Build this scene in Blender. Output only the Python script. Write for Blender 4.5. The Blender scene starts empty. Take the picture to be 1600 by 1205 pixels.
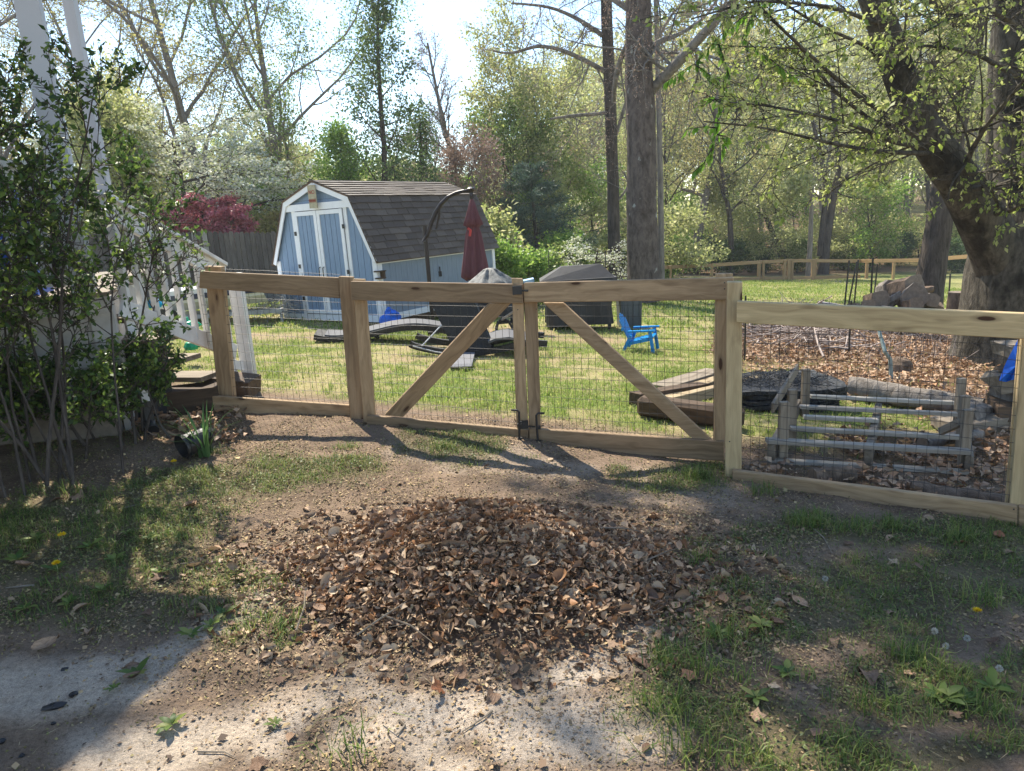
import bpy, math, random
import numpy as np
from mathutils import Matrix, Vector
sc = bpy.context.scene
COL = sc.collection
RS = np.random.RandomState(7)
random.seed(7)
# ------------------------------------------------------------------ camera
F, CX, CY = 1111.0, 800.0, 602.5
_u = np.array([-296, 4718, 1111.0]); _u /= np.linalg.norm(_u)
_f = np.array([0, 0, -1.0]); _y = _f - _f.dot(_u) * _u; _y /= np.linalg.norm(_y)
_x = np.cross(_y, _u)
ROT = np.array([_x, _y, _u])
CAM = np.array([0, 0, 1.6])
cd = bpy.data.cameras.new('camera'); cam = bpy.data.objects.new('camera', cd); COL.objects.link(cam)
cam.matrix_world = Matrix.Translation(CAM) @ Matrix(ROT.tolist()).to_4x4()
cd.sensor_width = 36; cd.lens = 36 * F / 1600; cd.clip_end = 2000; cd.clip_start = 0.05
sc.camera = cam
# ------------------------------------------------------------------ sky, sun, exposure
SUN_EL, SUN_AZ = math.radians(52), math.radians(-23)
w = bpy.data.worlds.new('World'); sc.world = w; w.use_nodes = True
nt = w.node_tree; sky = nt.nodes.new('ShaderNodeTexSky'); sky.sky_type = 'NISHITA'
sky.sun_disc = False; sky.sun_elevation = SUN_EL; sky.sun_rotation = SUN_AZ % (2 * math.pi)
sky.air_density = 1.0; sky.dust_density = 0.0; sky.ozone_density = 1.0
nt.nodes['Background'].inputs[1].default_value = 0.125
nt.links.new(sky.outputs[0], nt.nodes['Background'].inputs[0])
SUNV = Vector((math.sin(SUN_AZ) * math.cos(SUN_EL), math.cos(SUN_AZ) * math.cos(SUN_EL), math.sin(SUN_EL)))
sl = bpy.data.lights.new('sun', 'SUN'); sl.energy = 4.4; sl.angle = math.radians(0.55); sl.color = (1, .93, .80)
so = bpy.data.objects.new('sun', sl); COL.objects.link(so); so.rotation_euler = SUNV.to_track_quat('Z', 'Y').to_euler(); so.location = (0, 0, 30)
sc.view_settings.view_transform = 'Standard'; sc.view_settings.look = 'None'
sc.view_settings.exposure = 1.3; sc.view_settings.gamma = 1
sc.cycles.max_bounces = 7; sc.cycles.diffuse_bounces = 4; sc.cycles.transmission_bounces = 6
sc.cycles.glossy_bounces = 2; sc.cycles.transparent_max_bounces = 4
sc.cycles.use_denoising = True

# ------------------------------------------------------------------ pixel helpers, terrain
def ray(px, py): return ROT @ np.array([(px - CX) / F, -(py - CY) / F, -1.0])
def at(px, py, Y):
    r = ray(px, py); return CAM + r * (Y / r[1])
def proj(P):
    c = (np.atleast_2d(P) - CAM) @ ROT
    d = np.maximum(-c[:, 2], 1e-3)
    return CX + F * c[:, 0] / d, CY - F * c[:, 1] / d, -c[:, 2]
def gz(x, y):
    x = np.asarray(x, float); y = np.asarray(y, float)
    xt = np.where(x > 0, 20 * np.tanh(x / 20), 14 * np.tanh(x / 14))
    z = -0.075 * xt - 0.04 * np.clip(y - 5, 0, 33)
    t = np.clip(y - 43, 0, 200)
    z = z + np.where(t < 60, 0.045 * t, 2.7 + 0.02 * (t - 60))
    return z
def g(px, py):
    r = ray(px, py); t0, t1 = 0.5, 0.5
    while t1 < 200:
        P = CAM + r * t1
        if P[2] < gz(P[0], P[1]): break
        t0 = t1; t1 *= 1.03
    for _ in range(30):
        m = (t0 + t1) / 2; P = CAM + r * m
        if P[2] < gz(P[0], P[1]): t1 = m
        else: t0 = m
    return CAM + r * t0
# ------------------------------------------------------------------ materials
def lin(c): return tuple((x / 12.92 if x <= .04045 else ((x + .055) / 1.055) ** 2.4) for x in c)
class NT:
    def __init__(s, name):
        s.m = bpy.data.materials.new(name); s.m.use_nodes = True; s.t = s.m.node_tree
        s.b = s.t.nodes['Principled BSDF']; s.o = s.t.nodes['Material Output']
    def n(s, typ, **kw):
        nd = s.t.nodes.new(typ)
        for k, v in kw.items():
            if k.startswith('_'): setattr(nd, k[1:], v)
            else:
                key = int(k[1:]) if k[0] == 'i' and k[1:].isdigit() else k.replace('__', ' ')
                if hasattr(v, 'is_linked') : s.t.links.new(v, nd.inputs[key])
                else: nd.inputs[key].default_value = v
        return nd
    def l(s, a, b): s.t.links.new(a, b)
    def ramp(s, fac, stops):
        r = s.t.nodes.new('ShaderNodeValToRGB'); s.l(fac, r.inputs[0])
        e = r.color_ramp.elements
        while len(e) < len(stops): e.new(0.5)
        for i, (p, c) in enumerate(stops):
            e[i].position = p; e[i].color = (*c, 1) if len(c) == 3 else c
        return r.outputs[0]
    def mix(s, fac, a, b, mode='MIX'):
        m = s.t.nodes.new('ShaderNodeMix'); m.data_type = 'RGBA'; m.blend_type = mode
        for i, v in ((0, fac), (6, a), (7, b)):
            if hasattr(v, 'is_linked'): s.l(v, m.inputs[i])
            else: m.inputs[i].default_value = v if i == 0 else (*v, 1)
        return m.outputs[2]
    def coord(s, scale=(1, 1, 1), obj_random=False):
        tc = s.n('ShaderNodeTexCoord'); mp = s.n('ShaderNodeMapping'); s.l(tc.outputs['Object'], mp.inputs[0])
        mp.inputs['Scale'].default_value = scale
        if obj_random:
            oi = s.n('ShaderNodeObjectInfo'); mm = s.n('ShaderNodeMath', _operation='MULTIPLY'); s.l(oi.outputs['Random'], mm.inputs[0]); mm.inputs[1].default_value = 37.0
            cb = s.n('ShaderNodeCombineXYZ')
            for i in range(3): s.l(mm.outputs[0], cb.inputs[i])
            s.l(cb.outputs[0], mp.inputs['Location'])
        return mp.outputs[0]
    def noise(s, vec, scale, detail=4, rough=.55, dist=0):
        nn = s.n('ShaderNodeTexNoise'); s.l(vec, nn.inputs['Vector'])
        nn.inputs['Scale'].default_value = scale; nn.inputs['Detail'].default_value = detail
        nn.inputs['Roughness'].default_value = rough; nn.inputs['Distortion'].default_value = dist
        return nn.outputs['Fac']
    def bump(s, h, strength=.3, dist=.01):
        b = s.n('ShaderNodeBump'); b.inputs['Strength'].default_value = strength; b.inputs['Distance'].default_value = dist
        s.l(h, b.inputs['Height']); s.l(b.outputs[0], s.b.inputs['Normal'])
    def col(s, c):
        if hasattr(c, 'is_linked'): s.l(c, s.b.inputs['Base Color'])
        else: s.b.inputs['Base Color'].default_value = (*c, 1)
    def set(s, rough=.7, metal=0, spec=.4):
        s.b.inputs['Roughness'].default_value = rough; s.b.inputs['Metallic'].default_value = metal
        s.b.inputs['Specular IOR Level'].default_value = spec
def M_basic(name, c, rough=.7, scale=12, amt=.25, bump=.15, metal=0, spec=.4, stretch=(1, 1, 1), dirt=None):
    k = NT(name); v = k.coord(stretch, True); n = k.noise(v, scale, 5, .6)
    lo = tuple(x * (1 - amt) for x in c); hi = tuple(min(1, x * (1 + amt)) for x in c)
    cc = k.ramp(n, [(.3, lo), (.7, hi)])
    if dirt is not None:
        n2 = k.noise(k.coord((1, 1, 1), True), 3.1, 6, .65)
        cc = k.mix(k.ramp(n2, [(.48, (0, 0, 0)), (.72, (1, 1, 1))]), cc, dirt)
    k.col(cc); k.set(rough, metal, spec); k.bump(n, bump, .01); return k.m
def M_wood(name, c1, c2, knot=(.07, .035, .018), knots=True, rough=.75, tone=.35):
    k = NT(name); v = k.coord((1, 1, 1), True)
    big = k.noise(k.coord((.6, 3, 3), True), 1.2, 2)
    st = k.n('ShaderNodeVectorMath', _operation='MULTIPLY'); k.l(v, st.inputs[0]); st.inputs[1].default_value = (1.1, 26, 26)
    # warp along the grain
    wn = k.n('ShaderNodeTexNoise'); k.l(k.coord((2.2, 7, 7), True), wn.inputs['Vector']); wn.inputs['Scale'].default_value = 1.0
    wv = k.n('ShaderNodeVectorMath', _operation='MULTIPLY_ADD'); k.l(wn.outputs['Color'], wv.inputs[0]); wv.inputs[1].default_value = (.3, 4.5, 4.5); k.l(st.outputs[0], wv.inputs[2])
    gr = k.noise(wv.outputs[0], 1.0, 3, .6)
    fine = k.noise(k.coord((4, 160, 160), True), 1.0, 2)
    c = k.ramp(gr, [(.3, c2), (.52, tuple((a * .6 + b * .4) for a, b in zip(c1, c2))), (.7, c1)])
    c = k.mix(.35, c, k.ramp(fine, [(.3, (.62, .6, .58)), (.7, (1, 1, 1))]), 'MULTIPLY')
    oi = k.n('ShaderNodeObjectInfo')
    c = k.mix(1.0, c, k.ramp(oi.outputs['Random'], [(0, (1 - tone, 1 - tone, 1 - tone)), (1, (1.0, 1.0, .97))]), 'MULTIPLY')
    c = k.mix(k.ramp(big, [(.5, (0, 0, 0)), (.8, (.35, .35, .35))]), c, tuple(x * .55 for x in c2))
    if knots:
        vo = k.n('ShaderNodeTexVoronoi'); k.l(k.coord((2.6, 9, 9), True), vo.inputs['Vector']); vo.inputs['Scale'].default_value = 1
        c = k.mix(k.ramp(vo.outputs['Distance'], [(.09, (1, 1, 1)), (.12, (.4, .4, .4)), (.22, (0, 0, 0))]), c, knot)
    crk = k.noise(k.coord((1.3, 60, 60), True), 1.0, 2, .5); c = k.mix(k.ramp(crk, [(.74, (0, 0, 0)), (.78, (.7, .7, .7))]), c, tuple(x * .35 for x in c2))
    k.col(c); k.set(rough, 0, .25); k.bump(fine, .25, .004); return k.m
def M_leaf(name, cols, trans=.45, rough=.5, tcol=None, spec=.3, pos=None):
    k = NT(name); ge = k.n('ShaderNodeNewGeometry')
    n = len(cols); c = k.ramp(ge.outputs['Random Per Island'], [(i / max(1, n - 1), cc) for i, cc in enumerate(cols)])
    if pos:
        nn = k.noise(k.coord(), pos, 2)
        c = k.mix(k.ramp(nn, [(.35, (0, 0, 0)), (.65, (.5, .5, .5))]), c, tuple(x * .6 for x in cols[0]))
    k.col(c); k.set(rough, 0, spec)
    if trans > 0:
        tr = k.n('ShaderNodeBsdfTranslucent')
        if tcol: k.l(k.mix(1.0, c, tcol, 'MULTIPLY'), tr.inputs[0])
        else: k.l(c, tr.inputs[0])
        mx = k.n('ShaderNodeMixShader'); mx.inputs[0].default_value = trans
        k.l(k.b.outputs[0], mx.inputs[1]); k.l(tr.outputs[0], mx.inputs[2]); k.l(mx.outputs[0], k.o.inputs[0])
    return k.m
def M_bark(name, c1, c2, zs=.22, scale=14, moss=None, bump=.9, lich=None):
    k = NT(name); v = k.coord((1, 1, zs))
    n = k.noise(v, scale, 6, .7, .4); n2 = k.noise(k.coord(), 2.2, 4, .6)
    c = k.ramp(n, [(.32, c2), (.6, c1)])
    c = k.mix(.5, c, k.ramp(n2, [(.3, (.55, .55, .55)), (.7, (1, 1, 1))]), 'MULTIPLY')
    if moss: c = k.mix(k.ramp(n2, [(.5, (0, 0, 0)), (.62, (.8, .8, .8))]), c, moss)
    if lich:
        n3 = k.noise(k.coord((1, 1, .8)), 3.7, 3, .5); c = k.mix(k.ramp(n3, [(.66, (0, 0, 0)), (.7, (.9, .9, .9))]), c, lich)
    k.col(c); k.set(.9, 0, .15); k.bump(n, bump, .03); return k.m

MW = dict(
 fence=M_wood('treated_pine', (.52, .36, .21), (.29, .19, .105)),
 fence_light=M_wood('pale_treated_pine', (.7, .53, .29), (.46, .33, .17), tone=.12),
 fence_far=M_wood('new_pine_far', (.55, .36, .18), (.4, .25, .12), knots=False),
 grey_sunlit=M_wood('sunlit_grey_wood', (.5, .45, .38), (.33, .29, .24), knots=False),  # rack rails: their sunlit paleness is put into the wood colour
 grey=M_wood('weathered_grey_wood', (.34, .28, .215), (.18, .14, .1), knots=False),
 picket=M_wood('weathered_picket_wood', (.20, .17, .145), (.09, .075, .062), knots=False, tone=.5),
 picket_new=M_wood('pale_picket_wood', (.5, .46, .4), (.36, .32, .27), knots=False),
 lumber=M_wood('stacked_lumber', (.52, .41, .25), (.3, .21, .12)),
 dark=M_wood('dark_old_timber', (.16, .10, .06), (.06, .04, .025), knots=False))
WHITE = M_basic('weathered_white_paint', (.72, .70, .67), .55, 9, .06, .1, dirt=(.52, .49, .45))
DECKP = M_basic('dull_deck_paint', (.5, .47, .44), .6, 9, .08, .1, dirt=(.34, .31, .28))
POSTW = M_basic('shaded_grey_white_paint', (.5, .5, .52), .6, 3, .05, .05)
DEEP = M_basic('dark_blue_groove', (.03, .05, .07), .8, 9, .05, 0)
TRIM = M_basic('white_trim_paint', (.8, .81, .82), .5, 9, .04, .08)
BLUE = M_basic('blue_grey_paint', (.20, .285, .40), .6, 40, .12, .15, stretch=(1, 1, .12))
SHADEBLUE = M_basic('shaded_blue_paint', (.19, .24, .30), .6, 40, .12, .15, stretch=(1, 1, .12))  # shed blue darkened: the side wall's shade is put into its colour
BLACK = M_basic('black_metal', (.012, .012, .013), .45, 30, .2, .05, spec=.5)
WIRE = M_basic('galvanised_dark_wire', (.045, .042, .04), .5, 30, .2, .0, metal=.3)
DKFAB = M_basic('black_cover_fabric', (.018, .018, .02), .55, 6, .3, .5, spec=.5)
GRFAB = M_basic('grey_cover_fabric', (.15, .15, .14), .7, 14, .55, .8)
WICK = M_basic('black_woven_wicker', (.016, .015, .014), .55, 90, .4, .6)
CUSH = M_basic('grey_sling_fabric', (.10, .10, .105), .8, 60, .1, .2)
BLUEP = M_basic('bright_blue_plastic', (.0, .22, .55), .35, 10, .06, .03)
TARP = M_basic('blue_tarp', (.01, .13, .62), .35, 9, .25, .4)
CONC = M_basic('tan_concrete', (.20, .165, .13), .9, 20, .2, .3)

# ------------------------------------------------------------------ object helpers
def wm(o):
    m = o.matrix_basis.copy()
    while o.parent is not None:
        o = o.parent; m = o.matrix_basis @ m
    return m
def link(name, data, mat=None, parent=None, M=None, local=False):
    o = bpy.data.objects.new(name, data); COL.objects.link(o)
    if mat is not None and data is not None and not data.materials: data.materials.append(mat)
    M = M if M is not None else Matrix.Identity(4)
    if parent is not None:
        o.parent = parent
        o.matrix_basis = M if local else wm(parent).inverted() @ M
    else: o.matrix_basis = M
    return o
def T(x, y=None, z=None):
    return Matrix.Translation((x, y, z)) if y is not None else Matrix.Translation(tuple(float(a) for a in x))
def tag(o, label=None, cat=None, group=None, kind=None):
    if label: o['label'] = label
    if cat: o['category'] = cat
    if group: o['group'] = group
    if kind: o['kind'] = kind
    return o
def thing(name, label, cat, loc=(0, 0, 0), rz=0, group=None):
    o = link(name, None, M=T(loc) @ Matrix.Rotation(rz, 4, 'Z')); o.empty_display_size = .1
    return tag(o, label, cat, group)
def copy_tree(o, parent=None):
    c = o.copy(); COL.objects.link(c); c.parent = parent
    for ch in o.children: copy_tree(ch, c)
    return c
def mesh_np(name, V, Fq, smooth=False):
    V = np.asarray(V, np.float32); Fq = np.asarray(Fq, np.int32); k = Fq.shape[1]
    me = bpy.data.meshes.new(name); me.vertices.add(len(V)); me.vertices.foreach_set('co', V.ravel())
    me.loops.add(Fq.size); me.loops.foreach_set('vertex_index', Fq.ravel())
    me.polygons.add(len(Fq)); me.polygons.foreach_set('loop_start', np.arange(0, Fq.size, k, dtype=np.int32))
    if smooth: me.polygons.foreach_set('use_smooth', np.ones(len(Fq), bool))
    me.update(calc_edges=True); return me
class MB:
    def __init__(s): s.v = []; s.f = []
    def add(s, vs, fs):
        b = len(s.v); s.v += [tuple(float(a) for a in v) for v in vs]; s.f += [tuple(b + i for i in f) for f in fs]; return s
    def hexa(s, p):  # p: 0-3 front (bl,br,tr,tl), 4-7 back
        return s.add(p, [(0, 1, 2, 3), (5, 4, 7, 6), (4, 0, 3, 7), (1, 5, 6, 2), (3, 2, 6, 7), (4, 5, 1, 0)])
    def box(s, c, d, R=None, ch=0):
        x, y, z = [a / 2 for a in d]
        p = [(-x, -y, -z), (x, -y, -z), (x, -y, z), (-x, -y, z), (-x, y, -z), (x, y, -z), (x, y, z), (-x, y, z)]
        if R is not None: p = [tuple(R @ Vector(q)) for q in p]
        return s.hexa([tuple(a + b for a, b in zip(q, c)) for q in p])
    def beam(s, a, b, w, h, up=(0, 0, 1)):
        a = Vector(a); b = Vector(b); t = (b - a).normalized(); sd = t.cross(Vector(up))
        if sd.length < 1e-3: sd = t.cross(Vector((0, 1, 0)))
        sd.normalize(); u = sd.cross(t)
        q = [(-1, -1), (1, -1), (1, 1), (-1, 1)]
        return s.hexa([a + sd * (w / 2 * i) + u * (h / 2 * j) for i, j in q] + [b + sd * (w / 2 * i) + u * (h / 2 * j) for i, j in q])
    def tube(s, pts, rad, n=8, cap=True):
        V, Q = tube_np(np.array([list(p) for p in pts], float), np.broadcast_to(np.array(rad, float), (len(pts),)).copy(), n)
        s.add(V, Q.tolist())
        if cap:
            b = len(s.v) - len(V); s.f.append(tuple(b + i for i in range(n))[::-1]); s.f.append(tuple(b + len(V) - n + i for i in range(n)))
        return s
    def lathe(s, prof, c=(0, 0, 0), n=16):
        V = []; Fs = []
        for r, z in prof:
            for i in range(n):
                a = 2 * math.pi * i / n; V.append((c[0] + r * math.cos(a), c[1] + r * math.sin(a), c[2] + z))
        for j in range(len(prof) - 1):
            for i in range(n): Fs.append((j * n + i, j * n + (i + 1) % n, (j + 1) * n + (i + 1) % n, (j + 1) * n + i))
        return s.add(V, Fs)
    def me(s, name, smooth=False):
        m = bpy.data.meshes.new(name); m.from_pydata(s.v, [], s.f)
        if smooth: m.polygons.foreach_set('use_smooth', [True] * len(m.polygons))
        m.update(); return m
    def build(s, name, mat, parent=None, M=None, smooth=False, local=True):
        return link(name, s.me(name, smooth), mat, parent, M, local=(local and parent is not None))
def tube_np(P, r, n):
    K = len(P); Tn = np.gradient(P, axis=0); Tn /= np.linalg.norm(Tn, axis=1, keepdims=True) + 1e-9
    m = np.abs(Tn.mean(0)); ref = np.zeros(3); ref[int(np.argmin(m))] = 1
    A = np.cross(Tn, ref); A /= np.linalg.norm(A, axis=1, keepdims=True) + 1e-9; B = np.cross(Tn, A)
    an = np.arange(n) * 2 * np.pi / n
    V = P[:, None, :] + r[:, None, None] * (A[:, None, :] * np.cos(an)[None, :, None] + B[:, None, :] * np.sin(an)[None, :, None])
    i = np.arange(K - 1)[:, None] * n; j = np.arange(n)[None, :]; j2 = (j + 1) % n
    Q = np.stack([i + j, i + j2, i + n + j2, i + n + j], -1).reshape(-1, 4)
    return V.reshape(-1, 3), Q
def tubes_mesh(name, lines, n, noise=0, smooth=True):
    Vs, Qs, b = [], [], 0
    for P, r in lines:
        V, Q = tube_np(P, r, n)
        if noise:
            kk = len(P); ph = RS.rand(3) * 6
            c = np.repeat(P, n, axis=0); d = V - c; a = np.tile(np.arange(n) * 2 * np.pi / n, kk)
            f = 1 + noise * (np.sin(3 * a + c[:, 2] * 2.1 + ph[0]) * .5 + np.sin(5 * a - c[:, 2] * 3.7 + ph[1]) * .35 + np.sin(9 * a + c[:, 2] * 6 + ph[2]) * .3)
            V = c + d * f[:, None]
        Vs.append(V); Qs.append(Q + b); b += len(V)
    return mesh_np(name, np.concatenate(Vs), np.concatenate(Qs), smooth)
def plank(name, quad, thick, mat, parent, bev=.004, along='x'):
    """box whose front face is quad (bl, br, tr, tl world), thickness going away; local x along the grain"""
    q = [Vector([float(a) for a in p]) for p in quad]
    if along == 'x': ax = ((q[1] + q[2]) - (q[0] + q[3])).normalized()
    else: ax = ((q[2] + q[3]) - (q[0] + q[1])).normalized()
    oth = ((q[2] + q[3]) - (q[0] + q[1])).normalized() if along == 'x' else ((q[1] + q[2]) - (q[0] + q[3])).normalized()
    nrm = ax.cross(oth).normalized()
    cen = sum(q, Vector()) / 4
    if nrm.dot(cen - Vector(CAM.tolist())) < 0: nrm = -nrm
    oth = nrm.cross(ax)
    O = cen + nrm * thick / 2
    M = Matrix((ax, oth, nrm)).transposed().to_4x4(); M.translation = O
    if M.determinant() < 0:
        M = Matrix((ax, -oth, nrm)).transposed().to_4x4(); M.translation = O
    Mi = M.inverted()
    import bmesh
    me = MB().hexa([Mi @ p for p in q] + [Mi @ (p + nrm * thick) for p in q]).me(name)
    bm = bmesh.new(); bm.from_mesh(me); bmesh.ops.recalc_face_normals(bm, faces=bm.faces)
    if bev: bmesh.ops.bevel(bm, geom=bm.edges[:], offset=bev, segments=1, affect='EDGES')
    bm.to_mesh(me); bm.free()
    return link(name, me, mat, parent, M)
def stick(name, a, b, w, h, mat, parent, up=(0, 0, 1), bev=.003):
    a = Vector([float(x) for x in a]); b = Vector([float(x) for x in b]); t = (b - a).normalized(); sd = t.cross(Vector(up)).normalized(); u = sd.cross(t)
    L = (b - a).length; M = Matrix((t, -sd, u)).transposed().to_4x4(); M.translation = (a + b) / 2
    if M.determinant() < 0: M = Matrix((t, sd, u)).transposed().to_4x4(); M.translation = (a + b) / 2
    import bmesh
    me = MB().box((0, 0, 0), (L, w, h)).me(name)
    if bev:
        bm = bmesh.new(); bm.from_mesh(me); bmesh.ops.bevel(bm, geom=bm.edges[:], offset=bev, segments=1, affect='EDGES'); bm.to_mesh(me); bm.free()
    return link(name, me, mat, parent, M)
# ------------------------------------------------------------------ leaves (numpy)
def unit(v): return v / (np.linalg.norm(v, axis=1, keepdims=True) + 1e-9)
def leaf_quads(P, D, N, L, W, fold=0.0):
    """rhombic leaves: P base, D direction, N normal"""
    D = unit(D); S = unit(np.cross(D, N)); N = np.cross(S, D)
    L = L[:, None]; W = W[:, None]
    V = np.stack([P, P + D * L * .45 + S * W * .5 + N * L * fold, P + D * L, P + D * L * .45 - S * W * .5 + N * L * fold], 1).reshape(-1, 3)
    return V, np.arange(len(P) * 4).reshape(-1, 4)
def leaf_curled(P, D, N, L, W, curl, cup, rs, seg=4):
    n = len(P); D = unit(D); S = unit(np.cross(D, N)); N = np.cross(S, D)
    prof = {4: [.08, .8, 1, .72, .04], 2: [.1, 1, .06]}[seg]
    V = np.zeros((n, seg + 1, 3, 3)); tw = (rs.rand(n) - .5) * 1.2
    for i in range(seg + 1):
        t = i / seg; a = curl * (t - .5) * 2
        x = L * (np.where(np.abs(curl) > 1e-3, np.sin(curl * (2 * t - 1)) / (2 * curl + 1e-9), t - .5)); z = L * (1 - np.cos(a)) / (2 * np.abs(curl) + .2) * np.sign(curl)
        for j, s in enumerate((-1, 0, 1)):
            wv = W * .5 * prof[i] * s * (1 + .25 * (rs.rand(n) - .5)); zz = z + cup * W * (s * s) * prof[i] + tw * s * W * (t - .5) * .5 + (rs.rand(n) - .5) * W * .1
            V[:, i, j] = P + D * x[:, None] + S * wv[:, None] + N * zz[:, None]
    q = []
    for i in range(seg):
        for j in range(2): q.append((i * 3 + j, i * 3 + j + 1, i * 3 + j + 4, i * 3 + j + 3))
    Q = (np.arange(n)[:, None, None] * (3 * (seg + 1)) + np.array(q)[None]).reshape(-1, 4)
    return V.reshape(-1, 3), Q
# ------------------------------------------------------------------ ground
def seg_d(X, Y, x1, y1, x2, y2, r, ys=1.7):
    dx, dy = x2 - x1, (y2 - y1) * ys; L2 = dx * dx + dy * dy + 1e-9
    t = np.clip(((X - x1) * dx + (Y - y1) * ys * dy) / L2, 0, 1)
    return np.sqrt((X - x1 - t * dx) ** 2 + ((Y - y1) * ys - t * dy) ** 2) / r
def blobs(X, Y, L, lo=.55, hi=1.35):
    m = np.zeros_like(X)
    for b in L:
        s = b[5] if len(b) > 5 else 1
        d = seg_d(X, Y, *b[:5]); v = np.clip((hi - d) / (hi - lo), 0, 1); m = np.maximum(m, s * v * v * (3 - 2 * v))
    return m
def vnoise(x, y, s, seed=0):
    x = x * s; y = y * s; xi = np.floor(x).astype(np.int64); yi = np.floor(y).astype(np.int64); fx = x - xi; fy = y - yi
    fx = fx * fx * (3 - 2 * fx); fy = fy * fy * (3 - 2 * fy)
    def h(a, b):
        k = (a * 374761393 + b * 668265263 + seed * 974634777) & 0xffffffff
        k = ((k ^ (k >> 13)) * 1274126177) & 0xffffffff
        return ((k ^ (k >> 16)) & 0xffff) / 65535.0
    return (h(xi, yi) * (1 - fx) + h(xi + 1, yi) * fx) * (1 - fy) + (h(xi, yi + 1) * (1 - fx) + h(xi + 1, yi + 1) * fx) * fy
def fbm(x, y, s, o=4, seed=0):
    a = 0; t = 0; w_ = 1
    for i in range(o): a = a + w_ * vnoise(x, y, s * 2 ** i, seed + i); t += w_; w_ *= .5
    return a / t
SAND = [(0, 1100, 170, 1060, 80), (150, 1060, 430, 940, 38), (180, 1190, 560, 1120, 95), (520, 1130, 780, 1100, 60), (700, 1180, 980, 1150, 95), (850, 1080, 990, 990, 48), (930, 970, 1030, 1000, 35), (560, 1060, 420, 1090, 40, .6), (620, 700, 900, 735, 30, .35), (1020, 760, 1120, 770, 40, .3)]
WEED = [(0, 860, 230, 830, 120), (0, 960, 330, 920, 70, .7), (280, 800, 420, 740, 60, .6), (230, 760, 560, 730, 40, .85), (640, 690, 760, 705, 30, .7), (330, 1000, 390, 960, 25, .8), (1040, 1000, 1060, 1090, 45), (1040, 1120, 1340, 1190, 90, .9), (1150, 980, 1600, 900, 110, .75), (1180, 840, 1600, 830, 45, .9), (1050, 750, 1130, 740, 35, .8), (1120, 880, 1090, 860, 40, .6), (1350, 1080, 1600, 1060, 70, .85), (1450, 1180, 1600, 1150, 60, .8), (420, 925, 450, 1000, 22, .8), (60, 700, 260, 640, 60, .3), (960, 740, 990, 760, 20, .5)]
LITR = [(1180, 540, 1600, 560, 60), (1290, 590, 1560, 620, 50), (1350, 690, 1560, 720, 50, .9), (230, 650, 330, 660, 60), (1200, 740, 1560, 780, 25, .7), (1500, 640, 1600, 700, 60)]
PILE = np.array(g(765, 892)[:2])
def pile_h(x, y):
    dx, dy = x - PILE[0], y - PILE[1]
    r = np.sqrt((dx / .85) ** 2 + ((dy + .0) / .72) ** 2); v = np.clip(1.15 - r, 0, 1); return .22 * v * v * (3 - 2 * v)
def gh(x, y):
    """ground height with the small relief"""
    near = np.clip((16 - y) / 10, 0, 1)
    return gz(x, y) + near * (.05 * (fbm(x, y, .9, 3, 5) - .5) + .03 * (fbm(x, y, 7, 3, 9) - .5)) + .25 * np.clip((y - 40) / 20, 0, 1) * (fbm(x, y, .12, 3, 3) - .5)
def grid_axis(lo, hi, fine_lo, fine_hi, d):
    a = list(np.arange(fine_lo, fine_hi, d)); s = d; v = a[-1]
    while v < hi: s *= 1.12; v += s; a.append(v)
    s = d; v = a[0]; b = []
    while v > lo: s *= 1.12; v -= s; b.append(v)
    return np.array(b[::-1] + a)
xs = grid_axis(-230, 230, -4.2, 5.2, .035); ys = grid_axis(-40, 230, .9, 9, .035)
GX, GY = np.meshgrid(xs, ys); gx, gy = GX.ravel(), GY.ravel()
gzv = gh(gx, gy)
nx, ny = len(xs), len(ys)
idx = (np.arange(ny - 1)[:, None] * nx + np.arange(nx - 1)[None]).ravel()
gm = mesh_np('ground', np.stack([gx, gy, gzv], 1), np.stack([idx, idx + 1, idx + nx + 1, idx + nx], 1), True)
def masks(x, y):
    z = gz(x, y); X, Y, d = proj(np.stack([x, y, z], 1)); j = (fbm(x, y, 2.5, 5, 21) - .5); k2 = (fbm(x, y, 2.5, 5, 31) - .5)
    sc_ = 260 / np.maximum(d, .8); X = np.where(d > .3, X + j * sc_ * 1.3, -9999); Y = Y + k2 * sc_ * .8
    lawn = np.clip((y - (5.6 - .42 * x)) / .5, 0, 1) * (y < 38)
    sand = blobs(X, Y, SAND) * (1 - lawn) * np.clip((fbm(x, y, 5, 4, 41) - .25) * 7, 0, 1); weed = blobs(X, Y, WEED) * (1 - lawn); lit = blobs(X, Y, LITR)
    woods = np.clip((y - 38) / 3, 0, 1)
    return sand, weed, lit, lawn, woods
sand, weed, lit, lawn, woods = masks(gx, gy)
# base colours of the different soils, before the shader's grain
n1 = (.45 * fbm(gx, gy, 1.0, 3, 11) + .55 * fbm(gx, gy, 5.5, 4, 13))[:, None]; n2 = fbm(gx, gy, 6, 4, 12)[:, None]
def C3(*a): return np.array(a, float)[None]
dirt = C3(.23, .165, .115) * (.5 + 1.0 * n2)
c = dirt
c = c + (C3(.52, .43, .335) * (.72 + .5 * n2) - c) * sand[:, None]
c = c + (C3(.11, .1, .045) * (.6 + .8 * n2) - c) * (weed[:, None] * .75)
straw = C3(.36, .31, .15) * (.8 + .4 * n2); grs = C3(.15, .2, .045) * (.8 + .4 * n2)
bare = C3(.36, .25, .17)
lw = straw + (grs - straw) * np.clip((n1 - .42) * 5, 0, 1)
Xp, Yp, _ = proj(np.stack([gx, gy, gzv], 1))
path = blobs(Xp, Yp, [(380, 527, 520, 527, 12, .8), (760, 520, 960, 530, 16, .9), (620, 560, 700, 560, 12, .6), (640, 540, 900, 560, 14, .4)])[:, None]
lw = lw + (bare - lw) * path * np.clip(n2 * 2.2 - .3, 0, 1)
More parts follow.
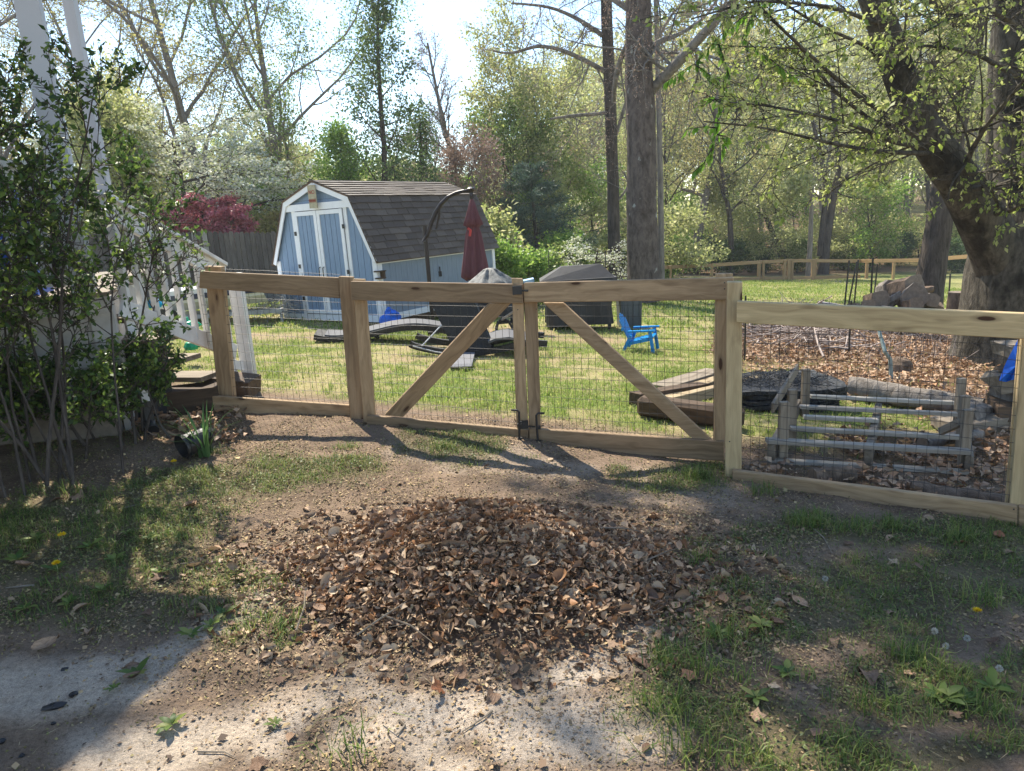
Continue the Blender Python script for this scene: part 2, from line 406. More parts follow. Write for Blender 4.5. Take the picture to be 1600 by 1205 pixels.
c = c + (lw - c) * lawn[:, None]
c = c + (C3(.17, .105, .06) * (.7 + .6 * n2) - c) * lit[:, None]
wd = C3(.2, .13, .075) * (.6 + .8 * n2)
gm_ = np.clip((fbm(gx, gy, .1, 3, 44) - .5) * 5, 0, 1)[:, None]
wd = wd + (C3(.09, .13, .03) - wd) * gm_ * .7
c = c + (wd - c) * woods[:, None]
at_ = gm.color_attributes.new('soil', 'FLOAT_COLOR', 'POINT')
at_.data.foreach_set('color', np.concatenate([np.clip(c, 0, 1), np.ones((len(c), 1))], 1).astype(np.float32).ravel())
k = NT('soil'); a = k.n('ShaderNodeAttribute', _attribute_name='soil'); v = k.coord()
nf = k.noise(v, 55, 6, .7); nm = k.noise(v, 260, 3, .6)
cc = k.mix(1.0, a.outputs['Color'], k.ramp(nf, [(.3, (.62, .6, .58)), (.5, (1, 1, 1)), (.72, (1.25, 1.22, 1.18))]), 'MULTIPLY')
cc = k.mix(.6, cc, k.ramp(nm, [(.33, (.55, .53, .5)), (.6, (1.1, 1.1, 1.1))]), 'MULTIPLY')
vo = k.n('ShaderNodeTexVoronoi'); k.l(v, vo.inputs['Vector']); vo.inputs['Scale'].default_value = 38
cc = k.mix(k.ramp(vo.outputs['Distance'], [(.06, (.75, .75, .75)), (.13, (0, 0, 0))]), cc, (.07, .05, .035))
grit = k.noise(v, 700, 2, .5); cc = k.mix(.7, cc, k.ramp(grit, [(.36, (.5, .48, .46)), (.5, (1, 1, 1)), (.66, (1.3, 1.28, 1.25))]), 'MULTIPLY')
k.col(cc); k.set(.95, 0, .12); k.bump(nf, .8, .025)
gm.materials.append(k.m); tag(link('ground', gm), kind='structure')

# ------------------------------------------------------------------ grass, weeds, litter (nobody could count them)
def scatter(n, x0, x1, y0, y1, dens, rs):
    x = rs.uniform(x0, x1, n); y = rs.uniform(y0, y1, n); k = rs.rand(n) < dens(x, y); return x[k], y[k]
def blades(x, y, h, wd, lean, rs):
    n = len(x); z = gh(x, y) - .004; P = np.stack([x, y, z], 1); a = rs.uniform(0, 2 * np.pi, n)
    D = np.stack([np.cos(a), np.sin(a), np.zeros(n)], 1); S = np.stack([-np.sin(a), np.cos(a), np.zeros(n)], 1)
    U = np.array([0, 0, 1.0]); ln = lean * rs.rand(n)
    m = P + U * (h * .6)[:, None] + D * (h * ln * .35)[:, None]; t = P + U * (h * (1 - .35 * ln))[:, None] + D * (h * ln)[:, None]
    w2 = wd[:, None] / 2
    V = np.stack([P - S * w2, P + S * w2, m + S * w2 * .8, m - S * w2 * .8, t], 1).reshape(-1, 3)
    b = np.arange(n) * 5; Q = np.stack([b, b + 1, b + 2, b + 3], 1); Tt = np.stack([b + 3, b + 2, b + 4, b + 4], 1)
    return V, np.concatenate([Q]), np.stack([b + 3, b + 2, b + 4], 1)
def mixed_mesh(name, V, Q, Tr):
    V = np.asarray(V, np.float32); me = bpy.data.meshes.new(name); me.vertices.add(len(V)); me.vertices.foreach_set('co', V.ravel())
    lp = np.concatenate([Q.ravel(), Tr.ravel()]).astype(np.int32); me.loops.add(len(lp)); me.loops.foreach_set('vertex_index', lp)
    ls = np.concatenate([np.arange(len(Q)) * 4, len(Q) * 4 + np.arange(len(Tr)) * 3]).astype(np.int32)
    me.polygons.add(len(ls)); me.polygons.foreach_set('loop_start', ls); me.update(calc_edges=True); return me
G_LAWN = M_leaf('lawn_blades', [(.13, .21, .03), (.22, .31, .05), (.27, .36, .07), (.38, .40, .12), (.46, .42, .18)], .45, .6)
G_NEAR = M_leaf('shade_grass_blades', [(.06, .11, .025), (.11, .17, .035), (.18, .24, .05), (.3, .3, .09)], .4, .5)
G_STRAW = M_leaf('dead_grass', [(.40, .31, .17), (.30, .22, .12), (.5, .4, .24)], .2, .7)
G_WEED = M_leaf('small_weed_leaves', [(.06, .09, .025), (.1, .14, .035), (.17, .2, .05), (.26, .23, .08)], .3, .5)
rs = np.random.RandomState(3)
def dl(x, y):
    s_, w_, l_, la, wo = masks(x, y); n_ = .45 * fbm(x, y, 1.0, 3, 11) + .55 * fbm(x, y, 5.5, 4, 13); X, Y, d = proj(np.stack([x, y, gz(x, y)], 1))
    pth = blobs(X, Y, [(380, 527, 520, 527, 14), (760, 520, 960, 530, 18)])
    return la * (1 - l_ * .95) * (1 - pth * .8) * np.clip(.35 + (n_ - .44) * 5, .10, 1)
x1_, y1_ = scatter(230000, -5, 7, 4.2, 12, dl, rs)
x2_, y2_ = scatter(190000, -9, 16, 12, 36, dl, rs)
V, Q, Tr = blades(x1_, y1_, rs.uniform(.02, .06, len(x1_)) * (1 + .7 * (fbm(x1_, y1_, 2.2, 2, 77) > .62)), rs.uniform(.004, .008, len(x1_)), 1.3, rs)
tag(link('lawn_grass', mixed_mesh('lawn_grass', V, Q, Tr), G_LAWN), 'patchy sunlit lawn of short yellow green grass behind the gate', 'grass', kind='stuff')
V, Q, Tr = blades(x2_, y2_, rs.uniform(.04, .1, len(x2_)), rs.uniform(.012, .025, len(x2_)), 1.2, rs)
tag(link('far_lawn_grass', mixed_mesh('far_lawn_grass', V, Q, Tr), G_LAWN), 'bright open lawn sloping away to the far fence', 'grass', kind='stuff')
def dw(x, y): return masks(x, y)[1] ** 1.3 * np.clip((fbm(x, y, 5, 3, 51) - .4) * 4, 0, 1)
x_, y_ = scatter(260000, -3.6, 3.6, 1.2, 5.6, dw, rs)
V, Q, Tr = blades(x_, y_, rs.uniform(.015, .055, len(x_)), rs.uniform(.002, .0045, len(x_)), 1.6, rs)
tag(link('path_grass', mixed_mesh('path_grass', V, Q, Tr), G_NEAR), 'thin dark grass growing in the shaded bare ground before the fence', 'grass', kind='stuff')
# clumps of long grass standing out of the bare soil
tuft = [(1060, 1045, .1, 130), (1040, 1110, .1, 120), (1130, 1000, .12, 70), (1075, 1180, .1, 120), (1180, 1190, .08, 90), (1425, 1030, .09, 170), (1530, 945, .12, 110), (1500, 848, .12, 110), (1260, 822, .12, 170), (1190, 770, .1, 100), (1090, 745, .1, 170), (1330, 830, .1, 120), (1210, 870, .06, 60), (1400, 830, .1, 110), (548, 1185, .1, 45), (428, 985, .1, 40), (435, 915, .06, 60), (120, 775, .12, 40), (1380, 1110, .08, 120), (1545, 1110, .08, 130), (1150, 1060, .07, 90), (690, 700, .08, 120), (540, 700, .06, 100), (1250, 1060, .05, 60), (820, 715, .04, 50), (1010, 765, .06, 60), (1590, 1160, .07, 90), (330, 705, .07, 90), (300, 740, .06, 80), (1100, 880, .06, 100), (1490, 1060, .07, 60), (1320, 1180, .08, 90), (1160, 925, .06, 80)]
X0, Y0, H0 = [], [], []
for px, py, h, n in tuft:
    P = g(px, py); sg = .035 + .02 * rs.rand()
    X0.append(P[0] + rs.normal(0, sg * 1.4, n)); Y0.append(P[1] + rs.normal(0, sg, n)); H0.append(rs.uniform(.5, 1.2, n) * h)
X0, Y0, H0 = map(np.concatenate, (X0, Y0, H0))
V, Q, Tr = blades(X0, Y0, H0, rs.uniform(.0025, .005, len(X0)), 1.5, rs)
tag(link('grass_tufts', mixed_mesh('grass_tufts', V, Q, Tr), G_NEAR), 'long dark grass tufts standing out of the bare soil', 'grass', kind='stuff')
# weeds: low rosettes of small leaves
def dweed(x, y): return masks(x, y)[1] * np.clip((fbm(x, y, 4, 3, 61) - .38) * 4, 0, 1)
x_, y_ = scatter(120000, -3.6, 3.6, 1.2, 5.6, dweed, rs); n = len(x_)
D = np.stack([rs.normal(0, 1, n), rs.normal(0, 1, n), rs.uniform(0, .8, n)], 1); N = np.stack([rs.normal(0, .4, n), rs.normal(0, .4, n), np.ones(n)], 1)
L = rs.uniform(.006, .02, n); V, Q = leaf_quads(np.stack([x_, y_, gh(x_, y_) + .004 + rs.rand(n) * .012], 1), D, N, L, L * .6, .1)
tag(link('ground_weeds', mesh_np('ground_weeds', V, Q), G_WEED), 'low small leaved weeds and moss covering the shaded ground', 'weeds', kind='stuff')
MOSS = M_leaf('moss_and_bud_scales', [(.09, .07, .03), (.16, .13, .05), (.2, .2, .06), (.3, .25, .1), (.12, .1, .06), (.34, .27, .15)], .1, .8)
def dmoss(x, y):
    s_, w_, l_, la, wo = masks(x, y); return np.clip((.15 + w_) * np.clip((fbm(x, y, 9, 3, 91) - .33) * 3.5, 0, 1), 0, 1) * (1 - la) * (1 - s_ * .9)
x_, y_ = scatter(330000, -3.6, 3.6, 1.2, 5.6, dmoss, rs); n = len(x_)
D = rs.normal(0, 1, (n, 3)) * [1, 1, .7]; N = rs.normal(0, .8, (n, 3)); N[:, 2] += 1; L = rs.uniform(.004, .011, n) * (1 + .12 * y_)
V, Q = leaf_quads(np.stack([x_, y_, gh(x_, y_) + .003 + .012 * np.clip(fbm(x_, y_, 14, 2, 93) - .3, 0, 1) * rs.rand(n)], 1), D, N, L, L * .75, .15)
tag(link('ground_moss', mesh_np('ground_moss', V, Q), MOSS), 'olive moss and bud scales carpeting the bare shaded ground', 'moss', kind='stuff')
# broad-leaved plantain rosettes
xr, yr, aa, Lr = [], [], [], []
for px, py, s in [(330, 985, .06), (300, 1000, .05), (215, 1060, .06), (350, 965, .05), (270, 1140, .05), (180, 1085, .03), (430, 1135, .03), (1190, 985, .06), (1230, 1060, .05), (1470, 1095, .07), (140, 860, .06), (90, 900, .06), (60, 850, .06), (40, 960, .05), (200, 840, .05), (1550, 1080, .07), (1120, 995, .06), (1180, 1095, .05), (30, 880, .06), (160, 930, .05), (110, 950, .05), (250, 900, .05), (235, 850, .05), (180, 880, .05), (1500, 1100, .06)]:
    P = g(px, py)
    for i in range(8):
        xr.append(P[0]); yr.append(P[1]); aa.append(i * .8 + rs.rand() * .5); Lr.append(s * rs.uniform(.6, 1.2))
xr, yr, aa, Lr = map(np.array, (xr, yr, aa, Lr)); n = len(xr)
D = np.stack([np.cos(aa), np.sin(aa), rs.uniform(.1, .6, n)], 1); N = np.stack([-np.cos(aa) * .3, -np.sin(aa) * .3, np.ones(n)], 1)
V, Q = leaf_curled(np.stack([xr, yr, gh(xr, yr) + .012], 1) + unit(D) * (Lr * .55)[:, None], D, N, Lr, Lr * .42, np.full(n, -.35), np.full(n, .1), rs)
tag(link('broadleaf_weeds', mesh_np('broadleaf_weeds', V, Q, True), G_NEAR), 'flat rosettes of broad green weed leaves on the sandy soil', 'weeds', kind='stuff')
# crumbs, bud scales, chips
LIT_M = M_leaf('dry_leaf_litter', [(.08, .045, .03), (.26, .16, .095), (.42, .28, .17), (.56, .41, .26), (.12, .075, .045), (.36, .18, .08), (.1, .06, .04), (.26, .17, .1)], .1, .6)
CRUMB = M_leaf('soil_crumbs', [(.08, .055, .04), (.2, .13, .08), (.42, .3, .15), (.33, .22, .13), (.13, .09, .06), (.5, .37, .18)], 0, .8)
def dc(x, y):
    s_, w_, l_, la, wo = masks(x, y); r = np.hypot((x - PILE[0]) / 1.3, (y - PILE[1] + .15) / 1.1)
    return (1 - la) * np.clip(.6 * np.clip((fbm(x, y, 3, 4, 71) - .36) * 3.5, 0, 1) * (1 - .8 * s_) + np.clip(1.35 - r, 0, 1) * .8, 0, 1)
x_, y_ = scatter(300000, -3.4, 3.4, 1.2, 5.8, dc, rs); n = len(x_)
D = rs.normal(0, 1, (n, 3)) * [1, 1, .35]; N = np.stack([rs.normal(0, .5, n), rs.normal(0, .5, n), np.ones(n)], 1)
L = rs.gamma(2.0, .0036, n) + .004; V, Q = leaf_quads(np.stack([x_, y_, gh(x_, y_) + pile_h(x_, y_) + .003], 1), D, N, L, L * rs.uniform(.25, .9, n), .12)
tag(link('soil_debris', mesh_np('soil_debris', V, Q), CRUMB), 'crumbs of bark, bud scales and leaf bits strewn over the bare soil', 'debris', kind='stuff')
def dstraw(x, y):
    s_, w_, l_, la, wo = masks(x, y); return np.clip(la * .9 * (fbm(x, y, 2, 3, 81) > .45) + (1 - la) * .25 * (1 - s_), 0, 1)
x_, y_ = scatter(60000, -4, 6, 1.3, 11, dstraw, rs); n = len(x_)
D = rs.normal(0, 1, (n, 3)) * [1, 1, .2]; N = np.tile([[0, 0, 1.0]], (n, 1)); L = rs.uniform(.02, .06, n)
V, Q = leaf_quads(np.stack([x_, y_, gh(x_, y_) + .008], 1), D, N, L, rs.uniform(.002, .004, n) * (1 + (y_ > 6)))
tag(link('dead_grass_stems', mesh_np('dead_grass_stems', V, Q), G_STRAW), 'dead straw coloured grass stems lying through the lawn', 'dead grass', kind='stuff')
# ------------------------------------------------------------------ leaf pile: base mound, 280 single leaves, the rest as one litter
pz = float(gz(PILE[0], PILE[1])); pile = thing('leaf_pile', 'broad heap of dry brown fallen leaves raked up in front of the gate', 'leaf pile', (PILE[0], PILE[1], pz))
mx_ = np.linspace(-1.15, 1.15, 46); my_ = np.linspace(-1.0, 1.0, 40); A, B = np.meshgrid(mx_, my_); a_, b_ = A.ravel() + PILE[0], B.ravel() + PILE[1]
ph = pile_h(a_, b_); zz = gh(a_, b_) + ph * .9 - .02 + .02 * (fbm(a_, b_, 12, 2, 4) - .5) * (ph > .01) - (ph < .006) * .03
i_ = (np.arange(39)[:, None] * 46 + np.arange(45)[None]).ravel()
MULCH = M_basic('dark_leaf_mould', (.13, .08, .05), .95, 40, .5, .8)
link('mound', mesh_np('mound', np.stack([a_, b_, zz], 1), np.stack([i_, i_ + 1, i_ + 47, i_ + 46], 1), True), MULCH, pile)
def pile_pts(n):
    r = np.minimum(np.abs(rs.normal(0, .42, n)), 1.05); a = rs.uniform(0, 2 * np.pi, n); x = PILE[0] + r * np.cos(a) * 1.3; y = PILE[1] + r * np.sin(a) * .82
    return x, y
x_, y_ = pile_pts(38000); n = len(x_); ph = pile_h(x_, y_)
N = np.stack([rs.normal(0, .75, n), rs.normal(0, .75, n) - .15, np.ones(n) * .8], 1); D = rs.normal(0, 1, (n, 3)) * [1, 1, .45]
L = rs.gamma(2.4, .0095, n) + .010; V, Q = leaf_curled(np.stack([x_, y_, gh(x_, y_) + ph + rs.rand(n) * .035 * (ph > .02) + .004], 1), D, N, L, L * rs.uniform(.2, .7, n), rs.uniform(-1.5, 1.6, n), rs.uniform(-.2, .7, n), rs, 4)
tag(link('leaf_litter', mesh_np('leaf_litter', V, Q, True), LIT_M, pile), kind='stuff')
LEAFM = []
for i in range(10):
    V, Q = leaf_curled(np.zeros((1, 3)), np.array([[1.0, 0, 0]]), np.array([[0, 0, 1.0]]), np.array([1.0]), np.array([rs.uniform(.42, .7)]), np.array([rs.uniform(-.9, 1.1)]), np.array([rs.uniform(0, .4)]), rs, 4)
    LEAFM.append(mesh_np('leaf', V, Q, True))
k = NT('single_dry_leaf'); oi = k.n('ShaderNodeObjectInfo')
c_ = k.ramp(oi.outputs['Random'], [(0, (.15, .085, .05)), (.35, (.32, .2, .12)), (.7, (.46, .31, .19)), (.9, (.32, .12, .05)), (1, (.52, .38, .24))])
v_ = k.noise(k.coord((2, 6, 1), True), 4, 4); c_ = k.mix(.6, c_, k.ramp(v_, [(.35, (.5, .45, .4)), (.65, (1.1, 1.1, 1.1))]), 'MULTIPLY'); k.col(c_); k.set(.6, 0, .3); k.bump(v_, .4, .02)
SLEAF = k.m
def lobed():
    pts = []; k_ = 15
    for i in range(k_):
        a = 2 * math.pi * i / k_ - math.pi; r = (.5 if i % 3 == 0 else .3 if i % 3 == 1 else .36) * rs.uniform(.85, 1.15)
        if i == 0: r = .2
        pts.append((r * math.cos(a), r * math.sin(a) * .9, .22 * r * math.sin(a * 2 + rs.rand() * 2) + rs.uniform(-.05, .07)))
    m = MB(); m.add([(0, 0, 0)] + [(x * .5, y * .5, z * .3 + .03) for x, y, z in pts] + pts, [(0, 1 + i, 1 + (i + 1) % k_) for i in range(k_)] + [(1 + i, 1 + k_ + i, 1 + k_ + (i + 1) % k_, 1 + (i + 1) % k_) for i in range(k_)]); return m.me('leaf', True)
for i in (1, 4, 8): LEAFM[i] = lobed()
for m_ in LEAFM: m_.materials.append(SLEAF)
def put_leaf(i, x, y, z, size, parent, name='leaf', flat=.35):
    M = T(x, y, z) @ Matrix.Rotation(rs.uniform(0, 6.28), 4, 'Z') @ Matrix.Rotation(rs.normal(0, flat), 4, 'X') @ Matrix.Rotation(rs.normal(0, flat), 4, 'Y') @ Matrix.Scale(size, 4)
    return link(name, LEAFM[i % 10], None, parent, M)
x_, y_ = pile_pts(285); y_ -= .07
for i in range(len(x_)):
    put_leaf(i, x_[i], y_[i], float(gh(x_[i], y_[i]) + pile_h(x_[i], y_[i])) + .02 + .015 * rs.rand(), rs.uniform(.035, .085), pile, flat=.55)
# twigs sticking out of the pile
for px1, py1, px2, py2 in [(465, 1000, 480, 945), (800, 905, 870, 935), (930, 865, 1010, 850), (600, 990, 680, 1030), (1010, 900, 1060, 870), (820, 930, 900, 880), (560, 1010, 640, 985)]:
    a = g(px1, py1); b = g(px2, py2); za = gh(a[0], a[1]) + pile_h(a[0], a[1]) + .03; zb = gh(b[0], b[1]) + pile_h(b[0], b[1]) + .04
    m_ = (a + b) / 2; MB().tube([(a[0], a[1], za), (m_[0] + .015, m_[1], (za + zb) / 2 + .012), (b[0], b[1], zb)], [.004, .0035, .0015], 5).build('twig', MW['grey'], pile, local=False)
x_, y_ = pile_pts(420); n = len(x_); zt_ = gh(x_, y_) + pile_h(x_, y_); lines = []
for i in range(n):
    d = unit(rs.normal(0, 1, (1, 3)) * [1, 1, .35])[0] * rs.uniform(.02, .11); p = np.array([x_[i], y_[i], zt_[i] + .012 + .02 * rs.rand()]); lines.append((np.array([p - d / 2, p + rs.normal(0, .005, 3), p + d / 2 + [0, 0, .008]]), np.array([.0022, .0018, .001])))
link('stems', tubes_mesh('stems', lines, 4), MW['grey'], pile)['kind'] = 'stuff'
# ------------------------------------------------------------------ leaves lying on their own
loose = [(1355, 1062, .13, 'pale maple-like leaf on weeds low on the right of the bare ground'), (1077, 1063, .085, 'flat tan leaf beside the dark grass tufts right of the sand'), (1000, 1043, .09, 'curled tan leaf at the sand edge left of the grass tufts'), (1170, 965, .07, None), (1205, 1080, .06, None), (1250, 950, .09, None), (1215, 985, .07, None), (1275, 1155, .07, None), (1420, 1060, .05, None), (1500, 855, .08, None), (1390, 850, .07, None), (1325, 858, .07, None), (1450, 815, .07, None), (1560, 845, .09, None), (1395, 885, .07, None), (1435, 895, .06, None), (75, 1018, .11, 'long reddish brown leaf at the upper edge of the left sand strip'), (38, 892, .09, 'small pale leaf on dark weeds beside the left picture edge'), (95, 942, .08, None), (127, 957, .08, None), (140, 990, .07, None), (232, 962, .06, None), (205, 1045, .06, None), (208, 1068, .07, None), (250, 908, .08, None), (358, 965, .06, None), (362, 980, .05, None), (300, 797, .13, 'crumpled tan leaf on sunlit soil right of the house shadow'), (120, 782, .11, None), (90, 785, .07, None), (770, 1095, .1, 'oval brown leaf with a stem at the edge of the centre sand'), (440, 1068, .05, None), (455, 1155, .06, None), (720, 1065, .08, None), (925, 980, .08, None), (990, 975, .07, None), (1130, 950, .08, None), (560, 735, .06, None), (405, 1200, .07, None), (1575, 870, .07, None), (1305, 1010, .07, None), (1490, 1120, .06, None), (1010, 1170, .05, None), (1060, 930, .08, None), (1180, 1125, .07, None), (600, 770, .05, None), (1000, 870, .07, None), (1055, 955, .07, None), (860, 720, .05, None), (760, 730, .05, None), (480, 800, .06, None), (380, 860, .07, None), (1120, 820, .06, None), (1550, 1010, .07, None), (1390, 960, .06, None)]
for i, (px, py, s, lb) in enumerate(loose):
    P = g(px, py); o = put_leaf(i, P[0], P[1], float(gh(P[0], P[1])) + .012, s, None, 'fallen_leaf', .18)
    if lb: tag(o, lb, 'leaf')
    else:
        side = 'single dry brown leaf lying on the shaded weeds right of the leaf pile' if px > 1050 else ('single dry brown leaf lying on the shaded ground left of the leaf pile' if px < 410 else 'single dry brown leaf on the bare soil around the leaf pile')
        tag(o, side, 'leaf', 'loose leaves on the ' + ('right' if px > 1050 else 'left' if px < 410 else 'middle') + ' ground')
# twigs on the soil
for px1, py1, px2, py2, r, lb in [(770, 1118, 722, 1148, .004, 'thin dark twig on the sand below the leaf pile'), (625, 1134, 621, 1158, .006, 'short stubby twig on the sand near the bottom edge'), (385, 970, 405, 1060, .003, 'slender bent twig running down the left side of the sand'), (190, 800, 370, 745, .004, 'thin twig lying across sunlit soil near the house shadow'), (1265, 825, 1300, 870, .004, 'pale twig in the grass below the right fence panel'), (310, 1180, 370, 1190, .003, 'thin twig lying at the bottom left on sand'), (55, 920, 10, 925, .006, 'short pale stick on dark weeds at the left edge')]:
    a = g(px1, py1); b = g(px2, py2); m_ = (a + b) / 2 + np.array([.02, .01, 0])
    tag(MB().tube([(q[0], q[1], float(gh(q[0], q[1])) + .006) for q in (a, m_, b)], [r, r * .8, r * .4], 5).build('twig', MW['grey']), lb, 'twig')
# charcoal bits and stones on the left sand
for px, py, s, lb in [(103, 1052, .02, 'small black charcoal lump on the left sand'), (117, 1094, .026, 'largest black charcoal lump on the left sand'), (87, 1112, .03, 'long black charcoal stick on the left sand'), (3, 1165, .025, 'black charcoal lump at the very left edge of the sand'), (85, 1135, .016, None), (36, 1187, .018, None)]:
    P = g(px, py); m_ = MB().lathe([(0.001, 0), (.8, .2), (1, .6), (.5, .95), (.001, 1)], n=7); V = np.array(m_.v); V += rs.normal(0, .12, V.shape)
    st = 2.2 if px == 87 else 1; me = MB(); me.v = [tuple(q) for q in (V * [s * .55 * st, s * .5, s * .6])]; me.f = m_.f
    tag(me.build('charcoal_lump', BLACK, None, T(P[0], P[1], float(gh(P[0], P[1])) - .002) @ Matrix.Rotation(.4, 4, 'Z')), lb or 'tiny black charcoal crumb low on the left sand', 'charcoal', 'charcoal bits on the left sand' )
# dandelions
YEL = M_leaf('dandelion_yellow', [(.75, .5, .01), (.85, .6, .02)], .2, .5); FLUFF = M_leaf('dandelion_fluff', [(.5, .49, .42), (.38, .37, .33)], .2, .8); STEM = M_basic('pale_green_stem', (.18, .2, .08), .6)
def dandelion(px, py, h, fluff, lb, grp=None):
    P = g(px, py); o = thing('dandelion', lb, 'flower', (P[0], P[1], float(gh(P[0], P[1]))), group=grp)
    MB().tube([(0, 0, 0), (.004, 0, h * .5), (.0, .004, h)], .0015, 5).build('stem', STEM, o)
    n = 110; d = unit(rs.normal(0, 1, (n, 3))); 
    if not fluff: d[:, 2] = np.abs(d[:, 2]) * .5 + .1
    c0 = np.array([[0, .004, h]]); r = .013 if fluff else .002
    V, Q = leaf_quads(c0 + d * (0.004), d, unit(rs.normal(0, 1, (n, 3))), np.full(n, .010 if fluff else .017), np.full(n, .004), .0)
    link('flower_head', mesh_np('flower_head', V, Q), FLUFF if fluff else YEL, o, local=True)
for a in [(273, 732, .05, 0, 'yellow dandelion beside the black plastic pot'), (100, 855, .05, 0, 'upper yellow dandelion in the dark weeds on the left'), (92, 903, .05, 0, 'lower yellow dandelion in the dark weeds on the left'), (1526, 978, .06, 0, 'yellow dandelion in the shaded grass on the right'), (1458, 1025, .1, 1, 'white dandelion clock next to the round grass tuft'), (1288, 950, .12, 1, 'grey dandelion clock standing over a brown leaf'), (1510, 1020, .06, 1, 'white dandelion clock below the yellow one on the right'), (1560, 1068, .05, 1, 'small dandelion clock near the lower right corner'), (1477, 1030, .05, 1, 'open white seed head between two dandelion clocks')]:
    dandelion(*a)
# leaf litter behind the right fence and under the left bush
def dlit(x, y): return masks(x, y)[2] * np.clip((fbm(x, y, 3.5, 3, 95) - .36) * 4, .12, 1)
x_, y_ = scatter(110000, -3.6, 10, 3.8, 13, dlit, rs); n = len(x_); print('litter', n)
N = np.stack([rs.normal(0, .55, n), rs.normal(0, .55, n), np.ones(n)], 1); D = rs.normal(0, 1, (n, 3)) * [1, 1, .35]
L = rs.uniform(.035, .085, n); V, Q = leaf_curled(np.stack([x_, y_, gh(x_, y_) + .015 + rs.rand(n) * .05], 1), D, N, L, L * rs.uniform(.4, .75, n), rs.uniform(-1.2, 1.4, n), rs.uniform(-.1, .5, n), rs, 2)
LIT2 = M_leaf('bleached_leaf_litter', [(.2, .12, .07), (.36, .23, .14), (.5, .35, .22), (.26, .16, .1), (.44, .24, .12), (.14, .09, .055)], .1, .6)
tag(link('fallen_leaf_litter', mesh_np('fallen_leaf_litter', V, Q, True), LIT2), 'thick carpet of pale dry leaves around the big tree and rack', 'leaf litter', kind='stuff')
# ------------------------------------------------------------------ wooden fence and double gate
def Q4(bl, br, tr, tl, Yl, Yr, off=0.0):
    """quad from pixels; x/Y known at the left and right end, vertical edges kept plumb"""
    return [at(bl[0], bl[1], Yl + off), at(br[0], br[1], Yr + off), at(tr[0], tr[1], Yr + off), at(tl[0], tl[1], Yl + off)]
def wire_panel(a, b, z0a, z1a, z0b, z1b, parent, sx=.052, sz=.075, r=.0013):
    a = np.array(a[:2]); b = np.array(b[:2]); L = np.linalg.norm(b - a); lines = []
    n = int(L / sx); rs_ = np.random.RandomState(int(L * 1000))
    for i in range(n + 1):
        t = i / n; x, y = a + (b - a) * t; lo = z0a + (z0b - z0a) * t; hi = z1a + (z1b - z1a) * t; j = rs_.normal(0, .0015)
        lines.append((np.array([[x, y, lo], [x + j, y, (lo + hi) / 2], [x, y, hi]]), np.full(3, r)))
    m = int((z1a - z0a) / sz)
    for i in range(m + 1):
        t = i / m
        pts = []
        for s in np.linspace(0, 1, 9):
            x, y = a + (b - a) * s; lo = z0a + (z0b - z0a) * s; hi = z1a + (z1b - z1a) * s; pts.append([x, y + .0025, lo + (hi - lo) * t + rs_.normal(0, .0012)])
        lines.append((np.array(pts), np.full(9, r * 1.15)))
    o = link('wire_mesh', tubes_mesh('wire_mesh', lines, 4, smooth=False), WIRE, parent); o['kind'] = 'stuff'
Wf, Wl = MW['fence'], MW['fence_light']
# left fixed panel
fl = thing('wooden_fence', 'left fixed fence panel of brown timber rails and wire, ending at the stair posts', 'fence', at(545, 660, 5.80))
YA, YB = 5.95, 5.74
plank('rail', Q4((311, 450.5), (531, 466.5), (530, 434), (312, 424), YA - .1, YB + .01), .04, Wf, fl)
plank('rail', Q4((325, 641), (553, 661), (552, 634), (323, 618.5), YA - .1, YB + .03), .04, Wf, fl)
plank('post', Q4((343, 645), (366, 645), (345, 417), (319, 416), YA + .0, YA - .0), .09, Wf, fl, along='y')
plank('batten', Q4((352, 622), (366.5, 623), (345.5, 452), (331, 452), YA + .1, YA + .1), .04, Wf, fl, along='y')
pb = [at(551, 678, 5.66), at(571, 679, 5.66)]
plank('post', [at(549, 678, 5.66), at(570, 679, 5.66), at(550, 433, 5.70), at(528.6, 432, 5.70)], .09, Wf, fl, along='y')
wire_panel(at(325, 540, 5.99), at(545, 540, 5.82), .20, 1.36, .10, 1.24, fl)
# gate leaves
def gate(lbl, name_group): return thing('gate', lbl, 'gate', (0, 0, 0), group=name_group)
gl = gate('left gate leaf with its diagonal brace rising to the right and black latch box', 'double gate leaves'); gr_ = gate('right gate leaf with its diagonal brace falling to the right', 'double gate leaves')
Y0_, Y1_, Y2_, Y3_ = 5.50, 5.06, 5.02, 4.50
plank('rail', Q4((549, 469.5), (817, 474.5), (816.6, 444.3), (547.5, 439.5), Y0_, Y1_), .04, Wf, gl)
plank('rail', Q4((573, 676), (825.6, 700), (825.3, 672), (572.5, 649.5), Y0_, Y1_), .04, Wf, gl)
plank('stile', [at(568, 660, Y0_ + .05), at(587, 662, Y0_ + .05), at(570, 436.5, Y0_ + .05), at(551, 436, Y0_ + .05)], .04, Wf, gl, along='y')
plank('stile', [at(808, 697, Y1_ + .046), at(826, 698, Y1_ + .046), at(817, 435.5, Y1_ + .046), at(799.5, 435, Y1_ + .046)], .04, Wf, gl, along='y')
def brace(p1a, p1b, p2a, p2b, Ya, Yb, par): # p1 = lower end corners, p2 = upper end corners
    plank('brace', [at(*p1a, Ya), at(*p2a, Yb), at(*p2b, Yb), at(*p1b, Ya)], .035, Wf, par)
brace((630, 652), (601, 649), (798.5, 474), (765, 474), 5.44, 5.135, gl)
wire_panel(at(575, 600, Y0_ + .105), at(822, 600, Y1_ + .105), .08, 1.17, .0, 1.13, gl)
plank('rail', Q4((818.8, 472.8), (1145.6, 468.6), (1145.6, 433.5), (818.3, 442.2), Y2_ + .03, Y3_), .04, Wf, gr_)
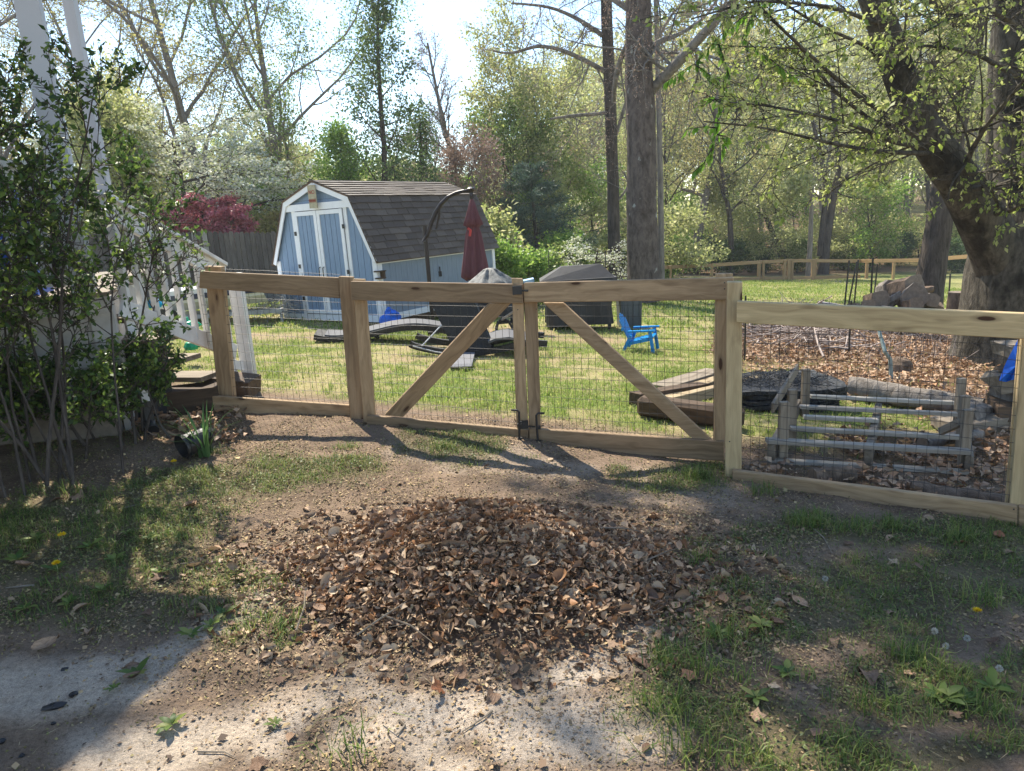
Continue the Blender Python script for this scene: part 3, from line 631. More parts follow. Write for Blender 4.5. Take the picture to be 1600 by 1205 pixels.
plank('rail', Q4((827, 700), (1131.5, 721), (1131, 690.5), (826.6, 670), Y2_ + .03, Y3_ + .02), .04, Wf, gr_)
plank('stile', [at(828, 697, Y2_ + .075), at(846, 698, Y2_ + .075), at(839.5, 460, Y2_ + .075), at(818.6, 460, Y2_ + .075)], .04, Wf, gr_, along='y')
plank('stile', [at(1117, 700, Y3_ + .06), at(1133.5, 700, Y3_ + .06), at(1134, 428, Y3_ + .06), at(1120, 428, Y3_ + .06)], .04, Wf, gr_, along='y')
plank('brace', [at(848, 473, 5.06), at(879, 473, 5.01), at(1113, 689, 4.585), at(1083, 687, 4.64)], .035, Wf, gr_)
wire_panel(at(822, 600, Y2_ + .13), at(1128, 600, Y3_ + .112), .0, 1.13, -.03, 1.12, gr_)
# hinge post hidden behind the right leaf, its top box showing
plank('post', [at(1122, 700, Y3_ + .13), at(1146, 700, Y3_ + .13), at(1145.6, 427, Y3_ + .13), at(1122.5, 427.5, Y3_ + .13)], .05, Wf, gr_, along='y')
# latch and drop bolts
def rod(name, pts, r, par, n=6): return MB().tube(pts, r, n).build(name, BLACK, par, local=False)
lt = MB(); P = at(808, 453.5, Y1_ - .012); lt.box(P, (.066, .034, .06)); lt.beam(P + [.02, -.012, -.004], P + [.075, -.012, -.006], .012, .012); lt.beam(P + [.055, -.014, -.006], P + [.078, -.014, -.007], .02, .014)
lt.build('latch', BLACK, gl, local=False)
lt = MB(); P = at(819, 663.5, Y1_ - .02); lt.box(P, (.06, .035, .055)); lt.beam(P + [0, -.01, -.008], P + [.08, -.012, -.018], .01, .01); lt.box(P + [-.035, 0, -.002], (.02, .03, .018)); lt.build('latch', BLACK, gl, local=False)
d = Y1_ - .05
rod('drop_bolt', [at(798.5, 641, d), at(808, 641, d), at(811, 644, d), at(811.5, 665, d), at(811.2, 705, d)], .0085, gl)
for q_ in (686, 664): MB().box(at(812, q_, d + .01), (.034, .03, .02)).build('bolt_bracket', BLACK, gl, local=False)
d = Y2_ - .03
rod('drop_bolt', [at(850.5, 646, d), at(841, 646, d), at(838, 649, d), at(839, 670, d), at(842.5, 711, d)], .0085, gr_)
for q_ in (690, 668): MB().box(at(841, q_, d + .01), (.036, .03, .02)).build('bolt_bracket', BLACK, gr_, local=False)
# right fixed panel
fr = thing('wooden_fence', 'right fixed fence panel of pale timber, nearest to the camera, stepping down the slope', 'fence', at(1145, 760, 4.3))
plank('post', [at(1132.5, 764, 4.30), at(1158.5, 765, 4.27), at(1160, 441, 4.30), at(1135.5, 441, 4.33)], .095, Wl, fr, along='y')
plank('rail', [at(1150.5, 504.5, 4.235), at(1625, 531.5, 3.50), at(1625, 491, 3.50), at(1150.6, 471, 4.235)], .04, Wl, fr)
plank('rail', [at(1144, 760, 4.25), at(1590, 827, 3.555), at(1590, 791.5, 3.555), at(1144, 735.3, 4.25)], .04, Wf, fr)
plank('rail', [at(1591.5, 828, 3.55), at(1680, 839, 3.42), at(1680, 803, 3.42), at(1591.5, 792, 3.55)], .04, Wf, fr)
plank('post', [at(1577, 795, 3.60), at(1604, 797, 3.56), at(1634, 500, 3.56), at(1600, 500, 3.60)], .09, Wl, fr, along='y')
plank('batten', [at(1570.5, 790, 3.71), at(1577.5, 790, 3.70), at(1600, 520, 3.70), at(1592.5, 520, 3.71)], .035, Wl, fr, along='y')
wire_panel(at(1160, 620, 4.29), at(1660, 620, 3.53), -.13, 1.0, -.2, .93, fr)
# nail heads
nb = MB()
for px, py, Y in [(1158, 475, 4.23), (1158, 500, 4.23), (1132, 442, 4.49), (1132, 451.5, 4.49), (838, 483, 5.0), (809, 484, 5.05), (534, 440, 5.73), (1584, 796, 3.55), (1584, 822, 3.55), (1140, 690, 4.29)]:
    p = at(px, py, Y - .001); nb.box(p, (.007, .004, .007))
nb.build('nail_heads', BLACK, fr, local=False)['kind'] = 'stuff'
# ------------------------------------------------------------------ shed
S0 = np.array([-2.214, 12.603, -.06]); shed = thing('garden_shed', 'blue barn-roofed garden shed with white trim and double doors', 'shed', S0, math.atan2(.84319, .53761) - math.pi / 2)
# local frame: +x to the right of the front (towards negative u), so u -> -x ; y goes back ; z up
W_, LEN, EZ, KZ, PZ, KU = 2.556, 3.72, 1.10, 2.18, 2.50, .47
wall = link('wall', None, parent=shed, local=True); wall.name = 'wall'
def prof(u):  # roof height over the front at u
    u = min(u, W_ - u)
    return EZ + (KZ - EZ) * u / KU if u < KU else KZ + (PZ - KZ) * (u - KU) / (W_ / 2 - KU)
def fplank(u0, u1, z0, z1, y0, mat, name, par, th=.02, top=None):
    g_ = .005; t0 = prof(u0) - .02 if top else z1; t1 = prof(u1) - .02 if top else z1
    m = MB(); f = [(-u1 + g_, y0, z0), (-u0 - g_, y0, z0), (-u0 - g_, y0, t0), (-u1 + g_, y0, t1)]
    m.hexa(f + [(a, y0 + th, c) for a, b, c in f]); return m.build(name, mat, par)
# core body (dark, behind the boards)
core = MB(); pr = [(0, 0), (0, EZ), (KU, KZ), (W_ / 2, PZ), (W_ - KU, KZ), (W_, EZ), (W_, 0)]
a_ = [(-min(max(u, .015), W_ - .015), .03, max(0, z - .04)) for u, z in pr]; b_ = [(-min(max(u, .015), W_ - .015), LEN, max(0, z - .04)) for u, z in pr]
core.add(a_ + b_, [tuple(range(7))[::-1], tuple(range(7, 14))] + [(i, (i + 1) % 7, 7 + (i + 1) % 7, 7 + i) for i in range(7)])
core.build('body', DEEP, wall)
u = 0.0
while u < W_ - .01:
    u2 = min(u + .15, W_)
    if u2 <= .62 or u >= W_ - .62 : fplank(u, u2, .1, 0, 0, BLUE, 'plank', wall, top=True)
    u = u2
for i in range(8):   # horizontal boards of the gable
    z0 = 2.09 + i * .11
    if z0 > 2.42: break
    hw = (PZ - z0 - .02) / (PZ - KZ) * (W_ / 2 - KU) if z0 > KZ else W_ / 2 - KU + .05
    hw2 = max(.05, (PZ - z0 - .125) / (PZ - KZ) * (W_ / 2 - KU)) if z0 > KZ - .1 else hw
    m = MB(); c_ = -W_ / 2; f = [(c_ - hw, 0, z0), (c_ + hw, 0, z0), (c_ + hw2, 0, z0 + .105), (c_ - hw2, 0, z0 + .105)]; m.hexa(f + [(a, .02, c) for a, b, c in f]); m.build('plank', BLUE, wall)
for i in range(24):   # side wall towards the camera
    y0 = .0 + i * LEN / 24; m = MB(); m.hexa([(0.0, y0 + .002, .1), (0.0, y0 + LEN / 24 - .002, .1), (0.0, y0 + LEN / 24 - .002, EZ), (0.0, y0 + .002, EZ), (-.02, y0 + .004, .1), (-.02, y0 + LEN / 24 - .004, .1), (-.02, y0 + LEN / 24 - .004, EZ), (-.02, y0 + .004, EZ)]); m.build('plank', SHADEBLUE, wall)
def tbar(u0, z0, u1, z1, w__, name='trim', par=None, y=-.022, th=.022, mat=None):
    m = MB(); a = Vector((-u0, y + th / 2, z0)); b = Vector((-u1, y + th / 2, z1)); m.beam(a, b, th, w__, up=(0, 0, 1) if abs(z1 - z0) < abs(u1 - u0) * 5 else (1, 0, 0)); 
    if abs(z1 - z0) >= abs(u1 - u0) * 5: m = MB(); m.box(((-u0 - u1) / 2, y + th / 2, (z0 + z1) / 2), (w__, th, abs(z1 - z0)))
    return m.build(name, mat or TRIM, par or wall)
tbar(.05, .1, .05, EZ + .02, .1); tbar(W_ - .05, .1, W_ - .05, EZ + .02, .1)
tbar(.0, .06, W_, .06, .12, y=-.026)
# rake boards
rk = -.075
tbar(-.02, EZ - .03, KU + .0, KZ - .03, .1, 'trim', y=rk); tbar(W_ + .02, EZ - .03, W_ - KU, KZ - .03, .1, 'trim', y=rk)
tbar(KU - .02, KZ - .035, W_ / 2, PZ - .045, .1, 'trim', y=rk - .003); tbar(W_ - KU + .02, KZ - .035, W_ / 2, PZ - .045, .1, 'trim', y=rk - .003)
tbar(KU - .03, KZ - .1, W_ - KU + .03, KZ - .1, .12, 'trim', y=-.05, th=.03)
tbar(.62, .12, .62, KZ - .16, .08); tbar(W_ - .62, .12, W_ - .62, KZ - .16, .08)
# side trims
for y0, y1, z0, z1 in [(0, .09, .02, EZ), (LEN - .09, LEN, .02, EZ)]:
    MB().box((.012, (y0 + y1) / 2, (z0 + z1) / 2), (.022, .09, z1 - z0)).build('trim', TRIM, wall)
MB().box((.014, LEN / 2, .06), (.02, LEN - .2, .11)).build('trim', TRIM, wall)
MB().box((.014, LEN / 2, EZ - .05), (.02, LEN - .2, .06)).build('trim', TRIM, wall)
# doors
def door(u0, u1, par):
    D_ = link('door', None, parent=par, local=True); zt = KZ - .17; n = 4
    MB().box((-(u0 + u1) / 2, -.008, (.13 + zt) / 2), (u1 - u0 - .006, .02, zt - .14)).build('backing', DEEP, D_)
    for i in range(n):
        a = u0 + .07 + (u1 - u0 - .14) * i / n; b = u0 + .07 + (u1 - u0 - .14) * (i + 1) / n
        fplank(a, b, .2, zt - .07, -.032, BLUE, 'plank', D_, th=.014)
    for uu in (u0 + .037, u1 - .037): tbar(uu, .14, uu, zt, .07, 'trim', D_, y=-.05, th=.02)
    for zz in (.175, zt - .04): tbar(u0 + .073, zz, u1 - .073, zz, .075, 'trim', D_, y=-.05, th=.02)
    return D_
mid = W_ / 2 + .03
dR = door(.665, mid - .004, shed); dL = door(mid + .004, W_ - .665, shed)
for D_, uu, hu in ((dR, mid - .05, .66), (dL, mid + .05, W_ - .66)):
    h = MB(); h.tube([(-uu, -.052, 1.0), (-uu, -.085, .98), (-uu, -.09, .9), (-uu, -.085, .82), (-uu, -.052, .8)], .009, 6); h.build('handle', BLACK, D_)
    for z in (.42, 1.02, 1.62) if hu > 1 else (.9, 1.7): MB().box((-hu, -.055, z), (.055, .012, .075)).build('hinge', BLACK, D_)
MB().box((-mid, -.058, .72), (.1, .014, .03)).build('hasp', BLACK, dR)
MB().box((-mid, -.066, .67), (.04, .02, .05)).build('padlock', BLACK, dR)
# skids below
for uu in (.15, W_ / 2, W_ - .15): MB().box((-uu, LEN / 2, -.0), (.12, LEN, .0)) 
MB().box((-W_ / 2, LEN / 2 + .04, -.07), (W_ - .1, LEN - .15, .15)).build('base', MW['dark'], shed)
# roof
SHING = NT('asphalt_shingle'); oi = SHING.n('ShaderNodeObjectInfo'); ge = SHING.n('ShaderNodeNewGeometry')
nn = SHING.noise(SHING.coord(), 60, 3); n3 = SHING.noise(SHING.coord((1, 1, 1)), 1.7, 3)
ad = SHING.n('ShaderNodeMath', _operation='ADD'); SHING.l(oi.outputs['Random'], ad.inputs[0]); SHING.l(ge.outputs['Random Per Island'], ad.inputs[1]); fr_ = SHING.n('ShaderNodeMath', _operation='FRACT'); SHING.l(ad.outputs[0], fr_.inputs[0])
cc = SHING.ramp(fr_.outputs[0], [(0, (.07, .052, .038)), (.5, (.095, .073, .055)), (1, (.13, .102, .078))])
SHING.col(SHING.mix(.5, cc, SHING.ramp(nn, [(.3, (.6, .6, .6)), (.7, (1.3, 1.3, 1.3))]), 'MULTIPLY')); SHING.set(.7, 0, .4); SHING.bump(nn, .5, .01); SHING = SHING.m
rf = link('roof', None, parent=shed, local=True)
OV, Y_a, Y_b = .06, -.09, LEN + .1
dk = MB()   # roof deck slabs
rp = [(-OV, EZ - .06), (KU - .02, KZ + .01), (W_ / 2, PZ + .0), (W_ - KU + .02, KZ + .01), (W_ + OV, EZ - .06)]
for (u0, z0), (u1, z1) in zip(rp[:-1], rp[1:]):
    dk.hexa([(-u0, Y_a, z0), (-u1, Y_a, z1), (-u1, Y_a, z1 + .025), (-u0, Y_a, z0 + .025), (-u0, Y_b, z0), (-u1, Y_b, z1), (-u1, Y_b, z1 + .025), (-u0, Y_b, z0 + .025)])
dk.build('roof_deck', MULCH, rf)
def shingle_run(p0, p1, rows, target, individually, tab=.3, par=rf):
    """p0 eave (x,z) to p1 top; tabs overlap downwards"""
    a = Vector((p0[0], 0, p0[1])); b = Vector((p1[0], 0, p1[1])); up = (b - a).normalized(); nrm = Vector((up.z, 0, -up.x))
    if nrm.z < 0: nrm = -nrm
    L = (b - a).length; e = L / rows; r_ = random.Random(5); ntab = int((Y_b - Y_a) / tab) + 1
    big = MB(); me = None
    for i in range(rows):
        o = a + up * (e * i) + nrm * .028; off = (i % 2) * tab / 2 + (i % 3) * .05
        for j in range(-1, ntab):
            y0 = max(Y_a, Y_a + off + j * tab + .003); y1 = min(Y_b, Y_a + off + (j + 1) * tab - .003)
            if y1 - y0 < .03: continue
            lift = .020 + .006 * r_.random(); le = e * 1.25; dz = (r_.random() - .5) * .012
            q = []
            for y in (y0, y1):
                for s, h in ((dz, lift), (le, .0)): q.append((y, o + up * s + nrm * h))
            f = [q[0][1] + Vector((0, q[0][0], 0)), q[2][1] + Vector((0, q[2][0], 0)), q[3][1] + Vector((0, q[3][0], 0)), q[1][1] + Vector((0, q[1][0], 0))]
            bt = [v - nrm * .008 for v in f]; m = MB() if individually else big
            m.hexa(f + bt)
            if individually: m.build('shingle', SHING, par)
    if not individually: big.build('shingles', SHING, par)['kind'] = 'stuff'
shingle_run((OV, EZ - .065), (-KU + .01, KZ + .0), 10, None, True)
shingle_run((-KU + .05, KZ - .01), (-W_ / 2, PZ), 7, None, False)
shingle_run((-W_ + KU - .05, KZ - .01), (-W_ / 2, PZ), 7, None, False)
shingle_run((-W_ - OV, EZ - .065), (-W_ + KU - .01, KZ), 10, None, False)
# sign
SIGN = M_basic('old_sign_board', (.40, .36, .24), .8, 20, .2, .2); RED = M_basic('red_lettering', (.32, .05, .03), .7, 20, .1, 0)
sg = thing('wooden_sign', 'narrow wooden NO PARKING sign hung at the peak of the shed gable', 'sign', (0, 0, 0)); sg.matrix_basis = wm(shed) @ T(-1.27, -.115, 2.06)
MB().box((0, 0, .19), (.19, .02, .4)).build('board', SIGN, sg)
def text(s, size, mat, par, M, name='lettering'):
    cu = bpy.data.curves.new('t', 'FONT'); cu.body = s; cu.size = size; cu.align_x = 'CENTER'; cu.extrude = .002
    o = bpy.data.objects.new('t', cu); COL.objects.link(o); dg = bpy.context.evaluated_depsgraph_get(); me = bpy.data.meshes.new_from_object(o.evaluated_get(dg)); bpy.data.objects.remove(o)
    me.materials.clear(); return link(name, me, mat, par, M, local=True)
RX = Matrix.Rotation(math.pi / 2, 4, 'X')
text('NO', .095, RED, sg, T(0, -.0125, .235) @ RX); 
MB().box((0, -.0115, .12), (.165, .003, .065)).build('panel', M_basic('faded_red_panel', (.3, .16, .1), .8), sg)
text('PARKING', .042, RED, sg, T(0, -.0155, .105) @ RX)
# small things on the side wall
def wl(px, py, x=.02):  # point on the side wall plane
    o = np.array(wm(shed) @ Vector((x, 0, 0))); n = np.array(wm(shed).to_3x3() @ Vector((1, 0, 0))); r = ray(px, py); return CAM + r * ((o - CAM).dot(n) / r.dot(n))
P = wl(688, 428); m = MB(); m.box(P, (.06, .03, .1)); m.box(P + [0, 0, .09], (.02, .02, .1)); tag(m.build('wall_lamp', BLACK), 'small black lantern on the side wall of the blue shed', 'lamp')
P = wl(595, 429); m = MB(); m.box(P + [0, -.05, .06], (.2, .14, .02)); m.box(P + [0, -.05, -.06], (.18, .12, .02)); m.box(P + [0, 0, 0], (.16, .03, .12)); m.box(P + [.06, -.06, 0], (.03, .1, .1)); tag(m.build('bird_feeder', MW['dark']), 'small brown wooden feeder box at the front corner of the shed', 'feeder')
# ------------------------------------------------------------------ weathered board fence behind the shed
bf = thing('picket_fence', 'tall weathered grey board fence behind the shed and stairs', 'fence', (-8, 20.5, .5))
pr_me = {}
bx = np.linspace(-14.5, -3.2, 78); rr = random.Random(2)
for i, x in enumerate(bx):
    z = float(gz(x, 20.5)); h = 1.83 + rr.uniform(-.02, .02) + (.04 if i in (29, 30, 31) else 0); w2 = .068
    px, py, _ = proj([[x, 20.5, 1.5]])
    new = 303 < px[0] < 334 and (i % 2 == 0)
    m = MB(); y = -.03 if new else 0; dy = rr.uniform(-.006, .006)
    m.add([(-w2, dy, 0), (w2, dy, 0), (w2, dy, h - .05), (w2 * .5, dy, h), (-w2 * .5, dy, h), (-w2, dy, h - .05), (-w2, dy + .02, 0), (w2, dy + .02, 0), (w2, dy + .02, h - .05), (w2 * .5, dy + .02, h), (-w2 * .5, dy + .02, h), (-w2, dy + .02, h - .05)], [(0, 1, 2, 3, 4, 5), (11, 10, 9, 8, 7, 6), (1, 7, 8, 2), (0, 5, 11, 6), (5, 4, 10, 11), (4, 3, 9, 10), (3, 2, 8, 9)])
    # rotate so that local x runs along the grain
    V = [(b_[2], b_[1], -b_[0]) for b_ in m.v]; m.v = V
    m.build('picket', MW['picket_new'] if new else MW['picket'], bf, T(x, 20.5 + y, z - .02) @ Matrix.Rotation(-math.pi / 2, 4, 'Y'), local=False)
for hz in (.4, 1.5): stick('rail', (bx[0], 20.57, gz(bx[0], 20.5) + hz), (bx[-1], 20.57, gz(bx[-1], 20.5) + hz), .04, .09, MW['picket'], bf)
# red shed beyond it
RS0 = at(262, 385, 27); REDP = M_basic('dark_red_paint', (.2, .035, .035), .7, 12, .15); RROOF = M_basic('pink_brown_roofing', (.30, .21, .17), .9, 30, .15)
rsd = thing('red_shed', 'small red outbuilding with brown roof beyond the grey board fence', 'shed', (RS0[0], RS0[1], float(gz(RS0[0], RS0[1]))))
A_ = at(240, 375, 27); B_ = at(305, 378, 27); zt = at(264, 352, 27)[2]; ze = at(240, 372, 27)[2]; x0, x1 = A_[0] + .1, B_[0] + .3; xm = at(263, 352, 27)[0]; zb = float(gz(xm, 27))
m = MB(); m.add([(x0, 27, zb), (x1, 27, zb), (x1, 27, ze - .05), (xm, 27, zt - .05), (x0, 27, ze - .05), (x0, 30, zb), (x1, 30, zb), (x1, 30, ze - .05), (xm, 30, zt - .05), (x0, 30, ze - .05)], [(0, 1, 2, 3, 4), (9, 8, 7, 6, 5), (1, 6, 7, 2), (0, 4, 9, 5)]); m.build('wall', REDP, rsd, local=False)
xl = at(203, 352, 27)[0]
m = MB(); m.hexa([(xm, 26.8, zt - .02), (x1 + .25, 26.8, ze - .14), (x1 + .25, 26.8, ze - .07), (xm, 26.8, zt + .06), (xm, 31, zt - .02), (x1 + .25, 31, ze - .14), (x1 + .25, 31, ze - .07), (xm, 31, zt + .06)])
m.hexa([(x0 - .2, 26.8, ze - .16), (xm, 26.8, zt - .02), (xm, 26.8, zt + .06), (x0 - .2, 26.8, ze - .06), (x0 - 1.6, 31, ze - .1), (xm - 1.2, 31, zt + .1), (xm - 1.2, 31, zt + .18), (x0 - 1.6, 31, ze)])
m.build('roof', RROOF, rsd, local=False)
# ------------------------------------------------------------------ deck, porch and stairs on the left
CN = np.array([-2.86, 5.08]); DD = np.array([-.93, -.36]); DD /= np.linalg.norm(DD); DB = np.array([-DD[1], DD[0]]) * -1   # back direction
if DB[1] < 0: DB = -DB
ZD, ZB = 1.24, .56
def dp(s, z, b=0): q = CN + DD * s + DB * b; return (q[0], q[1], z)
deck = thing('porch', 'white painted raised porch with clapboard skirt and tall corner post at the left', 'porch', dp(0, .2))
m = MB(); zz = ZD - .12
n = 6; hgt = (zz - ZB) / n
for i in range(n):
    z0 = ZB + i * hgt
    q = [dp(.06, z0, -.012), dp(4.2, z0, -.012), dp(4.2, z0 + hgt + .008, .006), dp(.06, z0 + hgt + .008, .006)]
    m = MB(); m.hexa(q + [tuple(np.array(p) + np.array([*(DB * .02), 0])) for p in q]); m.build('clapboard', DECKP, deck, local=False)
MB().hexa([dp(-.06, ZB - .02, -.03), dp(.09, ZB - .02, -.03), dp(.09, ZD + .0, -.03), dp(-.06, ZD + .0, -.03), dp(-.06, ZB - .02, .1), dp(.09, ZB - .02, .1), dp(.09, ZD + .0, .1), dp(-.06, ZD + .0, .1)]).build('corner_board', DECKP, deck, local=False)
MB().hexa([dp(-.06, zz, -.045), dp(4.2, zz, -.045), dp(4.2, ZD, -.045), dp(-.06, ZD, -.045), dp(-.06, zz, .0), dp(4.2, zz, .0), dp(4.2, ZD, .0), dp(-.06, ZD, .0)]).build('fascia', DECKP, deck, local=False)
MB().hexa([dp(.05, .0, .04), dp(4.2, .0, .04), dp(4.2, ZB + .05, .04), dp(.05, ZB + .05, .04), dp(.05, .0, .2), dp(4.2, 0, .2), dp(4.2, ZB + .05, .2), dp(.05, ZB + .05, .2)]).build('foundation', CONC, deck, local=False)
MB().hexa([dp(-.0, .1, .2), dp(.04, .1, .2), dp(.04, ZD - .02, .2), dp(0, ZD - .02, .2), dp(-.0, .1, 3), dp(.04, .1, 3), dp(.04, ZD - .02, 3), dp(0, ZD - .02, 3)]).build('side_skirt', DECKP, deck, local=False)
for i in range(30):
    MB().hexa([dp(-.05, ZD, .0 + i * .14 - .05), dp(4.2, ZD, .0 + i * .14 - .05), dp(4.2, ZD + .03, i * .14 - .05), dp(-.05, ZD + .03, i * .14 - .05), dp(-.05, ZD, i * .14 + .085), dp(4.2, ZD, i * .14 + .085), dp(4.2, ZD + .03, i * .14 + .085), dp(-.05, ZD + .03, i * .14 + .085)]).build('floor_board', MW['grey'], deck, local=False)
FD = ZD + .03
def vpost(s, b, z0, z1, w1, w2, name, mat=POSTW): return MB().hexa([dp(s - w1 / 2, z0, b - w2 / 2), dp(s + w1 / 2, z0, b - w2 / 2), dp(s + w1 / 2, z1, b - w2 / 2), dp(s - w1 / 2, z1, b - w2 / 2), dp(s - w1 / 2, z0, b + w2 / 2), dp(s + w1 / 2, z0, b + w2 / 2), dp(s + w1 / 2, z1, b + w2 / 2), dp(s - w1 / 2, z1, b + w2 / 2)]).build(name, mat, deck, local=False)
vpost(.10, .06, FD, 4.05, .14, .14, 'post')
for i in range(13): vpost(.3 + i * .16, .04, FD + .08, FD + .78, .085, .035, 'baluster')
for z0, z1, w1 in ((FD + .06, FD + .13, .05), (FD + .78, FD + .86, .05), (FD + .86, FD + .9, .14)):
    MB().hexa([dp(.17, z0, .04 - w1 / 2), dp(4.2, z0, .04 - w1 / 2), dp(4.2, z1, .04 - w1 / 2), dp(.17, z1, .04 - w1 / 2), dp(.17, z0, .04 + w1 / 2), dp(4.2, z0, .04 + w1 / 2), dp(4.2, z1, .04 + w1 / 2), dp(.17, z1, .04 + w1 / 2)]).build('railing', WHITE, deck, local=False)
# blue cover standing on the porch behind the balusters
m = MB(); m.v = []; cv = [dp(.42, FD, .22), dp(1.9, FD, .22), dp(1.8, FD + .8, .28), dp(.5, FD + .75, .28), dp(.42, FD, .75), dp(1.9, FD, .75), dp(1.8, FD + .8, .65), dp(.5, FD + .75, .65)]
BLUEC = M_basic('royal_blue_cover', (.015, .07, .36), .45, 5, .4, .5)
m.hexa(cv); tag(m.build('covered_chair', BLUEC), 'royal blue cover over furniture standing behind the porch balusters', 'cover')
# house wall and porch roof (unseen, roof outline chosen to cast the left shade)
RC = np.array([-2.45, 5.62]); RA = np.array([-.22, -1.0]); RA /= np.linalg.norm(RA); RB = np.array([-.97, .22])
def rp_(a, b, z): q = RC + RA * a + RB * b; return (q[0], q[1], z)
house = thing('house', 'white house whose unseen porch roof is shaped to shade the ground on the left', 'house', rp_(3, 3, .2))
MB().hexa([rp_(0, 0, 4.05), rp_(7, 0, 4.05), rp_(7, 0, 4.25), rp_(0, 0, 4.25), rp_(0, 5, 5.3), rp_(7, 5, 5.3), rp_(7, 5, 5.5), rp_(0, 5, 5.5)]).build('roof', SHING, house, local=False)
MB().hexa([rp_(0.8, 2.1, .1), rp_(7, 2.1, .1), rp_(7, 2.1, 4.4), rp_(.8, 2.1, 4.4), rp_(.8, 5, .1), rp_(7, 5, .1), rp_(7, 5, 5.1), rp_(.8, 5, 5.1)]).build('wall', WHITE, house, local=False)
# downspout beside the post
P0 = at(109, 0, 5.35); m = MB(); m.box((P0[0], P0[1], 2.75), (.075, .06, 2.9)); P1 = at(205, 600, 5.3)
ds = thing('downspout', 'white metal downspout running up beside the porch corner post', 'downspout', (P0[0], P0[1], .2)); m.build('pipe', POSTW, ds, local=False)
p_ = [np.array([P0[0], P0[1], 1.32]), np.array([P0[0] + .02, P0[1] - .05, 1.2]), np.array([P0[0] + .06, P0[1] - .1, .4])]
MB().tube(p_, .038, 4).build('pipe', WHITE, ds, local=False)
MB().tube([(P0[0] + .06, P0[1] - .1, .42), (P0[0] + .07, P0[1] - .12, .26), (P0[0] + .14, P0[1] - .22, .22)], .045, 8).build('outlet', BLACK, ds, local=False)
# stairs
NW = np.array([-2.50, 6.42]); TP = np.array([-2.80, 5.2]); st = thing('porch_stairs', 'porch stairs going down with sloping white handrails and square balusters', 'stairs', (NW[0], NW[1], .15))
zt0, zt1 = 1.74, 1.24
dirs = (NW - TP); Ls = np.linalg.norm(dirs); dirs = dirs / Ls; sdv = np.array([dirs[1], -dirs[0]])   # sdv points right
def srail(off, nm):
    a = np.array([*(TP + sdv * off), 0]); b = np.array([*(NW + sdv * off), 0])
    A1 = at(178, 352, a[1]); 
    ta = np.array([a[0], a[1], 1.86]); tb = np.array([b[0], b[1], 1.27])
    stick('handrail', ta + [0, 0, .0], tb, .04, .14, WHITE, st); stick('handrail', ta + [0, 0, .085], tb + [0, 0, .085], .12, .03, WHITE, st)
    stick('rail', ta - [0, 0, .72], tb - [0, 0, .70], .035, .13, WHITE, st)
    for i in range(9):
        t = (i + .5) / 9; q = ta + (tb - ta) * t; MB().box((q[0], q[1], q[2] - .37), (.04, .045, .72)).build('baluster', WHITE, st, local=False)
srail(0, 1)
nl = at(383, 540, 6.75); MB().box((nl[0], nl[1], .68), (.11, .11, 1.16)).build('newel_post', WHITE, st, local=False)
n2_ = at(358, 540, 6.62); MB().box((n2_[0], n2_[1], .70), (.05, .09, 1.1)).build('newel_post', WHITE, st, local=False)
stick('rail', (n2_[0], n2_[1], .42), (nl[0], nl[1], .36), .035, .09, WHITE, st)
for i in range(5):
    t = (i + 1) / 5.5; q = TP + dirs * Ls * t; z = ZD * (1 - t) + .12 * t
    m = MB(); c0 = q - sdv * 1.0
    m.beam((q[0] - .02, q[1] - .02, z), (c0[0], c0[1], z), .27, .04); m.build('tread', MW['grey'], st, local=False)
# dark landscape boxes at the foot
for x_, y_, z_, d_, lb in [(215, 560, .62, (.42, .5, .62), 'tall black plastic bin standing against the porch corner under the stairs')]:
    P = at(228, 560, 5.75); m = MB(); m.lathe([(.14, 0), (.17, .58), (.19, .6), (.19, .64), (.17, .64), (.16, .6)], (0, 0, 0), 4); tag(m.build('black_bin', DKFAB, None, T(P[0], P[1], .18) @ Matrix.Rotation(.5, 4, 'Z')), lb, 'bin')
P = g(372, 618); m = MB(); 
tag(plank('step_block', [at(318, 640, 6.2), at(388, 625, 6.2), at(388, 598, 6.2), at(318, 590, 6.2)], .35, MW['dark'], None), 'dark timber block forming the bottom step behind the fence post', 'step')
P = at(270, 600, 5.9); tag(MB().box((0, 0, 0), (.7, .3, .22)).build('step_stone', MW['dark'], None, T(P[0], P[1], .26) @ Matrix.Rotation(.3, 4, 'Z')), 'dark timber edging under the shrub beside the stairs', 'edging')
# toys behind the balusters
for px, py, Y, s, c_, lb in [(240, 469, 8.2, .09, (.0, .35, .6), 'cyan plastic toy behind the stair balusters'), (291, 503, 8.4, .11, (.0, .4, .2), 'green plastic toy on the lawn behind the stairs'), (213, 499, 7.6, .1, (.6, .06, .02), 'red plastic toy behind the porch corner'), (298, 535, 7.5, .08, (.0, .3, .15), 'dark green plastic toy low behind the stair rail')]:
    P = at(px, py, Y); m = MB(); m.lathe([(.001, 0), (.8, .05), (1, .5), (.7, 1), (.3, 1.15), (.25, 1.5), (.001, 1.5)], n=10); m.v = [tuple(np.array(q) * s) for q in m.v]; m.tube([(s, 0, .3 * s), (1.5 * s, 0, .6 * s), (s, 0, s)], s * .12, 5)
    tag(m.build('toy', M_basic('toy_plastic', c_, .4, 5, .05, 0), None, T(P[0], P[1], max(P[2] - s, float(gz(P[0], P[1])))) ), lb, 'toy')
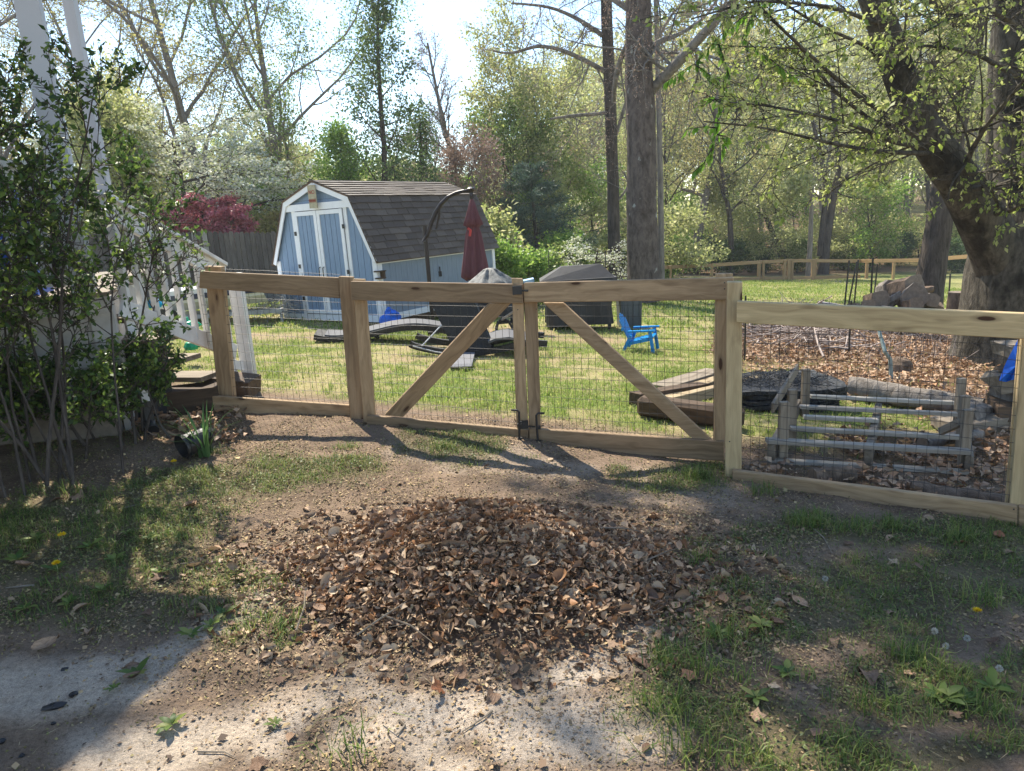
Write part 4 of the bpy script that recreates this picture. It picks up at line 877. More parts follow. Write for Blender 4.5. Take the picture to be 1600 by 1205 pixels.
# boat on trailer
BW = M_basic('white_boat_hull', (.62, .63, .62), .4, 8, .08, .05); NAVY = M_basic('navy_stripe', (.01, .02, .05), .4)
by = 13.2; xa = at(230, 470, by)[0]; xb = at(424, 470, by)[0]; boat = thing('boat', 'small white boat with a navy stripe parked on its trailer left of the shed', 'boat', (xb, by, float(gz(xb, by))))
zc = at(400, 458, by)[2]; secs = []
m = MB(); N_ = 14; prof_ = []
for i in range(N_ + 1):
    t = i / N_; x = xa + (xb - xa) * t; wid = .75 * (1 - max(0, .45 - t) ** 2 * 4.2) + .02; wid = max(wid, .03); dep = .42; top = zc + .12 + .1 * t
    for a_, zf in ((-1, 1), (-1.0, .62), (-.96, .45), (-.7, .1), (0, 0), (.7, .1), (.96, .45), (1, .62), (1, 1)): m.v.append((x, by + .4 + a_ * wid, top - dep * (1 - zf)))
    prof_.append((x, wid, top, dep))
for i in range(N_):
    for j in range(8): m.f.append((i * 9 + j, (i + 1) * 9 + j, (i + 1) * 9 + j + 1, i * 9 + j + 1))
    m.f.append((i * 9, i * 9 + 8, (i + 1) * 9 + 8, (i + 1) * 9))
m.build('hull', BW, boat, local=False, smooth=False)
m = MB()
for i in range(N_):
    (x0, w0, t0, d0), (x1, w1, t1, d1) = prof_[i], prof_[i + 1]
    m.hexa([(x0, by + .4 - w0 - .012, t0 - d0 * .42), (x1, by + .4 - w1 - .012, t1 - d1 * .42), (x1, by + .4 - w1 - .012, t1 - d1 * .2), (x0, by + .4 - w0 - .012, t0 - d0 * .2), (x0, by + .4 - w0, t0 - d0 * .42), (x1, by + .4 - w1, t1 - d1 * .42), (x1, by + .4 - w1, t1 - d1 * .2), (x0, by + .4 - w0, t0 - d0 * .2)])
m.build('stripe', NAVY, boat, local=False)
GALV = M_basic('galvanised_steel', (.4, .41, .42), .5, 20, .15, .1, metal=.4)
stick('trailer_frame', (xa, by - .1, zc - .36), (xb + .2, by - .05, zc - .34), .06, .08, GALV, boat); stick('trailer_frame', (xa, by + .8, zc - .36), (xb + .2, by, zc - .34), .06, .08, GALV, boat)
for xx in (-6.2, -7.2):
    m = MB(); m.tube([(xx, by - .35, zc - .4), (xx, by - .2, zc - .4)], .25, 16); m.build('wheel', BLACK, boat, local=False)
m = MB(); m.tube([(xb + .15, by, zc - .3), (xb + .15, by, float(gz(xb, by)))], .03, 6); m.build('jack_stand', GALV, boat, local=False)
# pale brush heap beside the shed
lines = []
c0 = at(430, 478, 13.4)
for i in range(130):
    a = rs.normal(0, 1, 3) * [.22, .2, .1]; d = unit(rs.normal(0, 1, (1, 3)) * [1, .6, .6])[0] * rs.uniform(.15, .4); p = c0 + a; p[2] = max(p[2], float(gz(p[0], p[1])) + .02)
    lines.append((np.array([p - d / 2, p + rs.normal(0, .02, 3), p + d / 2]), np.array([.006, .005, .003])))
tag(link('brush_heap', tubes_mesh('brush_heap', lines, 4), M_basic('bleached_twigs', (.4, .38, .36), .8)), 'pale heap of netting and twigs between the boat and the shed', 'brush heap', kind='stuff')
def G_(px, py, dz=0):
    p = g(px, py); return np.array([p[0], p[1], p[2] + dz])
# ------------------------------------------------------------------ cantilever umbrella
PA = 11.6; UM = M_basic('dark_bronze_metal', (.035, .028, .026), .4, 12, .15, .05, metal=.4); MAR = M_basic('maroon_canvas', (.12, .04, .045), .8, 30, .2, .4, stretch=(1, 1, .15))
pb_ = at(675.5, 495, PA); pt_ = at(679.5, 352, PA); ub = thing('cantilever_umbrella', 'closed maroon cantilever umbrella hanging from a curved dark pole', 'umbrella', (pb_[0], PA, float(gz(pb_[0], PA))))
zb = float(gz(pb_[0], PA)); xx = pb_[0]
MB().tube([(xx, PA, zb), (xx, PA, pt_[2])], .035, 10).build('pole', UM, ub, local=False)
m = MB(); m.beam((xx - .5, PA, zb + .03), (xx + .5, PA, zb + .03), .08, .05); m.beam((xx, PA - .5, zb + .08), (xx, PA + .5, zb + .08), .08, .05); m.build('cross_base', UM, ub, local=False)
arc = [(661, 377), (668, 368), (673, 350), (680, 333), (689, 319), (700, 308), (713, 301.5), (725, 298.5), (735, 298.5)]
MB().tube([at(a, b, PA - .06) for a, b in arc], [.022, .03, .035, .035, .033, .03, .028, .026, .026], 8).build('arm', UM, ub, local=False)
MB().tube([at(681, 358, PA - .03), at(686, 335, PA - .05), at(686.5, 322, PA - .06)], .02, 6).build('strut', UM, ub, local=False)
MB().tube([at(664, 377, PA - .08), at(660, 378, PA - .2), at(666, 366, PA - .06)], .012, 5).build('handle', UM, ub, local=False)
m = MB(); p = at(736, 298, PA - .06); m.lathe([(.001, .06), (.04, .05), (.07, .03), (.05, .01), (.03, -.03), (.035, -.08), (.02, -.16)], p, 10); m.build('finial', UM, ub, local=False)
# closed canopy: fluted, with a tie and a top skirt
top = at(737, 311, PA - .06); bot = at(741.5, 437, PA - .06); nn_ = 40; V = []
prf = [(0, .03), (.05, .06), (.12, .085), (.22, .12), (.315, .165), (.33, .12), (.36, .10), (.42, .13), (.55, .16), (.7, .19), (.85, .22), (.96, .235), (1, .16)]
for t, r in prf:
    for i in range(nn_):
        a = 2 * math.pi * i / nn_; r_c = r * .8; f = .8 * (1 + .24 * math.sin(a * 8 + t * 1.5) * min(1, t * 4) + .09 * math.sin(a * 3 + 2 * t)); c_ = top + (bot - top) * t
        V.append((c_[0] + r * f * math.cos(a), c_[1] + r * f * math.sin(a), c_[2] + (.02 * math.sin(a * 5) if t > .9 else 0)))
m = MB(); m.add(V, [(j * nn_ + i, j * nn_ + (i + 1) % nn_, (j + 1) * nn_ + (i + 1) % nn_, (j + 1) * nn_ + i) for j in range(len(prf) - 1) for i in range(nn_)]); m.build('canopy', MAR, ub, local=False, smooth=True)
p = at(731, 357, PA - .2); MB().tube([p, p + [.04, -.01, -.03], p + [.02, -.02, -.12]], .022, 5).build('tie_strap', M_basic('red_strap', (.45, .05, .04), .6), ub, local=False)
# ------------------------------------------------------------------ wave loungers
def ribbon(name, prof, w, th, y, mat, par, dyx=0.0):
    """prof: list of (x,z) world along the lounger; width along +y"""
    m = MB(); P = np.array(prof, float); K = len(P); t = np.gradient(P, axis=0); t /= np.linalg.norm(t, axis=1, keepdims=True); nrm = np.stack([-t[:, 1], t[:, 0]], 1)
    for i in range(K):
        a = P[i] + nrm[i] * th / 2; b = P[i] - nrm[i] * th / 2
        m.v += [(a[0], y, a[1]), (a[0] + dyx, y + w, a[1]), (b[0] + dyx, y + w, b[1]), (b[0], y, b[1])]
    for i in range(K - 1):
        for j in range(4): m.f.append((i * 4 + j, i * 4 + (j + 1) % 4, (i + 1) * 4 + (j + 1) % 4, (i + 1) * 4 + j))
    m.f += [(0, 1, 2, 3), (K * 4 - 1, K * 4 - 2, K * 4 - 3, K * 4 - 4)]
    return m.build(name, mat, par, local=False, smooth=False)
def xz(px, py, Y): p = at(px, py, Y); return (p[0], p[2])
def smooth_(pts, n=22):
    P = np.array(pts, float); t = np.linspace(0, 1, len(P)); tt = np.linspace(0, 1, n); out = []
    for k_ in range(2):
        v = P[:, k_]; out.append(np.interp(tt, t, v))
    o = np.array(out).T; 
    for _ in range(2): o[1:-1] = (o[:-2] + 2 * o[1:-1] + o[2:]) / 4
    return o
Y1 = 10.3
l1 = thing('sun_lounger', 'low black wave-shaped sun lounger with a grey top, left of the gate stile', 'sun lounger', g(590, 530), group='black wave loungers')
pr1 = smooth_([xz(490, 527, Y1), xz(515, 532, Y1), xz(545, 530, Y1), xz(580, 524, Y1), xz(612, 515, Y1), xz(650, 511, Y1), xz(690, 516, Y1), xz(712, 522, Y1)])
ribbon('frame', pr1, .62, .075, Y1, WICK, l1, -.1)
pr1b = pr1.copy(); pr1b[:, 1] += .05; ribbon('sling', pr1b[2:], .54, .022, Y1 + .04, CUSH, l1, -.08)
for t in (.42, .95):
    i = int(t * 21); x, z = pr1[i]
    for yy in (Y1 + .06, Y1 + .54): MB().beam((x, yy, z), (x + .12, yy, float(gz(x, yy))), .05, .05).build('leg', WICK, l1, local=False)
Y2 = 9.2
l2 = thing('sun_lounger', 'upended black wicker lounger with a curved runner and a grey seat behind the gate centre', 'sun lounger', g(750, 575), group='black wave loungers')
pr2 = smooth_([xz(640, 538, Y2), xz(648, 542, Y2), xz(680, 549, Y2), xz(715, 553, Y2), xz(750, 552, Y2), xz(790, 545, Y2), xz(825, 535, Y2), xz(855, 538, Y2)], 26)
ribbon('frame', pr2, .07, .08, Y2, WICK, l2); 
pr2c = pr2.copy(); ribbon('frame', pr2c, .07, .08, Y2 + .7, WICK, l2)
ribbon('seat', [xz(763, 535, Y2), xz(775, 530, Y2), xz(795, 528, Y2), xz(822, 533, Y2), xz(828, 540, Y2)], .72, .03, Y2 - .02, CUSH, l2)
# dark back panel leaning up to the left
a0, a1, b0, b1 = at(712, 553, Y2 + .1), at(772, 548, Y2 + .1), at(735, 470, Y2 + .25), at(672, 470, Y2 + .25)
b0, b1 = at(738, 462, Y2 + .3), at(668, 462, Y2 + .3)
m = MB(); m.hexa([a0, a1, b0, b1] + [tuple(np.array(p) + [0.02, .06, 0]) for p in (a0, a1, b0, b1)]); m.build('back_panel', WICK, l2, local=False)
f0, f1, f2, f3 = G_(704, 580, .05), G_(738, 579, .05), at(742, 553, Y2), at(693, 553, Y2)
m = MB(); m.hexa([f0, f1, f2, f3] + [tuple(np.array(p) + [0, .06, .02]) for p in (f0, f1, f2, f3)]); m.build('foot_panel', M_basic('woven_grey_panel', (.13, .13, .14), .7, 90, .4, .5), l2, local=False)
m = MB(); m.tube([at(659, 541, Y2 - .03), at(690, 508, Y2 + .1)], .009, 5); m.tube([at(645, 541, Y2 - .05), at(680, 550, Y2 - .05), at(730, 557, Y2 - .05)], .01, 5); m.build('metal_rod', GALV, l2, local=False)
# covered chairs with grey cover, and metal chair beneath
Y3 = 10.6
cvd = thing('covered_table', 'patio furniture under a crumpled pale grey cover left of the gate centre post', 'covered furniture', g(760, 530))
def cover(name, cx, cy, z0, prof, mat, par, n=44, fl=.05, sq=1.0, seed=1, fx=1.0, rot=0.0):
    r_ = np.random.RandomState(seed); ph = r_.rand(6) * 6.28; m = MB()
    for z, r in prof:
        for i in range(n):
            a = 2 * math.pi * i / n; ca, sa = math.cos(a), math.sin(a)
            e = 1 / max(abs(ca), abs(sa)) ; rr_ = r * (1 + (e - 1) * sq) * (1 + fl * (math.sin(a * 7 + ph[0]) + .6 * math.sin(a * 13 + ph[1] + z * 4) + .5 * math.sin(a * 4 + ph[2] - z * 6)))
            x, y = rr_ * ca * fx, rr_ * sa; m.v.append((cx + x * math.cos(rot) - y * math.sin(rot), cy + x * math.sin(rot) + y * math.cos(rot), z0 + z + fl * .25 * math.sin(a * 6 + ph[3])))
    K = len(prof)
    for j in range(K - 1):
        for i in range(n): m.f.append((j * n + i, j * n + (i + 1) % n, (j + 1) * n + (i + 1) % n, (j + 1) * n + i))
    m.f.append(tuple((K - 1) * n + i for i in range(n)))
    return m.build(name, mat, par, local=False, smooth=True)
cx_ = at(766, 440, Y3)[0]; zt = at(762, 421, Y3)[2]; zg = float(gz(cx_, Y3)); H = zt - zg
cover('cover', cx_, Y3, zg, [(H - .42, .37), (H - .3, .37), (H - .2, .33), (H - .15, .26), (H - .07, .16), (H - .02, .10), (H, .04)], GRFAB, cvd, fl=.09, sq=.3)
cover('cover', cx_ - .02, Y3 + .02, zg, [(.42, .36), (.55, .37), (H - .3, .33)], DKFAB, cvd, fl=.04, sq=.7, seed=4)
for sx in (-1, 1):
    for sy in (-1, 1): MB().tube([(cx_ + sx * .25, Y3 + sy * .22, zg + .5), (cx_ + sx * .32, Y3 + sy * .25, zg + .2), (cx_ + sx * .28, Y3 + sy * .22, zg)], .015, 6).build('leg', UM, cvd, local=False)
p = at(790, 478, 10.1); ch = thing('patio_chair', 'bronze metal patio chair with curved arms tucked behind the gate centre post', 'chair', (p[0], p[1], float(gz(p[0], p[1]))))
zc_ = float(gz(p[0], p[1])); 
for s in (0, .45): MB().tube([at(775, 523, 10.1 + s), at(777, 507, 10.1 + s), at(784, 498, 10.1 + s), at(795, 502, 10.1 + s), at(806, 523, 10.1 + s)], .02, 6).build('frame', UM, ch, local=False)
MB().tube([at(783, 500, 10.0), at(803, 487, 10.05)], .018, 6).build('arm', M_basic('tan_arm', (.3, .22, .15), .6), ch, local=False)
MB().hexa([at(776, 507, 10.12), at(806, 505, 10.12), at(806, 500, 10.12), at(776, 502, 10.12), at(776, 507, 10.55), at(806, 505, 10.55), at(806, 500, 10.55), at(776, 502, 10.55)]).build('seat', WICK, ch, local=False)
tag(MB().beam(at(818, 440.5, 12), at(834, 437, 12), .3, .05).build('blue_lid', M_basic('pale_blue_plastic', (.25, .4, .55), .5)), 'pale blue plastic lid lying behind the gate centre', 'lid')
# black covered grill
Y4 = 12.4; gxl, gxr = at(849, 500, Y4)[0], at(966, 500, Y4)[0]; gz0 = float(gz((gxl + gxr) / 2, Y4)); ztop = at(900, 415, Y4 + .35)[2]; zsh = at(850, 440, Y4)[2]
gx0 = (gxl + gxr) / 2; hw = (gxr - gxl) / 2
gr2 = thing('grill', 'wide grill under a black cover with a pitched top near the blue chair', 'grill', (gx0, Y4 + .3, gz0))
def xz_(px, py, Y): return at(px, py, Y)
m = MB(); yb = Y4 + .7
TL, TR = at(877, 418, Y4 + .3), at(938, 416, Y4 + .35)
bl, br_, = (gxl - .03, Y4, zsh), (gxr, Y4, zsh - .04)
m.add([bl, br_, (gxr, yb, zsh), (gxl, yb, zsh), (TL[0], Y4 + .28, ztop), (TR[0], Y4 + .28, ztop + .01), (TR[0], Y4 + .45, ztop), (TL[0], Y4 + .45, ztop)], [(0, 1, 5, 4), (1, 2, 6, 5), (2, 3, 7, 6), (3, 0, 4, 7), (4, 5, 6, 7)])
V = m.v
m.build('cover_top', M_basic('black_cover_top_fabric', (.018, .018, .02), .6, 6, .3, .5), gr2, local=False)  # same black as the cover skirt, slightly rougher
m = MB(); N_ = 40
def ring(z, gx_, gy_, wob):
    out = []
    for i in range(N_):
        t = i / N_ * 4; s = int(t); f = t - s; c = [(-1, -1), (1, -1), (1, 1), (-1, 1), (-1, -1)]; x = c[s][0] + (c[s + 1][0] - c[s][0]) * f; y = c[s][1] + (c[s + 1][1] - c[s][1]) * f
        wv = wob * math.sin(i * 1.7) + wob * .6 * math.sin(i * .9 + z * 5); out.append((gx0 + x * (gx_ + wv), (Y4 + yb) / 2 + y * (gy_ + wv), z))
    return out
for z, a, b_, w_ in [(gz0 + .08, hw - .08, .36, .02), (gz0 + .4, hw - .1, .36, .015), (zsh - .15, hw - .02, .37, .01), (zsh + .0, hw, .36, .0), (zsh + .004, hw * .8, .2, 0)]: m.v += ring(z, a, b_, w_)
for j in range(4):
    for i in range(N_): m.f.append((j * N_ + i, j * N_ + (i + 1) % N_, (j + 1) * N_ + (i + 1) % N_, (j + 1) * N_ + i))
m.build('cover_skirt', DKFAB, gr2, local=False)
for sx in (-1, 1):
    for sy in (-1, 1): MB().box((gx0 + sx * (hw - .15), (Y4 + yb) / 2 + sy * .3, gz0 + .05), (.06, .06, .14)).build('leg', BLACK, gr2, local=False)
# grey bin right of the grill
a = at(970, 510, 12.7); b = at(1004, 510, 12.7); bw = b[0] - a[0]; zg = float(gz(a[0], 12.7)); z1 = at(985, 462, 12.7)[2]
bn = thing('storage_bin', 'slate grey ribbed plastic storage bin between the black grill and blue chair', 'bin', (a[0] + bw / 2, 13, zg)); BIN = M_basic('slate_plastic', (.1, .115, .125), .6, 10, .1, .1)
m = MB(); m.hexa([(a[0] + .02, 12.7, zg), (b[0] - .02, 12.7, zg), (b[0], 12.68, z1), (a[0], 12.68, z1), (a[0] + .02, 13.2, zg), (b[0] - .02, 13.2, zg), (b[0], 13.22, z1), (a[0], 13.22, z1)]); m.build('body', BIN, bn, local=False)
for i in range(4): MB().box((a[0] + bw * (i + .5) / 4, 12.68, (zg + z1) / 2), (.02, .03, z1 - zg - .1)).build('rib', BIN, bn, local=False)
MB().box((a[0] + bw / 2, 12.95, z1 + .02), (bw + .06, .6, .05)).build('lid', BIN, bn, local=False)
# ------------------------------------------------------------------ small blue adirondack chair
P = g(997, 548); ac = thing('garden_chair', 'small bright blue plastic slatted chair standing on the lawn', 'chair', P, math.radians(-22)); s = .82
def cbox(c, d, name, rx=0, ry=0, rz=0):
    R = Matrix.Rotation(rz, 3, 'Z') @ Matrix.Rotation(rx, 3, 'X') @ Matrix.Rotation(ry, 3, 'Y'); m = MB(); m.box([q * s for q in c], [q * s for q in d], R); return m.build(name, BLUEP, ac)
# chair faces local +x
for sy in (-1, 1):
    m = MB(); m.beam((.30 * s, sy * .22 * s, 0), (.25 * s, sy * .2 * s, .36 * s), .05 * s, .055 * s, up=(0, 1, 0)); m.build('leg', BLUEP, ac)
    m = MB(); m.beam((-.22 * s, sy * .22 * s, 0), (-.08 * s, sy * .19 * s, .3 * s), .05 * s, .06 * s, up=(0, 1, 0)); m.build('leg', BLUEP, ac)
    m = MB(); m.beam((.33 * s, sy * .23 * s, .385 * s), (-.12 * s, sy * .23 * s, .37 * s), .075 * s, .028 * s); m.build('armrest', BLUEP, ac)
    m = MB(); m.beam((.28 * s, sy * .19 * s, .24 * s), (-.14 * s, sy * .19 * s, .15 * s), .03 * s, .05 * s); m.build('seat_rail', BLUEP, ac)
for i in range(6): m = MB(); x = .27 - i * .07; m.beam((x * s, -.19 * s, (.27 - i * .017) * s), (x * s, .19 * s, (.27 - i * .017) * s), .058 * s, .018 * s); m.build('slat', BLUEP, ac)
hs = [.56, .62, .65, .62, .56]
for i in range(5):
    y = (i - 2) * .078; m = MB(); m.beam((-.10 * s, y * s, .17 * s), ((-.10 - .42 * (hs[i] - .17)) * s, y * 1.12 * s, hs[i] * s), .015 * s, .066 * s, up=(0, 1, 0)) ; m.build('slat', BLUEP, ac)
m = MB(); m.beam((-.23 * s, -.19 * s, .40 * s), (-.23 * s, .19 * s, .40 * s), .02 * s, .05 * s); m.build('back_rail', BLUEP, ac)
tag(ac, group=None)
# blue bag beside the shed
P = at(612, 500, 12.2); z0 = float(gz(P[0], P[1])); bag = thing('plastic_bag', 'crumpled blue plastic bag with a red print slumped against the shed', 'bag', (P[0], P[1], z0))
def lump(c, r, n=10, k=8, seed=0, amp=.2, flat=1.0):
    r_ = np.random.RandomState(seed); m = MB(); c = np.array(c, float)
    for j in range(k + 1):
        th = math.pi * j / k
        for i in range(n):
            a = 2 * math.pi * i / n; f = 1 + r_.uniform(-amp, amp); m.v.append(tuple(c + np.array([r[0] * math.sin(th) * math.cos(a) * f, r[1] * math.sin(th) * math.sin(a) * f, r[2] * math.cos(th) * (1 + r_.uniform(-amp, amp) * .5)])))
    for j in range(k):
        for i in range(n): m.f.append((j * n + i, j * n + (i + 1) % n, (j + 1) * n + (i + 1) % n, (j + 1) * n + i))
    return m
lump((P[0], P[1], z0 + .14), (.2, .12, .2), seed=3, amp=.25).build('bag_body', TARP, bag, local=False)
lump((P[0] + .04, P[1] - .12, z0 + .12), (.06, .03, .05), seed=5, n=7, k=5).build('print', M_basic('red_print', (.5, .2, .2), .5), bag, local=False)
lump((P[0] - .03, P[1], z0 + .33), (.05, .04, .06), seed=6, n=7, k=5).build('knot', TARP, bag, local=False)
# --- lumber pile behind the right gate leaf
def lum(name, a, b, w_, h_, mat, lb, cat='board', bev=.004):
    return tag(stick(name, a, b, w_, h_, mat, None, bev=bev), lb, cat)
lum('timber', G_(1000, 648, .09), G_(1160, 672, .09), .17, .17, MW['dark'], 'rounded dark landscape timber lying lowest in the lumber pile', 'timber', .03)
lum('timber', G_(992, 636, .07), G_(1100, 618, .07), .15, .12, MW['dark'], 'dark timber end under the left of the lumber pile', 'timber')
A0 = at(1010, 627, 6.15); B0 = at(1140, 587, 7.3)
lum('board', A0, B0, .14, .04, MW['lumber'], 'tan board at the back left of the lumber pile', 'board')
lum('board', at(1030, 606, 6.9), at(1118, 580, 7.7), .25, .05, MW['grey'], 'wide grey board at the top left of the lumber pile', 'board')
lum('post', at(1045, 628, 6.0), at(1195, 592, 6.75), .09, .09, MW['lumber'], 'pale square post lying diagonally on top of the lumber pile', 'post')
lum('board', at(1070, 640, 5.95), at(1200, 662, 6.0), .14, .04, MW['grey'], 'grey board lying flat in front of the pale post', 'board')
lum('board', at(1050, 655, 5.75), at(1150, 668, 5.72), .12, .05, MW['lumber'], 'short tan board at the lower front of the lumber pile', 'board')
# black mesh pile
k = NT('black_netting'); nn = k.noise(k.coord(), 45, 3, .6); k.col(k.ramp(nn, [(.5, (.006, .006, .007)), (.68, (.05, .05, .05)), (.8, (.3, .3, .3))])); k.set(.5, 0, .5); k.bump(nn, 1.0, .02); NET = k.m
net = thing('netting_roll', 'folded pile of black plastic netting between the lumber and the grey rack', 'netting', G_(1230, 655))
c_ = (G_(1235, 660) + G_(1250, 625)) / 2
for j in range(5):
    z = c_[2] + .01 + j * .042; m = MB(); sh = rs.normal(0, .02, 2); n = 26; vv = []
    for i in range(n):
        a = 2 * math.pi * i / n; r = 1 + .06 * math.sin(a * 3 + j) + .04 * math.sin(a * 7 - j); ex = .5 ; ca, sa = math.cos(a), math.sin(a)
        vv.append((c_[0] + sh[0] + .48 * r * math.copysign(abs(ca) ** ex, ca), c_[1] + .35 + sh[1] + .40 * r * math.copysign(abs(sa) ** ex, sa)))
    m.v = [(x, y, z - .018 + .01 * math.sin(x * 9)) for x, y in vv] + [(x, y, z + .016 + .012 * math.sin(x * 9)) for x, y in vv]
    m.f = [(i, (i + 1) % n, n + (i + 1) % n, n + i) for i in range(n)] + [tuple(range(n))[::-1], tuple(n + i for i in range(n))]
    m.build('fold', NET, net, local=False)
# netting strands (a real open mesh laid over the pile)
lines = []
for i in range(420):
    a = rs.uniform(0, 6.28); r = rs.uniform(.2, 1.05); x = c_[0] + .5 * r * math.cos(a); y = c_[1] + .35 + .42 * r * math.sin(a); z = c_[2] + (.21 if r < .85 else rs.uniform(.02, .2)); d = rs.normal(0, .07, 3) * [1, 1, .5]
    lines.append((np.array([[x, y, z], [x + d[0] * .5, y + d[1] * .5, z + .02], [x + d[0], y + d[1], z + d[2] * .3]]), np.full(3, .003)))
o = link('netting_strands', tubes_mesh('netting_strands', lines, 4), DKFAB, net); o['kind'] = 'stuff'
x0, y0, z0 = at(1060, 603, 7.0)
m = MB(); m.hexa([at(1062, 604, 6.9), at(1120, 598, 7.0), at(1125, 582, 7.9), at(1085, 590, 7.9)] + [tuple(np.array(at(*q)) + [0, 0, -.03]) for q in ((1062, 604, 6.9), (1120, 598, 7.0), (1125, 582, 7.9), (1085, 590, 7.9))])
tag(m.build('netting_sheet', NET), 'flat black netting draped over the back of the lumber pile', 'netting')
# ------------------------------------------------------------------ grey firewood rack
Wg = MW['grey']; rk_ = thing('firewood_rack', 'weathered grey wooden rack with upright ends lying low behind the right panel', 'rack', G_(1350, 720))
FLx = G_(1205, 724); FR = G_(1512, 742)
ez = lambda p, dz: np.array([p[0], p[1], p[2] + dz])
dx_ = (FR - FLx) / np.linalg.norm(FR - FLx); bk = np.array([.50, .86, 0]); 
D_ = 1.15; gb = lambda t, d, dz: FLx + (FR - FLx) * t + bk * d + np.array([0, 0, dz]) 
Wp = MW['grey_sunlit']
stick('rail', gb(-.02, 0, .02), gb(1.01, 0, .02), .06, .025, Wp, rk_)
stick('rail', gb(-.03, .0, .16), gb(1.0, .0, .16), .07, .03, Wp, rk_)
stick('rail', gb(.06, .30, .165), gb(.98, .30, .165), .055, .028, Wp, rk_)
stick('rail', gb(.10, .60, .17), gb(.52, .60, .17), .05, .028, Wp, rk_)
stick('rail', gb(.05, .85, .18), gb(.96, .85, .18), .05, .028, Wp, rk_)
stick('rail', gb(.08, D_, .19), gb(.95, D_, .19), .05, .028, Wp, rk_)
for t in (0, .5, 1):
    stick('crosspiece', gb(t, -.03, .085), gb(t, D_ + .03, .10), .05, .11, Wg, rk_)
for t in (.035, .955):
    for d in (.0, .35, D_ - .1) if t < .5 else (.02, .4, D_ - .2):
        stick('post', gb(t + .02, d + .03, .04), gb(t + .02, d + .03, .43), .06, .04, Wg, rk_, up=(0, 1, 0))
stick('end_board', gb(.0, .0, .39), gb(.0, D_ - .05, .43), .02, .07, Wg, rk_)
stick('brace', gb(.86, .3, .2), gb(.95, .1, .33), .04, .05, Wg, rk_)
# logs, stick, stones
BARK_G = M_bark('grey_log_bark', (.3, .26, .22), (.12, .1, .08), .22, 16); BARK_B = M_bark('brown_log_bark', (.24, .17, .12), (.07, .05, .035), .3, 10); CUT = M_basic('cut_wood_face', (.2, .145, .1), .8, 20, .25, .2)
def log(a, b, r0, r1, lb, mat, cat='log', grp=None, seg=9, cut=True):
    a = np.array(a, float); b = np.array(b, float); t = np.linspace(0, 1, seg)[:, None]; P = a + (b - a) * t; P[1:-1] += rs.normal(0, r0 * .08, (seg - 2, 3)); L = float(np.linalg.norm(b - a))
    o = thing('log', lb, cat, a, group=grp); bk_ = link('bark', tubes_mesh('bark', [(P, np.linspace(r0, r1, seg) * rs.uniform(.93, 1.07, seg))], 14, .12), mat, o)
    d = unit((b - a)[None])[0]
    for c, r, s in ((a, r0, -1), (b, r1, 1)):
        m = MB(); m.tube([c - d * s * .01, c + d * s * .004], r * .93, 12); m.build('cut_end', CUT, o, local=False)
    return o
p1, p2 = G_(1330, 623, .1), G_(1535, 655, .09); log(p1, p2, .11, .09, 'long weathered grey log lying in the leaves behind the rack', BARK_G, seg=14)
log(G_(1270, 755, .04), G_(1330, 752, .04), .06, .06, 'stubby dark log lying behind the bottom rail of the right panel', BARK_B)
log(G_(1425, 775, .03), G_(1575, 795, .04), .06, .05, 'brown log half buried in leaves close behind the right bottom rail', BARK_B)
log(G_(1440, 706, .06), G_(1530, 690, .06), .05, .04, 'pale split branch lying across the right end of the rack', BARK_G)
pa = G_(1393, 596); tag(MB().tube([pa, pa + [-.03, -.0, .25], at(1383, 550, 7.6), at(1374, 518, 7.75), at(1370, 490, 7.8)], [.02, .022, .02, .018, .016], 7).build('stick', M_basic('pale_green_pole', (.22, .28, .26), .7, 10, .3)), 'pale blue green stick leaning upright out of the leaf litter', 'stick')
lump_ = lump(G_(1405, 585, .07), (.14, .12, .14), seed=8, amp=.2); tag(lump_.build('stump', BARK_B), 'small dark mossy stump beside the leaning green stick', 'stump')
# right side: stacked slate and wood with a blue tarp
P = G_(1572, 670); wp = [(-.38, .0, .05, .5, .3, .1, .2), (.05, .05, .16, .42, .34, .1, -.25), (.1, .1, .27, .36, .3, .09, .1), (.02, .15, .38, .32, .3, .1, -.1), (.12, .1, .49, .4, .3, .07, .15), (-.3, .1, .15, .3, .2, .08, .5), (.12, .2, .6, .36, .3, .07, 0)]
for i, (dx, dy, dz, sx, sy, sz, an) in enumerate(wp):
    m = MB(); m.box((0, 0, 0), (sx, sy, sz)); V = np.array(m.v) + rs.normal(0, .018, (8, 3)); m.v = [tuple(q) for q in V]
    tag(m.build('split_wood', [Wg, MW['dark'], BARK_G][i % 3], None, T(P + [dx + .1, dy, dz]) @ Matrix.Rotation(an, 4, 'Z')), ['grey broken slab lowest at the left of the wood stack by the right post', 'dark slab second from the bottom of the wood stack', 'short grey block in the middle of the wood stack', 'grey block just above the middle of the wood stack', 'dark piece near the top of the wood stack under the blue tarp', 'tilted pale slab leaning on the left of the wood stack', 'topmost block of the wood stack under the blue tarp'][i], 'firewood')
a = at(1560, 594, 5.9); tv = []
outl = [(1561, 595), (1572, 597), (1580, 594), (1594, 592), (1604, 590), (1612, 560), (1612, 535), (1590, 531), (1583, 545), (1574, 562), (1567, 578)]
n = len(outl); m = MB(); m.v = [tuple(at(px, py, 5.35 + .03 * math.sin(i * 2.1))) for i, (px, py) in enumerate(outl)] + [tuple(at(px + 4, py - 2, 5.6 + .03 * math.sin(i * 1.3))) for i, (px, py) in enumerate(outl)]
cI = len(m.v); m.v.append(tuple(at(1590, 570, 5.27))); m.f = [(i, (i + 1) % n, cI) for i in range(n)] + [(i, (i + 1) % n, n + (i + 1) % n, n + i) for i in range(n)] + [tuple(n + i for i in range(n))]
tag(m.build('tarp', TARP), 'bright blue plastic tarp hanging over the wood stack at the right edge', 'tarp')
